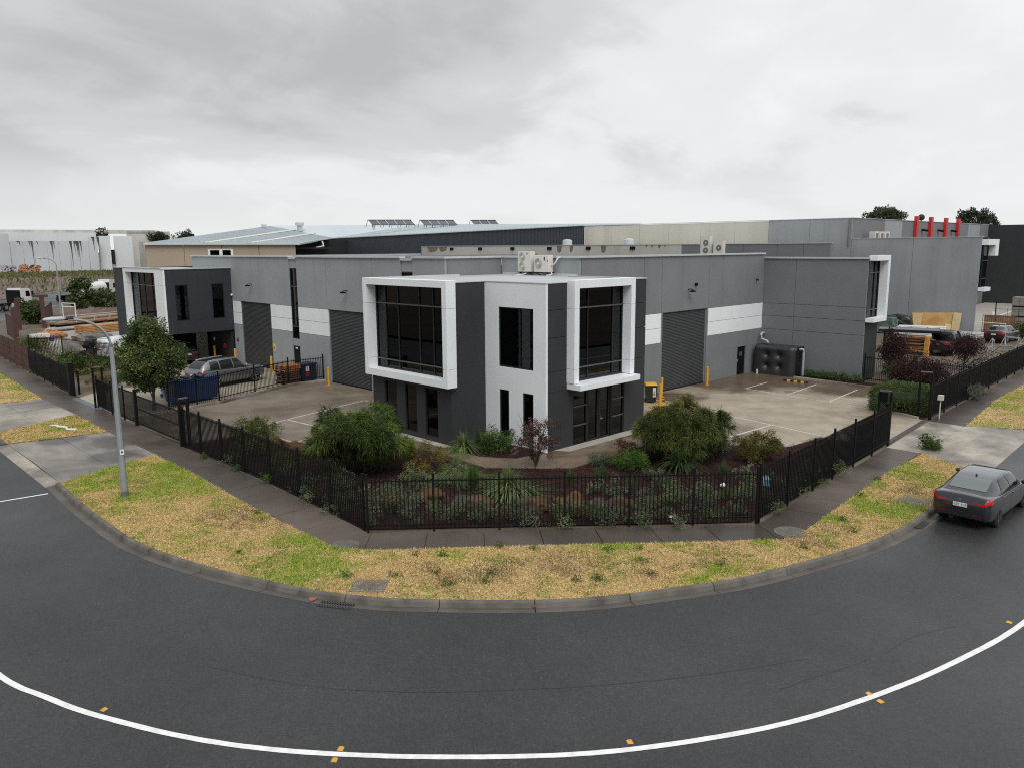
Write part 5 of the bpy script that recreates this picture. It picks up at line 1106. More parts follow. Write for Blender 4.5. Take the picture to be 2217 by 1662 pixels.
SUV_LOW = [(-2.40, .74, .50, .98, 1.0), (-2.36, .84, .40, 1.06, 1.08), (-2.2, .92, .32, 1.10, 1.12), (-1.6, .955, .28, 1.10, 1.11), (-.5, .965, .27, 1.07, 1.08), (.6, .965, .27, 1.05, 1.07), (1.3, .955, .27, 1.03, 1.09), (1.9, .93, .29, 1.0, 1.06), (2.25, .86, .34, .92, .96), (2.40, .70, .45, .80, .82)]
SUV_CAB = [(-2.34, .80, 1.07, .62, 1.12), (-2.1, .86, 1.08, .63, 1.42), (-1.75, .89, 1.07, .64, 1.63), (-1.0, .90, 1.06, .66, 1.70), (-.2, .905, 1.05, .67, 1.715), (.3, .90, 1.05, .66, 1.68), (.8, .88, 1.05, .66, 1.45), (1.35, .78, 1.05, .70, 1.09)]
SUVG = ((-2.26, -1.82), (.34, 1.28)); SUVS = ((-1.75, -1.1, -1.65, -1.1), (-1.0, -.12, -1.0, -.14), (-.02, .86, -.04, .32))
car('parked_car', 'silver grey wagon with a black glass roof parked behind the dividing fence', 'car', (23.3, 51.5, 0), R(12), P_SILV, SUV_LOW, SUV_CAB, (-1.45, 1.48), 0.385, 0.965, SUVG, SUVS, M_CARGL, (0.60, 0.70), ' ', 1.07, True)
car('parked_car', 'dark wagon parked in the carport under the number 63 office', 'car', (24.7, 64.4, 0), R(101), P_DARK, SUV_LOW, SUV_CAB, (-1.45, 1.48), 0.375, 0.965, SUVG, SUVS, None, (0.60, 0.72), '1MB 1QY', 1.0, True)
car('parked_car', 'black hatch-backed car with red tail lights parked in the right-hand yard', 'car', (85.4, 20.75, 0), R(-4), P_BLACK, SED_LOW, [(q[0]-.15, q[1], q[2], q[3], q[4]+0.02) for q in SED_CAB], (-1.40, 1.40), 0.34, 0.905, ((-1.95, -1.25), (.33, 1.15)), ((-1.2, -.4, -.95, -.42), (-.3, .62, -.32, .2)), None, (0.58, 0.72), ' ', 1.02)
VAN_LOW = [(-2.6, .88, .42, 1.15, 1.15), (-2.55, .93, .35, 1.2, 1.2), (-1.5, .96, .30, 1.2, 1.2), (0, .96, .30, 1.15, 1.15), (1.4, .95, .30, 1.1, 1.15), (2.2, .90, .32, .98, 1.02), (2.5, .75, .42, .82, .84)]
VAN_CAB = [(-2.58, .90, 1.15, .80, 1.93), (-2.4, .94, 1.15, .82, 1.98), (-1, .94, 1.15, .83, 2.0), (.6, .94, 1.12, .82, 1.96), (1.0, .93, 1.10, .80, 1.80), (1.75, .82, 1.10, .74, 1.14)]
car('parked_van', 'white van mostly hidden behind the green street tree', 'van', (23.3, 69.3, 0), R(25), M_TRW, VAN_LOW, VAN_CAB, (-1.7, 1.5), 0.34, 0.96, ((-2.565, -2.5), (.95, 1.68)), ((-.2, .55, -.2, .5), (.62, 1.35, .62, .95)), None, (0.60, 0.72), ' ', 1.0)
# pickup: cab and open tray
UTE_LOW = [(-2.70, .82, .50, 1.08, 1.08), (-2.66, .90, .42, 1.12, 1.10), (-1.5, .93, .34, 1.12, 1.10), (0, .935, .33, 1.10, 1.10), (1.3, .93, .33, 1.08, 1.13), (2.1, .91, .36, 1.04, 1.10), (2.5, .82, .42, .92, .96), (2.62, .68, .5, .8, .82)]
UTE_CAB = [(-1.35, .84, 1.10, .66, 1.60), (-1.2, .88, 1.10, .69, 1.80), (-.4, .89, 1.10, .70, 1.84), (.3, .89, 1.10, .69, 1.80), (.9, .86, 1.10, .68, 1.50), (1.4, .78, 1.10, .72, 1.14)]
ute = car('parked_pickup', 'black pickup truck seen tail-on behind the maroon trees in the timber yard', 'pickup', (72.9, 21.75, 0), R(3), P_BLACK, UTE_LOW, UTE_CAB, (-1.6, 1.65), 0.40, 0.935, ((-1.345, -1.23), (.38, 1.3)), ((-1.1, -.32, -1.05, -.34), (-.22, .8, -.24, .3)), None, (0.55, 0.74), None, 1.05)
obj('tray', MB().box(-2.6, -.78, 1.09, -1.4, .78, 1.115).mesh('tray'), M_TRIM, ute); obj('tailgate_badge', MB().box(-2.715, -.12, .88, -2.705, .12, .94).mesh('badge'), M_CHROME, ute)
rbk = MB().tube([(-1.5, -.75, 1.1), (-1.65, -.7, 1.75), (-1.65, .7, 1.75), (-1.5, .75, 1.1)], 0.04, 8); obj('sports_bar', rbk.mesh('bar'), M_TRIM, ute)

# ------------------------------------------------------------------ bollards, bins, tank, wheel stops
bol = thing('bollard', '', 'bollard', (0, 0, 0), 0, 'yellow steel bollards')
obj('post', MB().cyl((0, 0), 0.085, 0, 1.18, 14).mesh('post'), M_YEL, bol); obj('cap', MB().ball((0, 0, 1.18), (0.085, 0.085, 0.025), 12, 5).mesh('cap'), M_YEL, bol)
obj('base_plate', MB().box(-.13, -.13, 0, .13, .13, .015).mesh('base_plate'), M_YEL, bol)
for i, (x, y, lab) in enumerate(((27.85, 45.95, 'yellow bollard left of the left roller door, near the blue bin'), (27.9, 53.9, 'yellow bollard below the yellow warning sign'), (28.05, 60.1, 'yellow bollard under the white number 63'),
                                 (27.75, 63.2, 'yellow bollard by the carport entry, behind the silver wagon'), (37.55, 26.1, 'yellow bollard right beside the yellow-lidded bin'), (39.55, 27.4, 'yellow bollard at the left foot of the right roller door'), (45.2, 27.75, 'yellow bollard at the right foot of the right roller door'))):
    o = bol if i == 0 else copy_tree(bol); o.location = (x, y, 0); o['label'] = lab
def wheelie(label, loc, rz, mbody, mlid, sc=1.0):
    t = thing('wheelie_bin', label, 'bin', loc, rz); t.scale = (sc,)*3
    P = lambda n, mb, m: obj(n, mb.mesh(n), m, t)
    vs = [(-.24, -.24, .08), (.24, -.24, .08), (.24, .24, .08), (-.24, .24, .08), (-.30, -.30, .95), (.30, -.30, .95), (.30, .32, .95), (-.30, .32, .95)]
    P('tub', MB().add(vs, [(0, 3, 2, 1), (4, 5, 6, 7), (0, 1, 5, 4), (1, 2, 6, 5), (2, 3, 7, 6), (3, 0, 4, 7)]), mbody); P('rim', MB().box(-.325, -.325, .93, .325, .345, .97), mbody)
    P('lid', MB().add([(-.33, -.35, .975), (.33, -.35, .975), (.33, .36, 1.0), (-.33, .36, 1.0), (-.28, -.28, 1.03), (.28, -.28, 1.03), (.28, .30, 1.06), (-.28, .30, 1.06)], [(0, 3, 2, 1), (4, 5, 6, 7), (0, 1, 5, 4), (1, 2, 6, 5), (2, 3, 7, 6), (3, 0, 4, 7)]), mlid)
    for s in (-1, 1): P('wheel', MB().tube([(s*.22, .26, .1), (s*.29, .26, .1)], .1, 12), M_TYRE)
    P('handle', MB().tube([(-.2, .36, .96), (-.2, .42, .96), (.2, .42, .96), (.2, .36, .96)], .018, 6), mbody)
    return t
M_BING = mat('bin_green', (0.012, 0.016, 0.013), 0.5)
wb = wheelie('dark wheelie bin with a yellow lid and white sticker beside the charcoal office', (37.75, 26.9, 0), R(-45), M_BING, mat('lid_yellow', (0.62, 0.36, 0.03), 0.5), 1.08)
obj('sticker', MB().box(.06, -.302, .35, .22, -.285, .85).mesh('sticker'), M_PLATE, wb); obj('sticker_print', MB().box(.09, -.305, .42, .13, -.303, .58).box(.09, -.305, .62, .19, -.303, .66).box(.15, -.305, .42, .18, -.303, .55).mesh('print'), M_FRAME, wb)
wheelie('pale blue wheelie bin beside the dark blue skip', (18.6, 49.4, 0), R(10), mat('bin_blue', (0.07, 0.20, 0.29), 0.5), mat('bin_blue_lid', (0.10, 0.28, 0.38), 0.5), 1.15)
M_SKB = mat('skip_blue', (0.014, 0.035, 0.115), 0.5, var=0.15, vscale=2)
t = thing('skip_bin', 'dark blue steel skip full of rubbish behind the black fence', 'skip', (19.1, 47.1, 0), R(8))
vs = [(-1.35, -.55, .12), (1.35, -.55, .12), (1.35, .55, .12), (-1.35, .55, .12), (-1.5, -.68, 1.35), (1.5, -.68, 1.35), (1.5, .68, 1.35), (-1.5, .68, 1.35)]
obj('tub', MB().add(vs, [(0, 3, 2, 1), (0, 1, 5, 4), (1, 2, 6, 5), (2, 3, 7, 6), (3, 0, 4, 7), (4, 5, 6, 7)]).mesh('tub'), M_SKB, t)
rbm2 = MB()
for k in range(9): rbm2.beam((-1.3+k*.325, -.56, .14), (-1.44+k*.36, -.69, 1.33), .05, .05)
rbm2.box(-1.54, -.73, 1.3, 1.54, -.66, 1.38).box(-1.54, .66, 1.3, 1.54, .73, 1.38).box(-1.55, -.66, 1.3, -1.48, .66, 1.38).box(1.48, -.66, 1.3, 1.55, .66, 1.38)
obj('ribs', rbm2.mesh('ribs'), M_SKB, t)
ru = MB()
for k in range(14): ru.ball((random.uniform(-1.2, 1.2), random.uniform(-.45, .45), 1.38+random.uniform(0, .1)), (random.uniform(.15, .32), random.uniform(.12, .22), random.uniform(.07, .16)), 7, 5, .3, k)
obj('rubbish', ru.mesh('rubbish'), mat('rubbish_bags', (0.03, 0.03, 0.032), 0.4, var=0.4, vscale=3), t)
t = thing('bin_crate', 'dark blue square bin with white and red papers stuck on it, by the fence end', 'bin', (27.75, 48.75, 0), R(8))
obj('tub', MB().box(-.55, -.45, .05, .55, .45, 1.15).box(-.6, -.5, 1.1, .6, .5, 1.22).mesh('tub'), mat('bin_navy', (0.012, 0.025, 0.06), 0.5), t)
obj('notice', MB().box(-.35, -.462, .7, -.05, -.452, 1.05).mesh('notice'), M_PLATE, t); obj('sticker', MB().tube([(-.2, -.455, .5), (-.2, -.462, .5)], .16, 14).mesh('sticker'), mat('sticker_red', (0.4, 0.02, 0.03), 0.5), t)
# pallets stacked by the fence
M_PAL = mat('pallet_orange', (0.40, 0.17, 0.05), 0.8, var=0.25, vscale=4, fine=0.2); M_PALB = mat('pallet_brown', (0.12, 0.065, 0.04), 0.85, var=0.3, vscale=4, fine=0.2)
def board_stack(name, label, cat, loc, rz, boards, mats_, pname='board', group=None):
    """boards: (cx, cy, cz, lx, ly, lz, turn) each its own piece; equal sizes share a mesh"""
    t = thing(name, label, cat, loc, rz, group); cache = {}
    for i, (cx, cy, cz, lx, ly, lz, a) in enumerate(boards):
        k = (round(lx, 3), round(ly, 3), round(lz, 3), i % len(mats_))
        if k not in cache: cache[k] = MB().box(-lx/2, -ly/2, -lz/2, lx/2, ly/2, lz/2).mesh(pname); cache[k].materials.append(mats_[i % len(mats_)])
        obj(pname, cache[k], None, t, (cx, cy, cz), (0, 0, a))
    return t
def pallet_boards(n, w=1.15):
    b = []
    for j in range(n):
        z = 0.14*j; ox, oy, a = random.uniform(-.05, .05), random.uniform(-.05, .05), random.uniform(-.05, .05)
        for k in range(3): b.append((ox, oy-.5+.5*k, z+.055, w, .09, .09, a))
        for k in range(6): b.append((ox-w/2+.07+k*(w-.14)/5, oy, z+.115, .13, 1.1, .02, a))
    return b
pb = pallet_boards(9)
board_stack('pallet_stack', 'stack of brown and orange timber pallets behind the dividing fence', 'pallets', (26.3, 48.6, 0), R(8), pb[:54], [M_PALB]); board_stack('pallet_stack', 'orange pallets forming the top of the pallet stack by the blue bin', 'pallets', (26.3, 48.6, 0.84), R(12), [(x*1.12, y*1.05, z, lx*1.12, ly, lz, a) for x, y, z, lx, ly, lz, a in pallet_boards(3)], [M_PAL])
# wheel stops
def wheelstop(label, a, b):
    A, B = Vector((*a, 0)), Vector((*b, 0)); d = (B-A).normalized(); L = (B-A).length; t = thing('wheel_stop', label, 'wheel stop', tuple(A), group='black and yellow wheel stops'); s = Vector((-d.y, d.x, 0))
    n = 7
    for k in range(n):
        p, q = A+d*L*k/n, A+d*L*(k+1)/n; prof = [(-.075, 0), (.075, 0), (.05, .1), (-.05, .1)]
        mb = MB().extrude([p+s*u+Vector((0, 0, z+0.004)) for u, z in prof], q-p); part('segment', mb, M_YEL if k % 2 else M_TRIM, t)
wheelstop('black and yellow wheel stop by the rainwater tank', (50.1, 24.85), (50.2, 23.2)); wheelstop('black and yellow wheel stop along the dividing fence, below the silver wagon', (21.2, 45.95), (22.8, 46.7))
wheelstop('black and yellow wheel stop along the dividing fence, by the pallets', (24.0, 47.2), (25.6, 47.9)); wheelstop('black and yellow wheel stop by the foot of the blue skip', (19.2, 45.25), (20.6, 45.75))
# rainwater tank: slim wall tank with a dimpled face
tk = thing('water_tank', 'black slimline rainwater tank with dimpled sides in the corner of the right yard', 'water tank', (52.55, 26.6, 0))
ny, nz_ = 44, 32; vs = []; fs = []
Y0, Y1, ZT = 25.05, 28.15, 2.02
def face_x(y, z):
    u = (y-Y0)/(Y1-Y0); x = 51.78; e = min(u, 1-u)*(Y1-Y0)
    if e < .38: x += .38-math.sqrt(max(.38**2-(.38-e)**2, 0))
    if z > ZT-.25: x += (z-ZT+.25)**2*2.2
    for cu in (.36, .66):
        for cz in (.62, 1.4):
            du = (u-cu)*(Y1-Y0); dz = z-cz; rr = math.hypot(du*1.05, dz); x += .30*math.exp(-(rr/.15)**1.3) + .10*math.exp(-(rr/.34)**2)
    return x
for j in range(nz_+1):
    for i in range(ny+1): y = Y0+(Y1-Y0)*i/ny; z = ZT*j/nz_; vs.append((face_x(y, z), y, z))
fs = [(j*(ny+1)+i, (j+1)*(ny+1)+i, (j+1)*(ny+1)+i+1, j*(ny+1)+i+1) for j in range(nz_) for i in range(ny)]
b0 = len(vs)
for j in (0, nz_):
    for i in range(ny+1): y = Y0+(Y1-Y0)*i/ny; vs.append((53.3, y, ZT*j/nz_))
fs += [(nz_*(ny+1)+i, b0+ny+1+i, b0+ny+2+i, nz_*(ny+1)+i+1) for i in range(ny)]
fs += [tuple([j*(ny+1) for j in range(nz_+1)]+[b0+ny+1, b0]), tuple([j*(ny+1)+ny for j in range(nz_, -1, -1)]+[b0+ny, b0+2*ny+1])]
M_TANK = mat('tank_plastic', (0.030, 0.031, 0.034), 0.42, var=0.08, vscale=2)
tb = part('tank_body', MB().add(vs, fs), M_TANK, tk, smooth=True)
part('tank_lid', MB().cyl((52.7, 27.4), .3, 2.02, 2.07, 18), M_TANK, tk); part('overflow_pipe', MB().tube(curve([(52.6, 25.1, 1.82), (52.6, 24.9, 1.9), (52.65, 24.8, 1.88), (52.68, 24.78, 1.7), (52.7, 24.78, 0.0)], .1), .085, 10), mat('pvc_grey', (0.36, 0.37, 0.37), 0.4), tk, smooth=True)
part('inlet_pipe', MB().tube(curve([(53.3, 28.1, 2.75), (53.0, 28.12, 2.78), (52.8, 28.1, 2.65), (52.75, 28.0, 2.4), (52.7, 27.75, 2.3), (52.7, 27.55, 2.25), (52.7, 27.45, 2.07)], .08), .085, 10), mat('pvc_grey', (0.36, 0.37, 0.37), 0.4), tk, smooth=True)
part('outlet', MB().cyl((51.7, 27.7), .07, 0, .3, 10), mat('pvc_white', (0.6, 0.6, 0.58), 0.5), tk)

# ------------------------------------------------------------------ timber yard on the right
M_TIM = mat('old_timber', (0.20, 0.115, 0.06), 0.85, var=0.35, vscale=2, fine=0.2); M_TIM2 = mat('fresh_timber', (0.42, 0.22, 0.085), 0.8, var=0.25, vscale=2, fine=0.15); M_PLY = mat('plywood', (0.52, 0.33, 0.13), 0.75, var=0.15, vscale=1.2, fine=0.08); M_PLYP = mat('pale_plywood', (0.60, 0.46, 0.24), 0.75, var=0.12, vscale=1.2)
rg = random.Random(5)
bs = [(rg.uniform(-.5, .5), rg.uniform(-.25, .25), .06+.075*k+rg.uniform(0, .03), rg.uniform(1.6, 2.9), rg.uniform(.1, .3), rg.uniform(.03, .07), rg.uniform(-.2, .2)) for k in range(20) for _ in range(3)]
board_stack('timber_pile', 'untidy pile of old brown timber boards behind the maroon trees', 'timber', (70.3, 23.7, 0), R(-75), bs, [M_TIM, M_TIM, M_TIM2])
t = thing('flat_tray', 'grey flat truck tray resting over the timber pile', 'truck tray', (71.2, 24.3, 1.75), R(-72))
obj('deck', MB().box(-2.3, -1.1, .12, 2.3, 1.1, .2).mesh('deck'), mat('tray_grey', (0.16, 0.165, 0.16), 0.7, var=0.15, vscale=2), t); obj('edge_rail', MB().box(-2.3, -1.16, .02, 2.3, -1.1, .22).box(-2.3, 1.1, .02, 2.3, 1.16, .22).box(2.3, -1.1, .02, 2.36, 1.1, .22).mesh('edge_rail'), M_FRAME, t)
obj('bearer', MB().box(-2.1, -.5, -.1, 2.1, -.35, .115).box(-2.1, .35, -.1, 2.1, .5, .115).box(-1.9, -.9, -1.75, -1.75, .9, -.105).box(1.75, -.9, -1.75, 1.9, .9, -.105).mesh('bearer'), M_FRAME, t)
solo('strapped_bundle', MB().box(69.0, 21.95, 0, 69.3, 22.3, .42).box(69.0, 21.98, .44, 69.28, 22.3, .86).box(69.02, 21.95, .88, 69.3, 22.3, 1.25).box(69.04, 22.0, 1.27, 69.28, 22.25, 1.6), mat('bundle_yellow', (0.55, 0.30, 0.05), 0.6), 'upright yellow timber bundle between the board pile and the black pickup', 'timber', (69.15, 22.1, 0))
for i, (y0, y1, z0, z1, mm, lab) in enumerate(((25.9, 30.3, 0.0, 2.15, M_PLY, 'large orange plywood sheet leaning on the grey warehouse wall'), (27.6, 29.3, 0.05, 1.75, mat('plywood_orange', (0.50, 0.25, 0.07), 0.75, var=0.1, vscale=1), 'orange plywood offcut leaning in front of the large sheet'), (25.5, 26.25, 0.0, 2.1, M_PLYP, 'pale plywood strip standing at the right end of the leaning sheets'), (29.2, 30.1, 0.05, 1.9, M_PLYP, 'pale plywood piece leaning at the left end of the large sheet'), (26.3, 26.9, 0.05, 0.95, M_PLYP, 'small pale board leaning low beside the orange plywood'))):
    x = 88.9-i*.07; lean = .5; top = z1-(0.35 if i == 0 else 0)
    solo('plywood_sheet', MB().extrude([(x, y0, z0), (x, y1, z0), (x+lean, y1, z1-(.25 if i < 2 else 0)), (x+lean, y0, z1)], (-.045, 0, .0)), mm, lab, 'plywood', (x, y0, z0), 'boards leaning on the grey wall')
t = thing('railing_stack', 'stack of white metal railings lying in the timber yard', 'railings', (80.5, 26.5, 0), R(-70))
for k in range(7):
    f = MB(); z = .35+.16*k
    for q in (-.35, .35): f.tube([(-2.3+.08*k, q+.06*k, z), (2.2, q+.06*k, z)], .05, 6)
    for q in (-2.2+.08*k, -.7, .7, 2.1): f.tube([(q, -.35+.06*k, z), (q, .35+.06*k, z)], .045, 6)
    f.tube([(-2.3+.08*k, -.35+.06*k, z), (-2.7+.08*k, -.3+.06*k, z-.25)], .05, 6); obj('railing', f.mesh('railing'), mat('railing_white', (0.68, 0.69, 0.70), 0.45), t)
obj('bearer', MB().box(-1.8, -.5, 0, -1.6, .9, .28).box(1.5, -.5, 0, 1.7, .9, .28).mesh('bearer'), M_TIM, t)
M_RAILG = mat('railing_grey', (0.42, 0.43, 0.44), 0.5, metal=0.3)
for i, (loc, rz, w, h, lab) in enumerate((((82.2, 20.9, 0), R(80), 2.6, 1.9, 'white tube frame standing round the tail of the black hatch-backed car'), ((75.5, 18.9, 0), R(20), 1.6, 1.1, 'folded grey trestle nearest the maroon trees'), ((77.5, 18.0, 0), R(55), 1.8, 1.2, 'folded grey trestle in the middle of the three'), ((80.0, 17.6, 0), R(10), 1.7, 1.1, 'folded grey trestle nearest the black fence end'))):
    f = MB().tube([(-w/2, 0, 0), (-w/2+.1, .1, h), (w/2-.1, .1, h), (w/2, 0, 0)], .04, 6)
    if i: f.tube([(-w/2, .6, 0), (-w/2+.15, .15, h*.95), (w/2-.15, .15, h*.95), (w/2, .6, 0)], .035, 6).tube([(-w/2, 0, .4), (w/2, .5, .4)], .03, 6).tube([(-w/2, .5, .45), (w/2, 0, .45)], .03, 6)
    q = obj('tube_frame' if not i else 'trestle', f.mesh('trestle'), M_RAILG if i else mat('railing_white', (0.6, 0.6, 0.6), 0.5), None, loc, (0, 0, rz)); q['label'] = lab; q['category'] = 'frame' if not i else 'trestle'
    if i: q['group'] = 'trestles in the timber yard'
wr = thing('wire_rack', 'low heap of bent black wire racking behind the right-hand fence', 'scrap metal', (66.5, 17.6, 0))
f = MB(); rg = random.Random(3)
for k in range(60):
    a = rg.uniform(0, 6.3); p = Vector((66.5+rg.uniform(-3.6, 3.6), 17.5+rg.uniform(-.9, .9), rg.uniform(.1, .9))); d = Vector((math.cos(a), math.sin(a)*.5, rg.uniform(-.5, .5)))*rg.uniform(.4, 1.0); f.beam(p-d, p+d, .035, .035)
part('bars', f, M_FRAME, wr, stuff=True)
solo('wrapped_pallet', MB().box(84.9, 30.6, 0, 86.4, 32.9, 1.35).box(85.0, 30.7, 1.36, 86.2, 32.6, 1.6), mat('wrap_green', (0.10, 0.17, 0.14), 0.5, var=0.6, vscale=3), 'green printed wrapped pallet beside the leaning plywood', 'pallet', (85.6, 31.8, 0), bev=0.03)
solo('tarpaulin_heap', MB().ball((87.5, 31.0, .8), (1.0, 1.5, .95), 14, 9, .16, 4), mat('tarp_black', (0.016, 0.016, 0.018), 0.4), 'black tarpaulin heap between the wrapped pallet and leaning plywood', 'tarpaulin', (87.5, 31, 0))
solo('white_drum', MB().cyl((78.4, 30.6), .32, 0, .75, 12).cyl((78.4, 30.6), .12, .75, .9, 8), M_TRW, 'small white drum at the left edge of the timber yard', 'drum', (78.4, 30.6, 0))
solo('sheet_bundle', MB().box(85.5, 22.6, 0, 88.5, 26, .25).box(85.7, 22.9, .26, 88.2, 25.8, .4), M_RAILG, 'flat bundle of pale steel lengths on the ground beside the railings', 'steel', (87, 24.3, 0))
# pale block pallets and dark plank fence beyond
bm_ = mat('block_grey', (0.27, 0.245, 0.235), 0.85, var=0.12, vscale=2); rg = random.Random(11)
for i, (x, y, lab) in enumerate(((101.0, 22.3, 'left pallet stack of grey concrete blocks'), (101.0, 19.2, 'right pallet stack of grey concrete blocks at the frame edge'))):
    t = thing('block_stack', lab, 'block stack', (x, y, 0), 0, 'stacked concrete blocks')
    for lv in range(3):
        for k in range(4):
            for r_ in range(2): part('block', MB().box(x-.7, y-1.4+k*.72, .15+lv*1.1+r_*.47, x+.7, y-1.4+k*.72+.69, .15+lv*1.1+r_*.47+.45), bm_, t)
        part('pallet', MB().box(x-.65, y-1.35, lv*1.1, x+.65, y+1.45, lv*1.1+.13), M_DARK, t)
fence('plank_fence', 'dark brown plank wall beside the grey warehouse corner', 'fence', [(93.2, 24.6), (93.6, 21.6)], 1.75, 1.8, (.2, 1.6), .2, .185, 0, M_TIM, 0.05, pname='plank')
fence('wire_fence', 'thin black rail fence in front of the pale block pallets', 'fence', [(96, 24.2), (97.2, 21.2), (98.4, 18.2)], 2.3, 3.0, (.9, 2.2), 1.0, .03, 0, None, 0.1)
t = thing('skip_bin', 'dark blue skip with its black lid propped open and a red sign', 'skip', (152, 38.2, 0), R(-70))
obj('tub', MB().box(-2.4, -1.2, .3, 2.4, 1.2, 2.2).mesh('tub'), mat('skip_navy', (0.016, 0.028, 0.06), 0.5), t); obj('lid', MB().extrude([(-2.5, -1.2, 2.25), (2.5, -1.2, 2.25), (1.9, 1.6, 4.4), (-1.9, 1.6, 4.4)], (0, .05, .08)).mesh('lid'), M_BLACK, t)
s_ = obj('sign', MB().box(-1.1, -1.24, .75, 1.3, -1.205, 2.05).mesh('sign'), mat('sign_red', (0.5, 0.03, 0.04), 0.5), t)
obj('sign_print', MB().tube([(-.55, -1.245, 1.15), (-.55, -1.26, 1.15)], .36, 16).box(0.0, -1.26, 1.0, 1.1, -1.242, 1.15).box(0, -1.26, 1.35, 1.1, -1.242, 1.5).box(-1.0, -1.26, 1.62, 1.1, -1.242, 1.68).mesh('sign_print'), M_PLATE, s_)
obj('foot', MB().box(-2.2, -1, 0, -1.8, 1, .3).box(1.8, -1, 0, 2.2, 1, .3).mesh('foot'), M_BLACK, t)
for i, (x, y, z) in enumerate(((154.5, 35.6, 0), (154.5, 35.6, 1.3), (150.5, 33.2, 0))):
    solo('crate_cube', MB().box(x-.9, y-1.1, z+.05, x+.9, y+1.1, z+1.25).box(x-.92, y-1.12, z+.6, x+.92, y+1.12, z+.68), mat('ibc_grey', (0.40, 0.40, 0.38), 0.6), ('lower grey bulk crate right of the blue skip', 'upper grey bulk crate right of the blue skip', 'pale bulk crate at the right frame edge')[i], 'crate', (x, y, z), 'bulk crates by the far skip')
solo('traffic_cone', MB().cyl((122, 33.6), .28, .04, .95, 14, .05).box(121.7, 33.3, 0, 122.3, 33.9, .05), mat('cone_orange', (0.6, 0.09, 0.03), 0.5), 'small orange traffic cone under the white window hood', 'cone', (122, 33.6, 0))

# ------------------------------------------------------------------ left yard clutter
rg = random.Random(21)
bs = [(rg.uniform(-1.5, 1.5), rg.uniform(-.9, .9), 0, .45, .22, .16, rg.uniform(0, 3.1)) for _ in range(90)]
bs = [(x, y, .08+max(0, .75-.38*math.hypot(x, y*1.4))*rg.uniform(.7, 1.05), lx, ly, lz, a) for x, y, _, lx, ly, lz, a in bs]
t = board_stack('rubble_pile', 'orange heap of broken bricks in the far left yard', 'bricks', (23.2, 92.6, 0), 0, bs, [mat('brick_orange', (0.36, 0.16, 0.07), 0.85, var=0.35, vscale=3)], 'brick'); part('pile_core', MB().ball((23.2, 92.6, .1), (1.6, 1.0, .65), 14, 8, .1, 2), mat('brick_orange', (0.36, 0.16, 0.07), 0.85), t)
solo('trough', MB().box(20.6, 88.6, .45, 22.2, 89.5, .8).box(20.7, 88.7, 0, 20.8, 88.8, .45).box(22.0, 88.7, 0, 22.1, 88.8, .45).box(20.7, 89.3, 0, 20.8, 89.4, .45).box(22.0, 89.3, 0, 22.1, 89.4, .45), mat('trough_white', (0.6, 0.56, 0.54), 0.6), 'white trough on legs left of the orange brick heap', 'trough', (21.4, 89, 0))
solo('bucket', MB().cyl((22.6, 89.6), .22, 0, .5, 12, .28), mat('bucket_blue', (0.06, 0.07, 0.25), 0.5), 'small blue bucket at the foot of the orange brick heap', 'bucket', (22.6, 89.6, 0))
t = thing('flatbed_trailer', 'long flatbed trailer with pale side rails in the far left yard', 'trailer', (29.5, 101.2, 0), R(22))
obj('deck', MB().box(-4.5, -1.1, .75, 7, 1.1, .9).mesh('deck'), M_TIM, t); obj('chassis', MB().box(-4.5, -.5, .45, 7, -.35, .745).box(-4.5, .35, .45, 7, .5, .745).mesh('chassis'), M_FRAME, t)
rr = MB()
for q in (-1.1, 1.1):
    rr.tube([(-4.5, q, 1.45), (7, q, 1.45)], .05, 6)
    for x in range(-4, 8, 2): rr.tube([(x, q, .9), (x, q, 1.45)], .045, 6)
obj('side_rail', rr.mesh('side_rail'), M_RAILG, t); obj('headboard', MB().tube([(-2.3, -1.05, .9), (-2.3, -1.05, 3.0), (-2.3, 1.05, 3.0), (-2.3, 1.05, .9)], .07, 6).tube([(-2.3, -1.05, 2.6), (-2.3, 1.05, 2.6)], .05, 6).mesh('headboard'), mat('railing_white', (0.6, 0.6, 0.6), 0.5), t)
for x in (1.5, 3.0):
    for q in (-1.0, 1.0): obj('wheel', MB().tube([(x, q-.12, .42), (x, q+.12, .42)], .42, 16).mesh('wheel'), M_TYRE, t)
for i, (loc, rz, nb_, nl, lab, mm) in enumerate((((29.6, 95.4, 0), R(12), 6, 5, 'low stack of orange timber beams beside the flatbed trailer', [M_TIM2]), ((32.8, 109.5, 0), R(25), 5, 4, 'timber boards laid out behind the flatbed trailer', [M_TIM2, M_TIM]), ((26.6, 83.0, 0), R(20), 7, 2, 'flat spread of straw coloured boards nearest the charcoal blade wall', [mat('straw_board', (0.42, 0.27, 0.11), 0.85, var=0.2, vscale=2)]))):
    board_stack('timber_stack', lab, 'timber', loc, rz, [(0, -.9+.36*k, .1+.17*j, 6.0, .3, .13, 0) for j in range(nl) for k in range(nb_)], mm, 'beam', 'timber stacks in the left yard')
struct('left_yard', MB().sheet([(16.2, 78), (19.5, 74.6), (20.6, 69.6), (24, 71.9), (40, 72), (42, 112), (31, 118.5), (20, 88)], -0.03), mat('yard_gravel', (0.30, 0.28, 0.25), 0.85, var=0.3, vscale=0.3, fine=0.15, fscale=8))
dk = MB(); rg = random.Random(31)
t = thing('rock_pile', 'dark stack of basalt rocks behind the black back fence', 'rocks', (20.6, 70.2, 0))
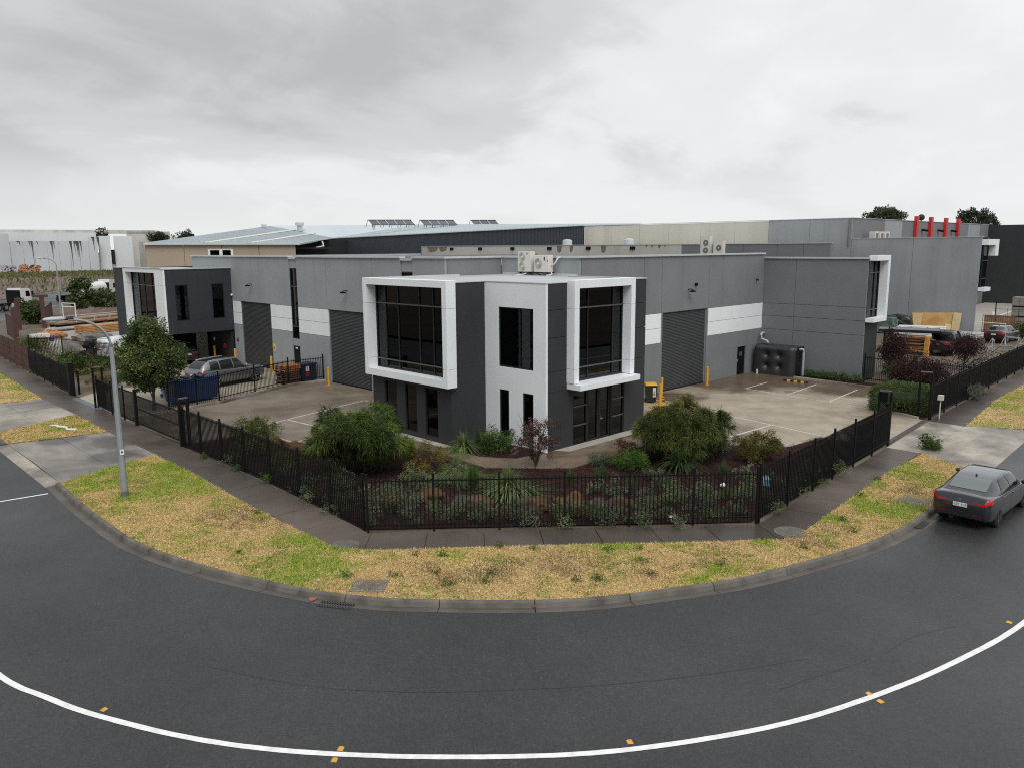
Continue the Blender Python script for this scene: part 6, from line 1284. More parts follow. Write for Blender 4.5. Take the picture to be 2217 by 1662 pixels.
for k in range(46):
    a = rg.uniform(-1.6, 1.6); z = rg.uniform(.1, 1.75); w = 1-(z/2.4); part('rock', MB().ball((20.9+a*w*.45+rg.uniform(-.2, .2), 70.8-a*w*1.0, z), (rg.uniform(.2, .34), rg.uniform(.2, .34), rg.uniform(.15, .24)), 7, 5, .18, k), mat('basalt', (0.055, 0.05, 0.05), 0.85, var=0.4, vscale=4), t)
solo('soil_heap', MB().ball((36, 117, -.1), (6, 3, 1.3), 20, 8, .12, 9), M_DIRT, 'long brown soil heap behind the flatbed trailer', 'soil heap', (36, 117, 0))
solo('scrap_heap', MB().ball((25.5, 88.2, 0), (1.6, 1.0, .55), 12, 7, .25, 5).ball((27, 89, 0), (1.3, .9, .45), 12, 7, .25, 6), mat('scrap_grey', (0.13, 0.12, 0.115), 0.7, var=0.5, vscale=2.5), 'grey scrap heap between the brick heap and straw boards', 'scrap', (26, 88.5, 0))

# ------------------------------------------------------------------ letterbox, road studs, pit lids, drain grates, litter
t = thing('letterbox', 'white letterbox on a slim white post beside the right gate posts', 'letterbox', (44.5, 13.35, 0)); part('post', MB().cyl((44.5, 13.35), .03, 0, 1.0, 8), mat('letterbox_cream', (0.55, 0.53, 0.47), 0.5), t); bx_ = part('box', MB().box(44.38, 13.23, 1.0, 44.62, 13.47, 1.26), mat('letterbox_cream', (0.55, 0.53, 0.47), 0.5), t); part('slot', MB().box(44.40, 13.224, 1.15, 44.6, 13.229, 1.17), M_FRAME, bx_)
def stud(x, y, lab):
    i = min(range(len(CENTRE)-1), key=lambda k: math.dist(CENTRE[k], (x, y))); d = Vector(CENTRE[i+1])-Vector(CENTRE[i]); t = thing('road_stud', lab, 'road stud', (x, y, ZR), math.atan2(d.y, d.x), 'yellow road studs along the centre line')
    obj('body', MB().add([(-.055, -.06, 0), (.055, -.06, 0), (.055, .06, 0), (-.055, .06, 0), (-.03, -.045, .022), (.03, -.045, .022), (.03, .045, .022), (-.03, .045, .022)], [(0, 3, 2, 1), (4, 5, 6, 7), (0, 1, 5, 4), (1, 2, 6, 5), (2, 3, 7, 6), (3, 0, 4, 7)]).mesh('body'), M_YEL, t)
    obj('reflector', MB().add([(-.0535, -.045, .004), (-.0535, .045, .004), (-.0335, .04, .021), (-.0335, -.04, .021)], [(0, 1, 2, 3)]).mesh('reflector'), mat('reflector_amber', (0.7, 0.5, 0.15), 0.2), t)
for x, y, lab in ((7.0, 11.73, 'inner yellow road stud of the pair at the bottom left of the curve'), (6.74, 11.53, 'outer yellow road stud of the pair at the bottom left of the curve'), (4.32, 16.2, 'single yellow road stud at the far left of the line'), (10.94, 8.08, 'single yellow road stud above the line at bottom centre'),
                  (15.72, 5.58, 'upper yellow road stud of the pair on the right of the curve'), (15.6, 5.31, 'lower yellow road stud of the pair on the right of the curve'), (21.32, 4.43, 'upper yellow road stud at the right edge of the frame'), (21.33, 4.06, 'lower yellow road stud at the right edge of the frame')): stud(x, y, lab)
def pit(lab, x, y, r=None, w=0, l=0, rz=0, group='concrete pit lids'):
    t = thing('pit_lid', lab, 'pit lid', (x, y, 0), rz, group)
    if r: obj('surround', MB().tube([(0, 0, -.05), (0, 0, .014)], r, 26).mesh('surround'), M_CAST, t); obj('lid', MB().tube([(0, 0, .014), (0, 0, .022)], r*.84, 26).mesh('lid'), mat('lid_grey', (0.105, 0.095, 0.085), 0.8, var=0.3, vscale=5), t)
    else:
        obj('surround', MB().box(-w/2, -l/2, -.05, w/2, l/2, .024).mesh('surround'), M_CAST, t); obj('lid', MB().tube([(0, 0, .024), (0, 0, .031)], min(w, l)*.36, 24).mesh('lid'), mat('lid_grey', (0.105, 0.095, 0.085), 0.8, var=0.3, vscale=5), t)
pit('round concrete pit lid ringed by green grass at the left path corner', 12.56, 20.21, .42); pit('round stained pit lid at the right path corner', 23.2, 11.0, .52); pit('square pit lid half buried in dry grass near the front kerb', 11.35, 17.15, None, .95, .8, R(-48)); pit('square pit cover with round lid behind the moving grey sedan', 29.1, 9.35, None, 1.3, 1.0, R(0)); pit('small square valve cover in the grass right of the street lamp', 10.63, 31.5, None, .34, .34, R(10))
def grate(lab, x, y, rz, w=.95, d=.30):
    t = thing('drain_grate', lab, 'drain grate', (x, y, ZR-.02), rz, 'kerb drain grates'); obj('pit', MB().box(-w/2, -d/2, .012, w/2, d/2, .018).mesh('pit'), M_BLACK, t)
    g = MB().box(-w/2, -d/2, .018, w/2, -d/2+.03, .036).box(-w/2, d/2-.03, .018, w/2, d/2, .036)
    for k in range(13): g.beam((-w/2+.03+k*(w-.06)/12, -d/2, .027), (-w/2+.03+k*(w-.06)/12, d/2, .027), .025, .018)
    obj('bars', g.mesh('bars'), mat('cast_iron', (0.05, 0.05, 0.05), 0.55), t)
grate('rusty kerb drain grate at the front of the curve', 10.18, 16.98, R(-58)); grate('kerb drain grate beside the rear of the grey sedan', 27.1, 8.40, R(3), .8)
lf = mat('fallen_leaf', (0.28, 0.09, 0.06), 0.8)
for x, y, lab in ((9.85, 17.7, 'reddish fallen leaf beside the front drain grate'), (13.7, 13.32, 'reddish fallen leaf in the gutter at the middle of the curve')):
    solo('fallen_leaf', MB().add([(x, y, ZR+.02), (x+.1, y+.03, ZR+.05), (x+.22, y, ZR+.03), (x+.12, y-.07, ZR+.02), (x+.05, y+.14, ZR+.04), (x-.02, y-.12, ZR+.03)], [(0, 1, 2, 3), (0, 4, 1), (0, 3, 5)]), lf, lab, 'leaf', (x, y, ZR), 'fallen leaves in the gutter')
lw_ = mat('litter_white', (0.62, 0.62, 0.60), 0.6)
solo('litter', MB().tube(curve([(11.0, 45.4, .06), (11.2, 45.0, .09), (11.1, 44.6, .12), (11.4, 44.3, .08), (11.35, 43.9, .05), (11.7, 43.6, .04)], .1), [.07]*16 if False else .06, 6), lw_, 'crumpled white plastic strip lying on the small grass island', 'litter', (11.2, 44.5, 0))
for x, y, lab in ((25.95, 15.09, 'white paper scrap in the mulch behind the right end of the front fence'), (21.46, 14.4, 'pale bottle lying in the mulch behind the front fence'), (27.1, 14.0, 'crumpled blue and white bag inside the right fence corner')):
    solo('litter', MB().ball((x, y, .08), (.12, .09, .08), 7, 5, .3, int(x)) if x < 27 else MB().ball((x, y, .2), (.16, .22, .22), 8, 6, .3, 4), lw_ if x < 27 else mat('litter_blue', (0.25, 0.45, 0.55), 0.5), lab, 'litter', (x, y, 0))

# ------------------------------------------------------------------ plants
M_LEAF = mat('leaves', (0, 0, 0), 0.55, spec=0.35, attr=True, trans=0.22)
M_LEAFM = mat('matt_leaves', (0, 0, 0), 0.8, spec=0.2, attr=True, trans=0.15)
M_BARK = mat('bark', (0.075, 0.06, 0.05), 0.9, var=0.3, vscale=6, fine=0.2)
def unit(a): return a/np.maximum(np.linalg.norm(a, axis=-1, keepdims=True), 1e-9)
def rdir(n): return unit(RNG.normal(size=(n, 3)))
def leafquads(C, D, L, Wd):
    S = unit(np.cross(D, rdir(len(C)))); L = L[:, None]; Wd = Wd[:, None]
    return np.stack([C, C+D*L*0.5+S*Wd*0.5, C+D*L, C+D*L*0.5-S*Wd*0.5], 1)
def tint(n, cols, jit=0.25, base=None):
    cols = np.array(cols); k = RNG.integers(0, len(cols), n) if base is None else base
    return cols[k]*(1+RNG.uniform(-jit, jit, (n, 1)))*(1+RNG.uniform(-.06, .06, (n, 3)))
def leaf_obj(name, V, col, parent, org, m=None, stuff=False):
    o = obj(name, np_mesh(name, V-np.array(org), V.shape[1], col), m or M_LEAF, parent)
    if stuff: o['kind'] = 'stuff'
    return o
def clumpy(center, rad, nclump, nleaf, lsize, cols, clump_r=0.4, droop=0.0, shell=0.55, flat=1.0, seed=None):
    """leaf quads gathered in clumps spread through an uneven ellipsoid crown"""
    d = rdir(nclump); r = RNG.uniform(shell, 1.0, (nclump, 1))**0.8*(1+RNG.uniform(-.16, .14, (nclump, 1)))
    cc = np.array(center)+d*r*np.array(rad); cr = clump_r*RNG.uniform(.6, 1.35, nclump); ct = RNG.integers(0, len(cols), nclump); tone = RNG.uniform(.75, 1.3, nclump)
    k = RNG.integers(0, nclump, nleaf); ld = rdir(nleaf); C = cc[k]+ld*cr[k][:, None]*RNG.uniform(.35, 1.0, (nleaf, 1))*np.array([1, 1, flat])
    D = unit(ld*.6+rdir(nleaf)*.8+np.array([0, 0, -droop])); L = lsize[0]*RNG.uniform(.6, 1.4, nleaf); W_ = lsize[1]*RNG.uniform(.6, 1.4, nleaf)
    return leafquads(C, D, L, W_), tint(nleaf, cols, .22, ct[k])*tone[k][:, None]
def tufted(center, rad, nlobe, per_lobe, per, length, width, cols, droop=.6):
    """drooping fine foliage on many uneven sprays; tips are newer and paler"""
    d = rdir(nlobe); d[:, 2] = np.abs(d[:, 2])*1.1-.45; d = unit(d); lc = np.array(center)+d*RNG.uniform(.40, 1.12, (nlobe, 1))*np.array(rad)*.84; lr = RNG.uniform(.20, .58, nlobe)
    k0 = np.repeat(np.arange(nlobe), per_lobe); e = rdir(len(k0)); e[:, 2] = np.abs(e[:, 2])*1.2-.5; e = unit(e+d[k0]*.5)
    T = lc[k0]+e*(lr[k0]*RNG.uniform(.55, 1.1, len(k0)))[:, None]; k = np.repeat(np.arange(len(k0)), per); n = len(k)
    out = unit(e[k]*np.array([1, 1, .6])+rdir(n)*.85); L = length*RNG.uniform(.5, 1.3, n)[:, None]
    P0 = T[k]+rdir(n)*.08; P1 = P0+out*L*.5; D2 = unit(out*.8+np.array([0, 0, -droop])+rdir(n)*.25); P2 = P1+D2*L*.55
    S = unit(np.cross(out, rdir(n)))*width*RNG.uniform(.6, 1.3, (n, 1))*.5
    q1 = np.stack([P0-S*.6, P1-S, P1+S, P0+S*.6], 1); q2 = np.stack([P1-S, P2-S*.2, P2+S*.2, P1+S], 1)
    ct = RNG.integers(0, len(cols), nlobe); tone = RNG.uniform(.7, 1.3, nlobe); t2 = RNG.uniform(.75, 1.3, len(k0)); c = tint(n, cols, .2, ct[k0[k]])*(tone[k0[k]]*t2[k])[:, None]
    return np.concatenate([q1, q2]), np.concatenate([c*.85, c*1.25*np.array([1.08, 1.05, .9])])
def branches(th, base, center, rad, n, r0, name='trunk', m=None, forks=True):
    mb = MB(); b = Vector(base); c = Vector(center); top = b.lerp(c, .8)
    mb.tube([b-Vector((0, 0, .1)), b.lerp(top, .5)+Vector((.03, -.02, 0)), top], [r0, r0*.75, r0*.4], 8)
    for k in range(n):
        s = b.lerp(top, RNG.uniform(.25, .95)); d = rdir(1)[0]; d[2] = abs(d[2])*.7; e = c+Vector(d*np.array(rad)*RNG.uniform(.6, .92)); mid = s.lerp(e, .5)+Vector((0, 0, .08*(e-s).length))
        mb.tube([s, mid, e], [r0*.38, r0*.24, r0*.08], 5)
    return part(name, mb, m or M_BARK, th)
G_DK = [(.030, .055, .016), (.045, .075, .020), (.060, .092, .026)]
def tree(name, label, cat, base, center, rad, ncl, nlf, ls, cols, cr, trunk=.09, nb=14, droop=0., group=None, shell=.5):
    t = thing(name, label, cat, base, group=group); branches(t, base, center, rad, nb, trunk)
    V, c = clumpy(center, rad, ncl, nlf, ls, cols, cr, droop, shell); leaf_obj('crown', V, c, t, base); return t
# street tree behind the left gate
tb_ = (16.4, 45.9, 0); t = thing('street_tree', 'round glossy green street tree behind the open gate leaf, left of the lamp-lit yard' if False else 'round glossy green tree standing behind the street lamp', 'tree', tb_)
branches(t, tb_, (16.4, 45.9, 2.9), (1.7, 1.7, 1.9), 22, .10)
V1, c1 = clumpy((16.4, 45.9, 2.85), (1.8, 1.8, 1.5), 150, 17000, (.15, .085), [(.036, .066, .018), (.052, .088, .022), (.075, .112, .03), (.105, .135, .038)], .34, .25, .6)
V2, c2 = clumpy((16.4, 45.9, 4.1), (1.1, 1.1, 1.15), 60, 6000, (.15, .085), [(.045, .075, .022), (.075, .10, .03), (.10, .125, .04)], .3, .2, .5)
leaf_obj('crown', np.concatenate([V1, V2]), np.concatenate([c1, c2]), t, tb_)
# two weeping feathery shrubs in the corner bed
for base, c, rad, nt_, lab in (((17.7, 26.75, 0), (17.7, 26.75, 1.3), (1.85, 1.85, 1.3), 620, 'large green feathery shrub left of the front office'), ((28.3, 18.5, 0), (28.3, 18.5, 1.25), (1.95, 1.95, 1.15), 620, 'large green weeping shrub right of the glass entry')):
    t = thing('feathery_shrub', lab, 'shrub', base); branches(t, base, (c[0], c[1], 1.6), (1.5, 1.5, 1.0), 26, .07)
    V, cl_ = tufted(c, rad, 56, 24, 26, .32, .024, [(.032, .052, .015), (.046, .076, .018), (.062, .098, .022), (.09, .125, .028)] if base[0] < 20 else [(.038, .050, .016), (.056, .072, .021), (.078, .092, .027), (.11, .115, .036)])
    V3, c3 = clumpy((c[0], c[1], c[2]-.1), (rad[0]*.8, rad[1]*.8, rad[2]*.85), 90, 9000, (.16, .03), [(.035, .05, .018), (.05, .07, .022)], .35, .8, .2); leaf_obj('foliage', np.concatenate([V, V3]), np.concatenate([cl_, c3]), t, base, M_LEAFM)
# purple leafed shrub in front of the white wall
pb_ = (23.0, 22.1, 0); t = thing('purple_shrub', 'thin purple-brown shrub in front of the white wall', 'shrub', pb_); mb = MB()
for k in range(16):
    a = RNG.uniform(0, 6.28); l = RNG.uniform(.5, 1.0); h = RNG.uniform(1.3, 2.3); mb.tube([(23.0, 22.1, 0), (23+math.cos(a)*l*.4, 22.1+math.sin(a)*l*.4, h*.5), (23+math.cos(a)*l, 22.1+math.sin(a)*l, h)], [.025, .015, .005], 5)
part('stems', mb, M_BARK, t)
V, c = clumpy((23, 22.1, 1.25), (1.1, 1.1, 1.05), 46, 3600, (.085, .045), [(.065, .036, .038), (.10, .058, .055), (.14, .085, .072)], .22, 0, .3); leaf_obj('foliage', V, c, t, pb_, M_LEAFM)
# maroon maples beside the right yard
MAR = [(.024, .012, .013), (.036, .017, .017), (.05, .024, .022)]
for base, c, rad, n, lab in (((57.2, 20.4, 0), (57.2, 20.4, 1.8), (1.0, 1.15, 1.4), 7000, 'maroon leafed maple against the corner of the grey side wall'), ((51.3, 16.6, 0), (51.3, 16.6, 1.35), (1.75, 1.75, 1.0), 13000, 'largest maroon weeping maple behind the clipped hedge'), ((63.5, 17.7, 0), (63.5, 17.7, 1.75), (1.2, 1.2, .85), 5500, 'maroon maple in front of the black pickup'), ((84.5, 17.6, 0), (84.5, 17.6, 1.8), (1.2, 1.2, 1.4), 4000, 'dark maroon maple at the right frame edge beyond the black hatch-backed car')):
    t = thing('maroon_maple', lab, 'tree', base); branches(t, base, c, rad, 16, .06); V, cl_ = clumpy(c, rad, 170, n, (.12, .045), MAR, .34, .7, .35); leaf_obj('crown', V, cl_, t, base, M_LEAFM)
# clipped hedge by the right driveway
hb = (45.7, 15.6, 0); t = thing('clipped_hedge', 'clipped rounded green hedge block beside the right driveway', 'hedge', hb)
n = 15000; p = RNG.uniform(-1, 1, (n, 3)); f = RNG.integers(0, 3, n); s = np.sign(p[np.arange(n), f]); p[np.arange(n), f] = s; p = p/np.maximum((np.abs(p)**6).sum(1, keepdims=True)**(1/6), 1)
C = np.array([45.7, 15.6, .66])+p*np.array([1.5, 1.35, .66])*(1+.05*RNG.normal(size=(n, 1))); D = unit(p+rdir(n)*.9); leaf_obj('foliage', leafquads(C, D, RNG.uniform(.05, .12, n), RNG.uniform(.03, .06, n)), tint(n, [(.04, .07, .018), (.06, .095, .022), (.085, .12, .03)], .3), t, hb)
part('core', MB().ball((45.7, 15.6, .6), (1.35, 1.2, .58), 12, 8), mat('hedge_core', (.02, .03, .012), .9), t)
# mound shrubs
def mound(name, label, base, r, h, n, ls, cols, droop=.0, m=None, flat=1.):
    t = thing(name, label, 'shrub', base); V, c = clumpy((base[0], base[1], base[2]+h*.5), (r, r, h*.55), max(12, int(50*r)), n, ls, cols, .22, droop, .35, flat); leaf_obj('foliage', V, c, t, base, m or M_LEAFM)
    mb = MB()
    for k in range(7): a = RNG.uniform(0, 6.28); mb.tube([(base[0], base[1], base[2]-.05), (base[0]+math.cos(a)*r*.6, base[1]+math.sin(a)*r*.6, base[2]+h*.7)], [.02, .006], 4)
    part('stems', mb, M_BARK, t); return t
ORN = [(.12, .085, .022), (.16, .105, .025), (.09, .085, .025)]; OLV = [(.075, .075, .022), (.11, .10, .028), (.14, .12, .035)]
GRY = [(.10, .12, .085), (.14, .165, .12), (.075, .095, .06)]; LIM = [(.06, .12, .02), (.085, .155, .028), (.045, .09, .018)]; JUN = [(.055, .07, .02), (.085, .10, .028), (.11, .115, .03)]
mound('mound_shrub', 'rusty orange-brown shrub right of the large feathery shrub', (19.4, 25.0, 0), .95, 1.15, 5000, (.07, .03), ORN)
mound('mound_shrub', 'olive gold dome shrub behind the right fence', (30.6, 16.2, 0), 1.2, 1.2, 13000, (.07, .03), OLV)
mound('mound_shrub', 'bright green soft mound in front of the entry path', (25.5, 19.2, 0), .85, .8, 5000, (.09, .022), LIM)
mound('mound_shrub', 'grey leafed small shrub left of the bright green mound', (25.2, 20.5, 0), .5, .55, 1500, (.05, .03), GRY)
mound('mound_shrub', 'small russet shrub under the right weeping shrub, by the path edge', (26.9, 20.35, 0), .55, .8, 1800, (.07, .035), [(.09, .035, .022), (.06, .04, .02)])
mound('mound_shrub', 'silver-grey shrub between the weeping shrub and the olive dome', (30.4, 17.9, 0), .6, .7, 1800, (.10, .03), GRY)
mound('mound_shrub', 'rounded green shrub under the white wall windows', (23.6, 25.0, 0), .9, 1.0, 6500, (.08, .03), G_DK+LIM)
mound('mound_shrub', 'spreading juniper beside the left yard edge behind the fence', (17.1, 35.2, 0), 1.2, .95, 6500, (.11, .03), JUN, .1)
mound('mound_shrub', 'second low juniper behind the left fence nearer the corner', (15.9, 32.6, 0), 1.0, .7, 4200, (.10, .03), JUN)
mound('mound_shrub', 'yellow-green low shrub behind the left fence by the boulders', (15.7, 29.4, 0), .85, .7, 3500, (.08, .03), [(.13, .13, .03), (.09, .10, .03)])
mound('mound_shrub', 'grey-green shrub behind the left fence below the feathery shrub', (15.6, 25.4, 0), .8, .65, 3000, (.06, .03), GRY+JUN)
mound('mound_shrub', 'olive shrub just inside the left corner of the front fence', (15.6, 21.6, 0), .6, .8, 2500, (.07, .03), OLV+GRY)
mound('mound_shrub', 'yellow-olive low hedge on the far side of the first driveway', (16.9, 55.7, 0), 1.3, .95, 6000, (.08, .035), [(.10, .09, .03), (.13, .105, .03), (.07, .075, .025)])
mound('mound_shrub', 'olive shrub beside the low hedge, under the street tree', (18.9, 55.2, 0), 1.1, 1.0, 4500, (.08, .035), OLV)
mound('mound_shrub', 'bright green bush behind the far left black fence', (17.2, 63.6, 0), 1.2, 1.7, 6000, (.11, .05), LIM+G_DK)
mound('mound_shrub', 'dark green low bush in front of the basalt rocks', (19.6, 64.5, 0), 1.3, 1.0, 5000, (.10, .045), G_DK)
mound('mound_shrub', 'green weedy bush at the corner of the brown fence', (18.4, 80.0, 0), 1.4, 1.2, 4500, (.12, .05), JUN+LIM)
mound('mound_shrub', 'green bush behind the fence at the end of the grey side wall', (55.2, 19.2, 0), 1.2, 1.1, 5000, (.10, .045), G_DK+LIM)
mound('mound_shrub', 'small green bush on the corner of the right driveway', (37.45, 11.55, 0), .5, .55, 1800, (.09, .035), G_DK)
mound('mound_shrub', 'grey-green weed bush at the foot of the right-hand street fence', (51.6, 13.75, 0), .6, .8, 1500, (.08, .035), GRY)
mound('mound_shrub', 'green shrubbery beyond the black hatch-backed car', (90.5, 19.8, 0), 2.0, 1.3, 3500, (.2, .09), JUN)
# strappy tussocks
def tussock(name, label, base, n, L, w, cols, spread=1.0, up=.9):
    t = thing(name, label, 'plant', base); a = RNG.uniform(0, 2*np.pi, n); lean = RNG.uniform(.05, 1, n)*spread; l = L*RNG.uniform(.6, 1.15, n); seg = 6; P = []
    for s in range(seg+1):
        u = s/seg; r = l*(lean*(.35*u+.6*u*u)); z = l*(up*u*(1-.10*lean)-lean*.95*u**2.6); P.append(np.stack([base[0]+np.cos(a)*(r+.04), base[1]+np.sin(a)*(r+.04), np.maximum(base[2]+z, base[2]+.02)], 1))
    S = np.stack([-np.sin(a), np.cos(a), np.zeros(n)], 1)*w*.5; q = []; col = tint(n, cols, .25); cs = []
    for s in range(seg): wa, wb = (1-.75*(s/seg)**2), (1-.75*((s+1)/seg)**2); q.append(np.stack([P[s]-S*wa, P[s+1]-S*wb, P[s+1]+S*wb, P[s]+S*wa], 1)); cs.append(col)
    leaf_obj('blades', np.concatenate(q), np.concatenate(cs), t, base); return t
LOM = [(.085, .135, .035), (.12, .175, .05), (.16, .21, .075)]; UPG = [(.05, .095, .022), (.065, .115, .028)]; DKT = [(.035, .06, .025), (.05, .08, .03)]
for args in (('pale strappy tussock at the foot of the charcoal office corner', (22.8, 26.4, 0), 420, 1.6, .026, LOM, 1.3, .68), ('dark spiky tussock between wall and rounded shrub', (23.6, 26.3, 0), 160, 1.1, .02, DKT, .7), ('large pale strappy tussock in front of the path bend', (19.7, 23.2, 0), 460, 1.75, .03, LOM, 1.3, .68),
             ('largest pale strappy tussock behind the middle of the front fence', (19.8, 20.4, 0), 520, 1.9, .032, LOM, 1.3, .68), ('upright bright green tussock left of the largest strappy one', (18.8, 21.3, 0), 320, 1.4, .018, UPG, .45), ('small upright green tussock behind the fourth fence panel', (22.1, 19.4, 0), 130, .8, .015, UPG, .4),
             ('green tussock left of a twin in the middle of the mulch', (22.9, 18.7, 0), 150, .85, .015, UPG, .45), ('green tussock right of its twin in the middle of the mulch', (23.5, 18.9, 0), 130, .8, .015, UPG, .45), ('dark strappy tussock in front of the right weeping shrub', (26.6, 17.5, 0), 320, 1.5, .028, DKT+UPG),
             ('upright green tussock nearest the right end of the front fence', (26.8, 15.6, 0), 180, .95, .016, UPG, .4), ('low lime tussock at the right end of the front fence', (24.7, 14.2, 0), 170, .6, .014, LIM, .7), ('upright green tussock on the fence side of the boulders, right of centre', (22.7, 17.0, 0), 150, .85, .015, UPG, .4),
             ('pale dry tussock at the brown fence foot beside the far footpath', (15.35, 66.6, 0), 120, .8, .02, [(.22, .18, .09), (.12, .13, .05)])): tussock('tussock', *args)
# far trees
for base, c, rad, n, lab in (((26.3, 112.5, 0), (26.3, 112.5, 1.5), (1.6, 1.6, 1.4), 4000, 'bushy green tree between the brown gate posts, far left'), ((36.6, 127.3, 0), (36.6, 127.3, 2.7), (1.9, 1.9, 2.2), 4500, 'slim green tree in front of the second white truck'), ((41.5, 132.5, 0), (42.3, 132.8, 1.5), (2.9, 2.9, 1.7), 5500, 'dense grey-green tree touching the charcoal office blade wall')):
    tree('far_tree', lab, 'tree', base, c, rad, 60, n, (.34, .17), [(.05, .08, .025), (.075, .105, .035), (.10, .125, .05)], .45, .08, 12)
for base, c, rad, n, cols, lab in (((165.5, 62.9, 0), (165.5, 62.9, 14.7), (3.4, 3.4, 1.5), 3500, [(.055, .07, .035), (.08, .095, .05)], 'open gum tree on the skyline left of the red fins'), ((209.7, 59.7, 0), (209.7, 59.7, 14.3), (3.7, 3.7, 3.1), 4500, [(.03, .042, .02), (.045, .06, .028)], 'dark dense tree on the skyline behind the red fins'), ((210, 56.6, 0), (210, 56.6, 13.4), (3.0, 3.0, 2.4), 3000, [(.03, .042, .02), (.045, .06, .028)], 'lower dark tree on the skyline right of the red fins')):
    tree('skyline_tree', lab, 'tree', base, c, rad, 60, n, (.5, .25), cols, .65, .4, 12)
for base, c, rad, n, lab in (((120, 381, 0), (120, 381, 15.8), (2.6, 2.6, 2.0), 800, 'small dark tree on the far left skyline'), ((141.5, 374, 0), (141.5, 374, 14.4), (4.3, 4.3, 2.0), 1500, 'left dark tree of the skyline pair above the beige wall'), ((152, 370, 0), (152, 370, 14.6), (4.6, 4.6, 2.4), 1500, 'right dark tree of the skyline pair above the beige wall')):
    tree('skyline_tree', lab, 'tree', base, c, rad, 40, n, (.9, .5), [(.03, .04, .022), (.045, .055, .03)], 1.0, .4, 6)
solo('distant_block', MB().box(128, 322, 0, 160, 360, 12.2).box(135, 321.5, 12.2, 136, 322, 14), M_OFFW, 'low pale building under the skyline trees above the beige wall', 'building', (140, 340, 0))

# ------------------------------------------------------------------ garden bed: mulch, boulders, ground cover
BED = [(14.22, 36.4), (14.18, 30), (13.85, 21.0), (23.3, 12.45), (30, 12.85), (36.5, 13.35), (36.25, 16.0), (33.7, 16.35), (29.3, 21.05), (24, 20.9), (21.5, 23.6), (21.6, 26.6), (21.25, 30), (21.2, 32.95), (18, 32.7), (17.9, 36.4)]
struct('garden_bed', MB().sheet(BED, -0.03), M_MULCH)
struct('pocket_bed', MB().sheet([(22.82, 27.25), (22.55, 26.9), (22.46, 25.05), (22.85, 24.35), (23.38, 23.65), (24.95, 23.36), (24.95, 27.25)], 0.016), M_MULCH)
struct('hedge_bed', MB().sheet([(43.75, 14.0), (44.3, 16), (47.8, 17.95), (51.3, 19), (51.8, 25), (53.4, 25), (53.4, 14.2)], -0.02), M_MULCH)
struct('side_bed', MB().sheet([(14.7, 53.4), (18.7, 57.6), (21.3, 69.9), (20.6, 69.2), (19.5, 74), (17.5, 77), (15.2, 67)], -0.02), M_SOIL)
n = 60000; P = np.stack([RNG.uniform(13.5, 37, n), RNG.uniform(12, 37, n)], 1); P = P[inpoly(P, BED)]; n = len(P)
C = np.concatenate([P, RNG.uniform(-.03, .012, (n, 1))], 1); D = unit(rdir(n)*np.array([1, 1, .3])); Lc = RNG.uniform(.04, .13, n)
V = leafquads(C, D, Lc, RNG.uniform(.02, .05, n)); o = obj('bark_mulch', np_mesh('bark_mulch', V, 4, tint(n, [(.040, .017, .016), (.065, .028, .025), (.024, .012, .012), (.10, .05, .04)], .35)), M_LEAFM); o['kind'] = 'stuff'; o['label'] = 'dark red-brown bark mulch over the garden bed'
from mathutils import noise as mnoise
def boulder(label, c, r, seed, m):
    bm = bmesh.new(); bmesh.ops.create_icosphere(bm, subdivisions=4, radius=1.0)
    for v in bm.verts:
        p = v.co.normalized(); q = Vector((seed*3.1, seed*1.7, seed)); k = 1+.42*mnoise.noise(p*1.2+q)+.20*mnoise.noise(p*2.7+q)+.05*mnoise.noise(p*8+q); f = max(abs(p.x), abs(p.y), abs(p.z)); k *= (0.80+.20/f*0.8)
        v.co = Vector((p.x*r[0]*k, p.y*r[1]*k, p.z*r[2]*k))
    me = bpy.data.meshes.new('boulder'); bm.to_mesh(me); bm.free(); me.shade_smooth(); o = obj('boulder', me, m, None, c, (0, 0, seed*1.3)); o['label'] = label; o['category'] = 'boulder'; o['group'] = 'sandstone boulders in the garden bed'
M_ROCKO = mat('sandstone_orange', (.075, .043, .022), .9, spec=.15, var=.55, vscale=1.8, fine=.2, fscale=14, bump=.5, bscale=9); M_ROCKG = mat('sandstone_grey', (.06, .05, .037), .9, spec=.15, var=.5, vscale=2, fine=.2, fscale=14, bump=.5, bscale=9)
for i, (x, y, r, m_, lab) in enumerate(((17.35, 21.7, .5, M_ROCKO, 'leftmost boulder of the front row, orange and half hidden'), (17.75, 20.9, .5, M_ROCKG, 'second boulder from the left in the front row'), (18.15, 19.75, .45, M_ROCKO, 'orange-topped boulder below the largest tussock'), (18.75, 19.0, .42, M_ROCKG, 'dull grey boulder in the middle of the front row'),
                                (19.3, 18.25, .55, M_ROCKO, 'orange boulder right of the dull grey one'), (20.0, 17.65, .6, M_ROCKO, 'big rusty boulder behind the fourth fence post'), (20.55, 16.75, .55, M_ROCKG, 'square pale-faced boulder right of the big rusty one'), (21.6, 16.65, .42, M_ROCKO, 'rightmost boulder of the front row, flat and orange'),
                                (17.1, 33.1, .42, M_ROCKO, 'orange boulder at the left yard edge, nearest the juniper'), (17.25, 32.25, .45, M_ROCKO, 'rounded tan boulder at the left yard corner'), (17.5, 31.2, .5, M_ROCKO, 'large rust boulder behind the left fence by the feathery shrub'))):
    boulder(lab, (x+.25*math.sin(i*2.3), y+.2*math.cos(i*3.1), .04+.06*math.sin(i*5)), (r*(1.05+.35*math.sin(i*1.9)), r*(.9+.2*math.cos(i*2.7)), r*(.72+.16*math.sin(i*4.1))), i+1.37, m_)
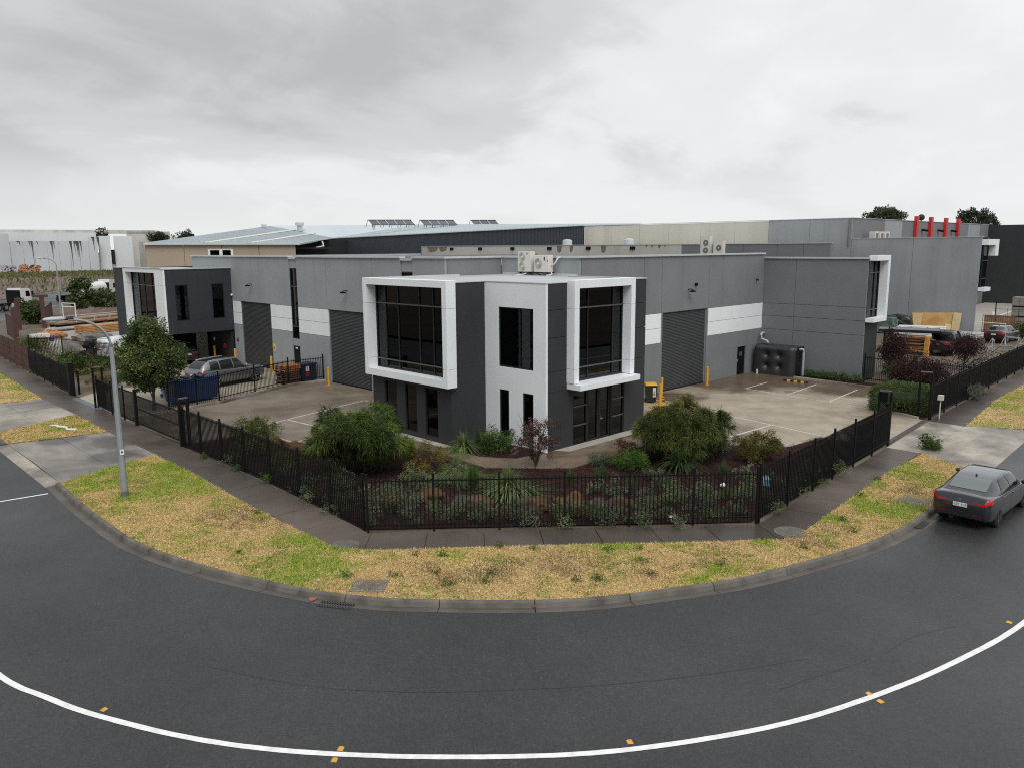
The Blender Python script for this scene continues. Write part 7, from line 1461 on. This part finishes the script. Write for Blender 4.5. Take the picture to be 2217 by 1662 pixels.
def scatter_low(name, label, spots, per, ls, cols, rad, h):
    Vs = []; cs = []
    for x, y, s in spots: V, c = clumpy((x, y, h*s*.45), (rad*s, rad*s, h*s*.5), 16, int(per*s), ls, cols, .12*s+.05, 0, .1); V[:, :, 2] = np.maximum(V[:, :, 2], .0); Vs.append(V); cs.append(c)
    V = np.concatenate(Vs); o = obj(name, np_mesh(name, V, 4, np.concatenate(cs)), M_LEAFM); o['kind'] = 'stuff'; o['label'] = label
WEED = [(18.06, 22.88), (16.88, 19.97), (16.88, 18.88), (17.65, 18.1), (17.86, 17.2), (18.46, 16.45), (19.59, 15.6), (20.41, 14.9), (21.48, 14.69), (22.05, 15.6), (23.16, 14.09), (22.25, 13.2), (24.6, 12.25), (26.06, 12.6), (28.91, 12.75), (26.93, 12.75), (14.3, 31.43), (14.3, 26.15), (14.1, 24.74), (14.0, 23.32), (14.0, 22.68), (14.15, 21.24), (25.05, 13.16), (22.9, 14.9), (24.0, 14.6), (24.6, 15.3), (23.7, 15.9), (25.2, 13.9), (27.4, 13.5), (28.6, 13.3), (29.8, 13.4), (19.9, 16.2), (21.0, 15.3), (18.0, 17.9), (17.2, 19.2), (16.4, 20.6), (16.6, 21.9), (15.3, 22.6), (15.0, 23.8), (15.2, 26.8), (15.1, 28.2), (16.5, 23.4), (26.3, 14.3), (27.6, 15.1), (24.9, 17.6), (24.3, 16.7), (22.9, 16.4), (21.9, 18.2), (17.8, 23.9), (18.9, 22.5), (17.37, 22.47), (17.26, 18.67), (19.17, 17.45), (19.37, 16.89), (22.69, 15.39), (22.0, 17.32), (30.3, 12.55), (16.2, 19.4), (15.2, 20.4), (18.9, 17.0), (20.3, 16.0), (23.6, 13.2), (21.2, 13.9), (27.9, 14.3), (25.9, 13.3)]
scatter_low('groundcover', 'grey-green saltbush weeds along the fence foot', [(x, y, random.uniform(.55, 1.15)) for x, y in WEED], 800, (.06, .032), [(.085, .11, .055), (.12, .15, .08), (.16, .185, .11), (.06, .085, .035)], .55, .75)
scatter_low('groundcover', 'green weeds along the grey wall by the water tank', [(52.9+random.uniform(-.25, .3), 24.6-k*.28, random.uniform(.5, 1.1)) for k in range(14)]+[(14.0, 30.5, .5), (14.0, 28.0, .7), (13.9, 33.5, .4)], 330, (.10, .03), G_DK+LIM, .35, .55)
scatter_low('groundcover', 'rough grass and weeds in the overgrown left garden', [(random.uniform(16.3, 21), random.uniform(60, 90), random.uniform(.8, 1.8)) for _ in range(60)], 110, (.28, .035), JUN+[(.2, .16, .07), (.16, .13, .05)], .9, .5)

# ------------------------------------------------------------------ grass verges
VERGES = [KERB[0:]+[(36.35, 11.45), (32.49, 11.42), (27.19, 11.02), (23.8, 10.75), (22.4, 10.88), (20.48, 12.55), (16.58, 16.07), (12.75, 19.4), (12.2, 20.4), (12.23, 22.99), (12.26, 26.06), (12.54, 31.08), (12.62, 35.75), (10.5, 34.88)],
          [(8.5, 45.72), (10.75, 46.85), (12.84, 47.9), (12.66, 42.05), (10.6, 42.33), (8.45, 42.8)], [(8.75, 54.8), (9.4, 75), (11, 101), (15, 92), (13.85, 75), (13.33, 62.9), (12.9, 54.4), (10.8, 54.63)], [(44.65, 9.58), (60, 10.3), (92, 12.2), (90, 14.5), (59.6, 12.95), (52.15, 12.72), (43.55, 11.83), (44.2, 10.82)]]
for v in VERGES: struct('verge', MB().sheet(v, 0.008), M_TURF)
GREEN = [(11.6, 30.2, 2.2, .95), (10.6, 33.2, 1.9, .9), (11.9, 27.2, 1.0, .7), (10.9, 19.6, 1.5, .75), (12.0, 33.5, 1.6, 1.0), (11.5, 31.5, 1.4, .9), (9.9, 34.1, 1.1, 1.0), (11.2, 34.5, 1.2, 1.0), (9.8, 30.0, 1.0, .8), (10.8, 29.5, 1.5, .75), (11.9, 28.6, 1.0, .9), (12.2, 26.5, .5, .8), (12.1, 24.5, .4, .6), (12.0, 21.6, .8, 1.1), (11.5, 20.2, .9, 1.1), (11.2, 18.9, 1.0, .85), (12.5, 20.2, .75, 1.2), (10.3, 19.0, .9, .7), (10.9, 17.9, .7, .5),
         (14.35, 16.9, .6, .9), (14.9, 16.2, .5, .7), (18.3, 14.2, 1.2, .9), (19.6, 13.2, .8, .7), (17.9, 11.2, .6, .7), (19.0, 10.9, .5, .6), (23.4, 9.9, .6, .6), (25.3, 10.8, .5, .8), (27.4, 9.9, 1.1, 1.2), (28.3, 9.3, .9, 1.0), (28.6, 10.8, .7, .9), (30.5, 11.2, .7, .8), (33.2, 11.2, 1.3, .9), (35.6, 10.2, .9, .6), (31.6, 9.6, .7, .5), (16.2, 15.9, .5, .5), (21.6, 11.2, .6, .6),
         (10.8, 46.3, .9, .7), (11.9, 44.2, .9, .8), (9.4, 44.5, .8, .4), (13.0, 60, 1.6, 1.0), (13.3, 66, 2.2, 1.1), (45.2, 10.8, .9, .8), (50, 12.2, 2, .8), (55, 12.3, 2.5, .7)]
BROWN = [(14.6, 15.6, .8, .8), (17.6, 12.6, .8, .8), (13.0, 15.8, .7, .6), (19.0, 12.0, .8, .7), (10.2, 22.5, .6, .5), (24.6, 10.0, .6, .7), (29.9, 10.6, .6, .7), (11.4, 25.6, .9, .8), (12.0, 24.2, .6, .7), (10.9, 24.3, .7, .5), (15.9, 14.6, .8, .6), (17.0, 13.6, .9, .6), (22.6, 10.3, .7, .9), (13.2, 16.9, .7, .4), (20.1, 11.6, .8, .4), (30.5, 9.9, .7, .6), (33.0, 9.8, .6, .4)]
def grass_colour(P):
    g = np.zeros(len(P)); b = np.zeros(len(P))
    for x, y, r, s in GREEN: g = np.maximum(g, s*np.exp(-((P[:, 0]-x)**2+(P[:, 1]-y)**2)/(r*r)))
    for x, y, r, s in BROWN: b = np.maximum(b, s*np.exp(-((P[:, 0]-x)**2+(P[:, 1]-y)**2)/(r*r)))
    n1_, n2_, n3_ = vnoise(P, .9, 3), vnoise(P, 2.7, 5), vnoise(P, 7.5, 8)
    n4_ = vnoise(P, .45, 11); g = np.clip(g*1.22+(n1_-.56)*.9+(n2_-.5)*.8+(n3_-.5)*.7, 0, 1); b = np.clip(b*1.2+(n4_-.5)*.9+(n2_-.55)*1.1+(n3_-.5)*.8, 0, 1)*(1-g)
    return g, b
for vi, (v, dens) in enumerate(zip(VERGES, (2100, 1300, 500, 450))):
    a = np.array(v); lo, hi = a.min(0)-.05, a.max(0)+.05; N_ = int((hi-lo).prod()*dens); P = lo+RNG.random((N_, 2))*(hi-lo); P = P+RNG.normal(size=P.shape)*.0; P = P[inpoly(P, v)]; n = len(P); P = P+RNG.normal(size=P.shape)*.025
    g, b = grass_colour(P); hgt = RNG.uniform(.018, .055, n)*(.8+.6*g); lay = RNG.uniform(.6, 1.6, n)*(1.25-.5*g); ang = RNG.uniform(0, 2*np.pi, n)
    B0 = np.concatenate([P, np.full((n, 1), .006)], 1); T = B0+np.stack([np.cos(ang)*hgt*lay, np.sin(ang)*hgt*lay, hgt], 1); S = np.stack([-np.sin(ang), np.cos(ang), np.zeros(n)], 1)*(RNG.uniform(.006, .014, n)*(1.0 if vi == 0 else 1.7))[:, None]
    straw = np.array([(.62, .455, .185), (.50, .34, .13), (.72, .56, .27), (.35, .225, .095)])[RNG.integers(0, 4, n)]; green = np.array([(.20, .31, .03), (.30, .40, .045), (.42, .46, .08), (.14, .23, .025)])[RNG.integers(0, 4, n)]; brown = np.array([(.20, .125, .07), (.26, .16, .085), (.14, .09, .06)])[RNG.integers(0, 3, n)]
    pick = RNG.random(n); col = np.where((pick < g)[:, None], green, straw); col = np.where(((pick > .2) & (RNG.random(n) < b*.95))[:, None], brown, col); col = col*(1+RNG.uniform(-.2, .2, (n, 1)))
    o = obj('verge_grass', np_mesh('verge_grass', np.stack([B0-S, T, B0+S], 1), 3, col), M_LEAFM); o['kind'] = 'stuff'; o['label'] = 'patchy straw and green verge grass'
scatter_low('verge_weeds', 'small green weeds dotted over the dry verge', [(x+random.uniform(-.1, .1), y+random.uniform(-.1, .1), random.uniform(.25, .6)) for x, y in ((13.5, 17.9), (14.1, 17.3), (15.8, 16.6), (16.4, 15.9), (12.9, 15.6), (13.6, 15.0), (14.3, 15.3), (13.1, 16.6), (15.5, 13.4), (17.4, 12.2), (16.1, 13.1), (12.2, 17.1), (11.2, 18.0), (18.0, 12.9), (22.1, 10.1), (24.5, 9.5), (25.4, 10.3), (28.5, 11.0), (19.3, 11.1), (12.0, 24.9), (9.9, 22.0), (17.9, 14.2), (18.7, 13.6), (31.0, 11.3))], 260, (.06, .025), LIM+G_DK, .36, .28)
n = 42000; P = np.stack([RNG.uniform(10, 125, n), RNG.uniform(185, 352, n)], 1); keep = (P[:, 1] > 320-(P[:, 0]-60)*.4+RNG.normal(size=n)*14) | (RNG.random(n) < .05); P = P[keep]; n = len(P)
C = np.concatenate([P, np.full((n, 1), -.1)], 1); D = unit(rdir(n)*.5+np.array([0, 0, 1.])); o = obj('paddock_grass', np_mesh('paddock_grass', leafquads(C, D, RNG.uniform(.5, 1.6, n), RNG.uniform(.25, .6, n)), 4, tint(n, [(.11, .12, .045), (.15, .145, .06), (.09, .105, .04), (.17, .15, .08)], .25)), M_LEAFM); o['kind'] = 'stuff'; o['label'] = 'rank grass between the far paddock and the white wall'
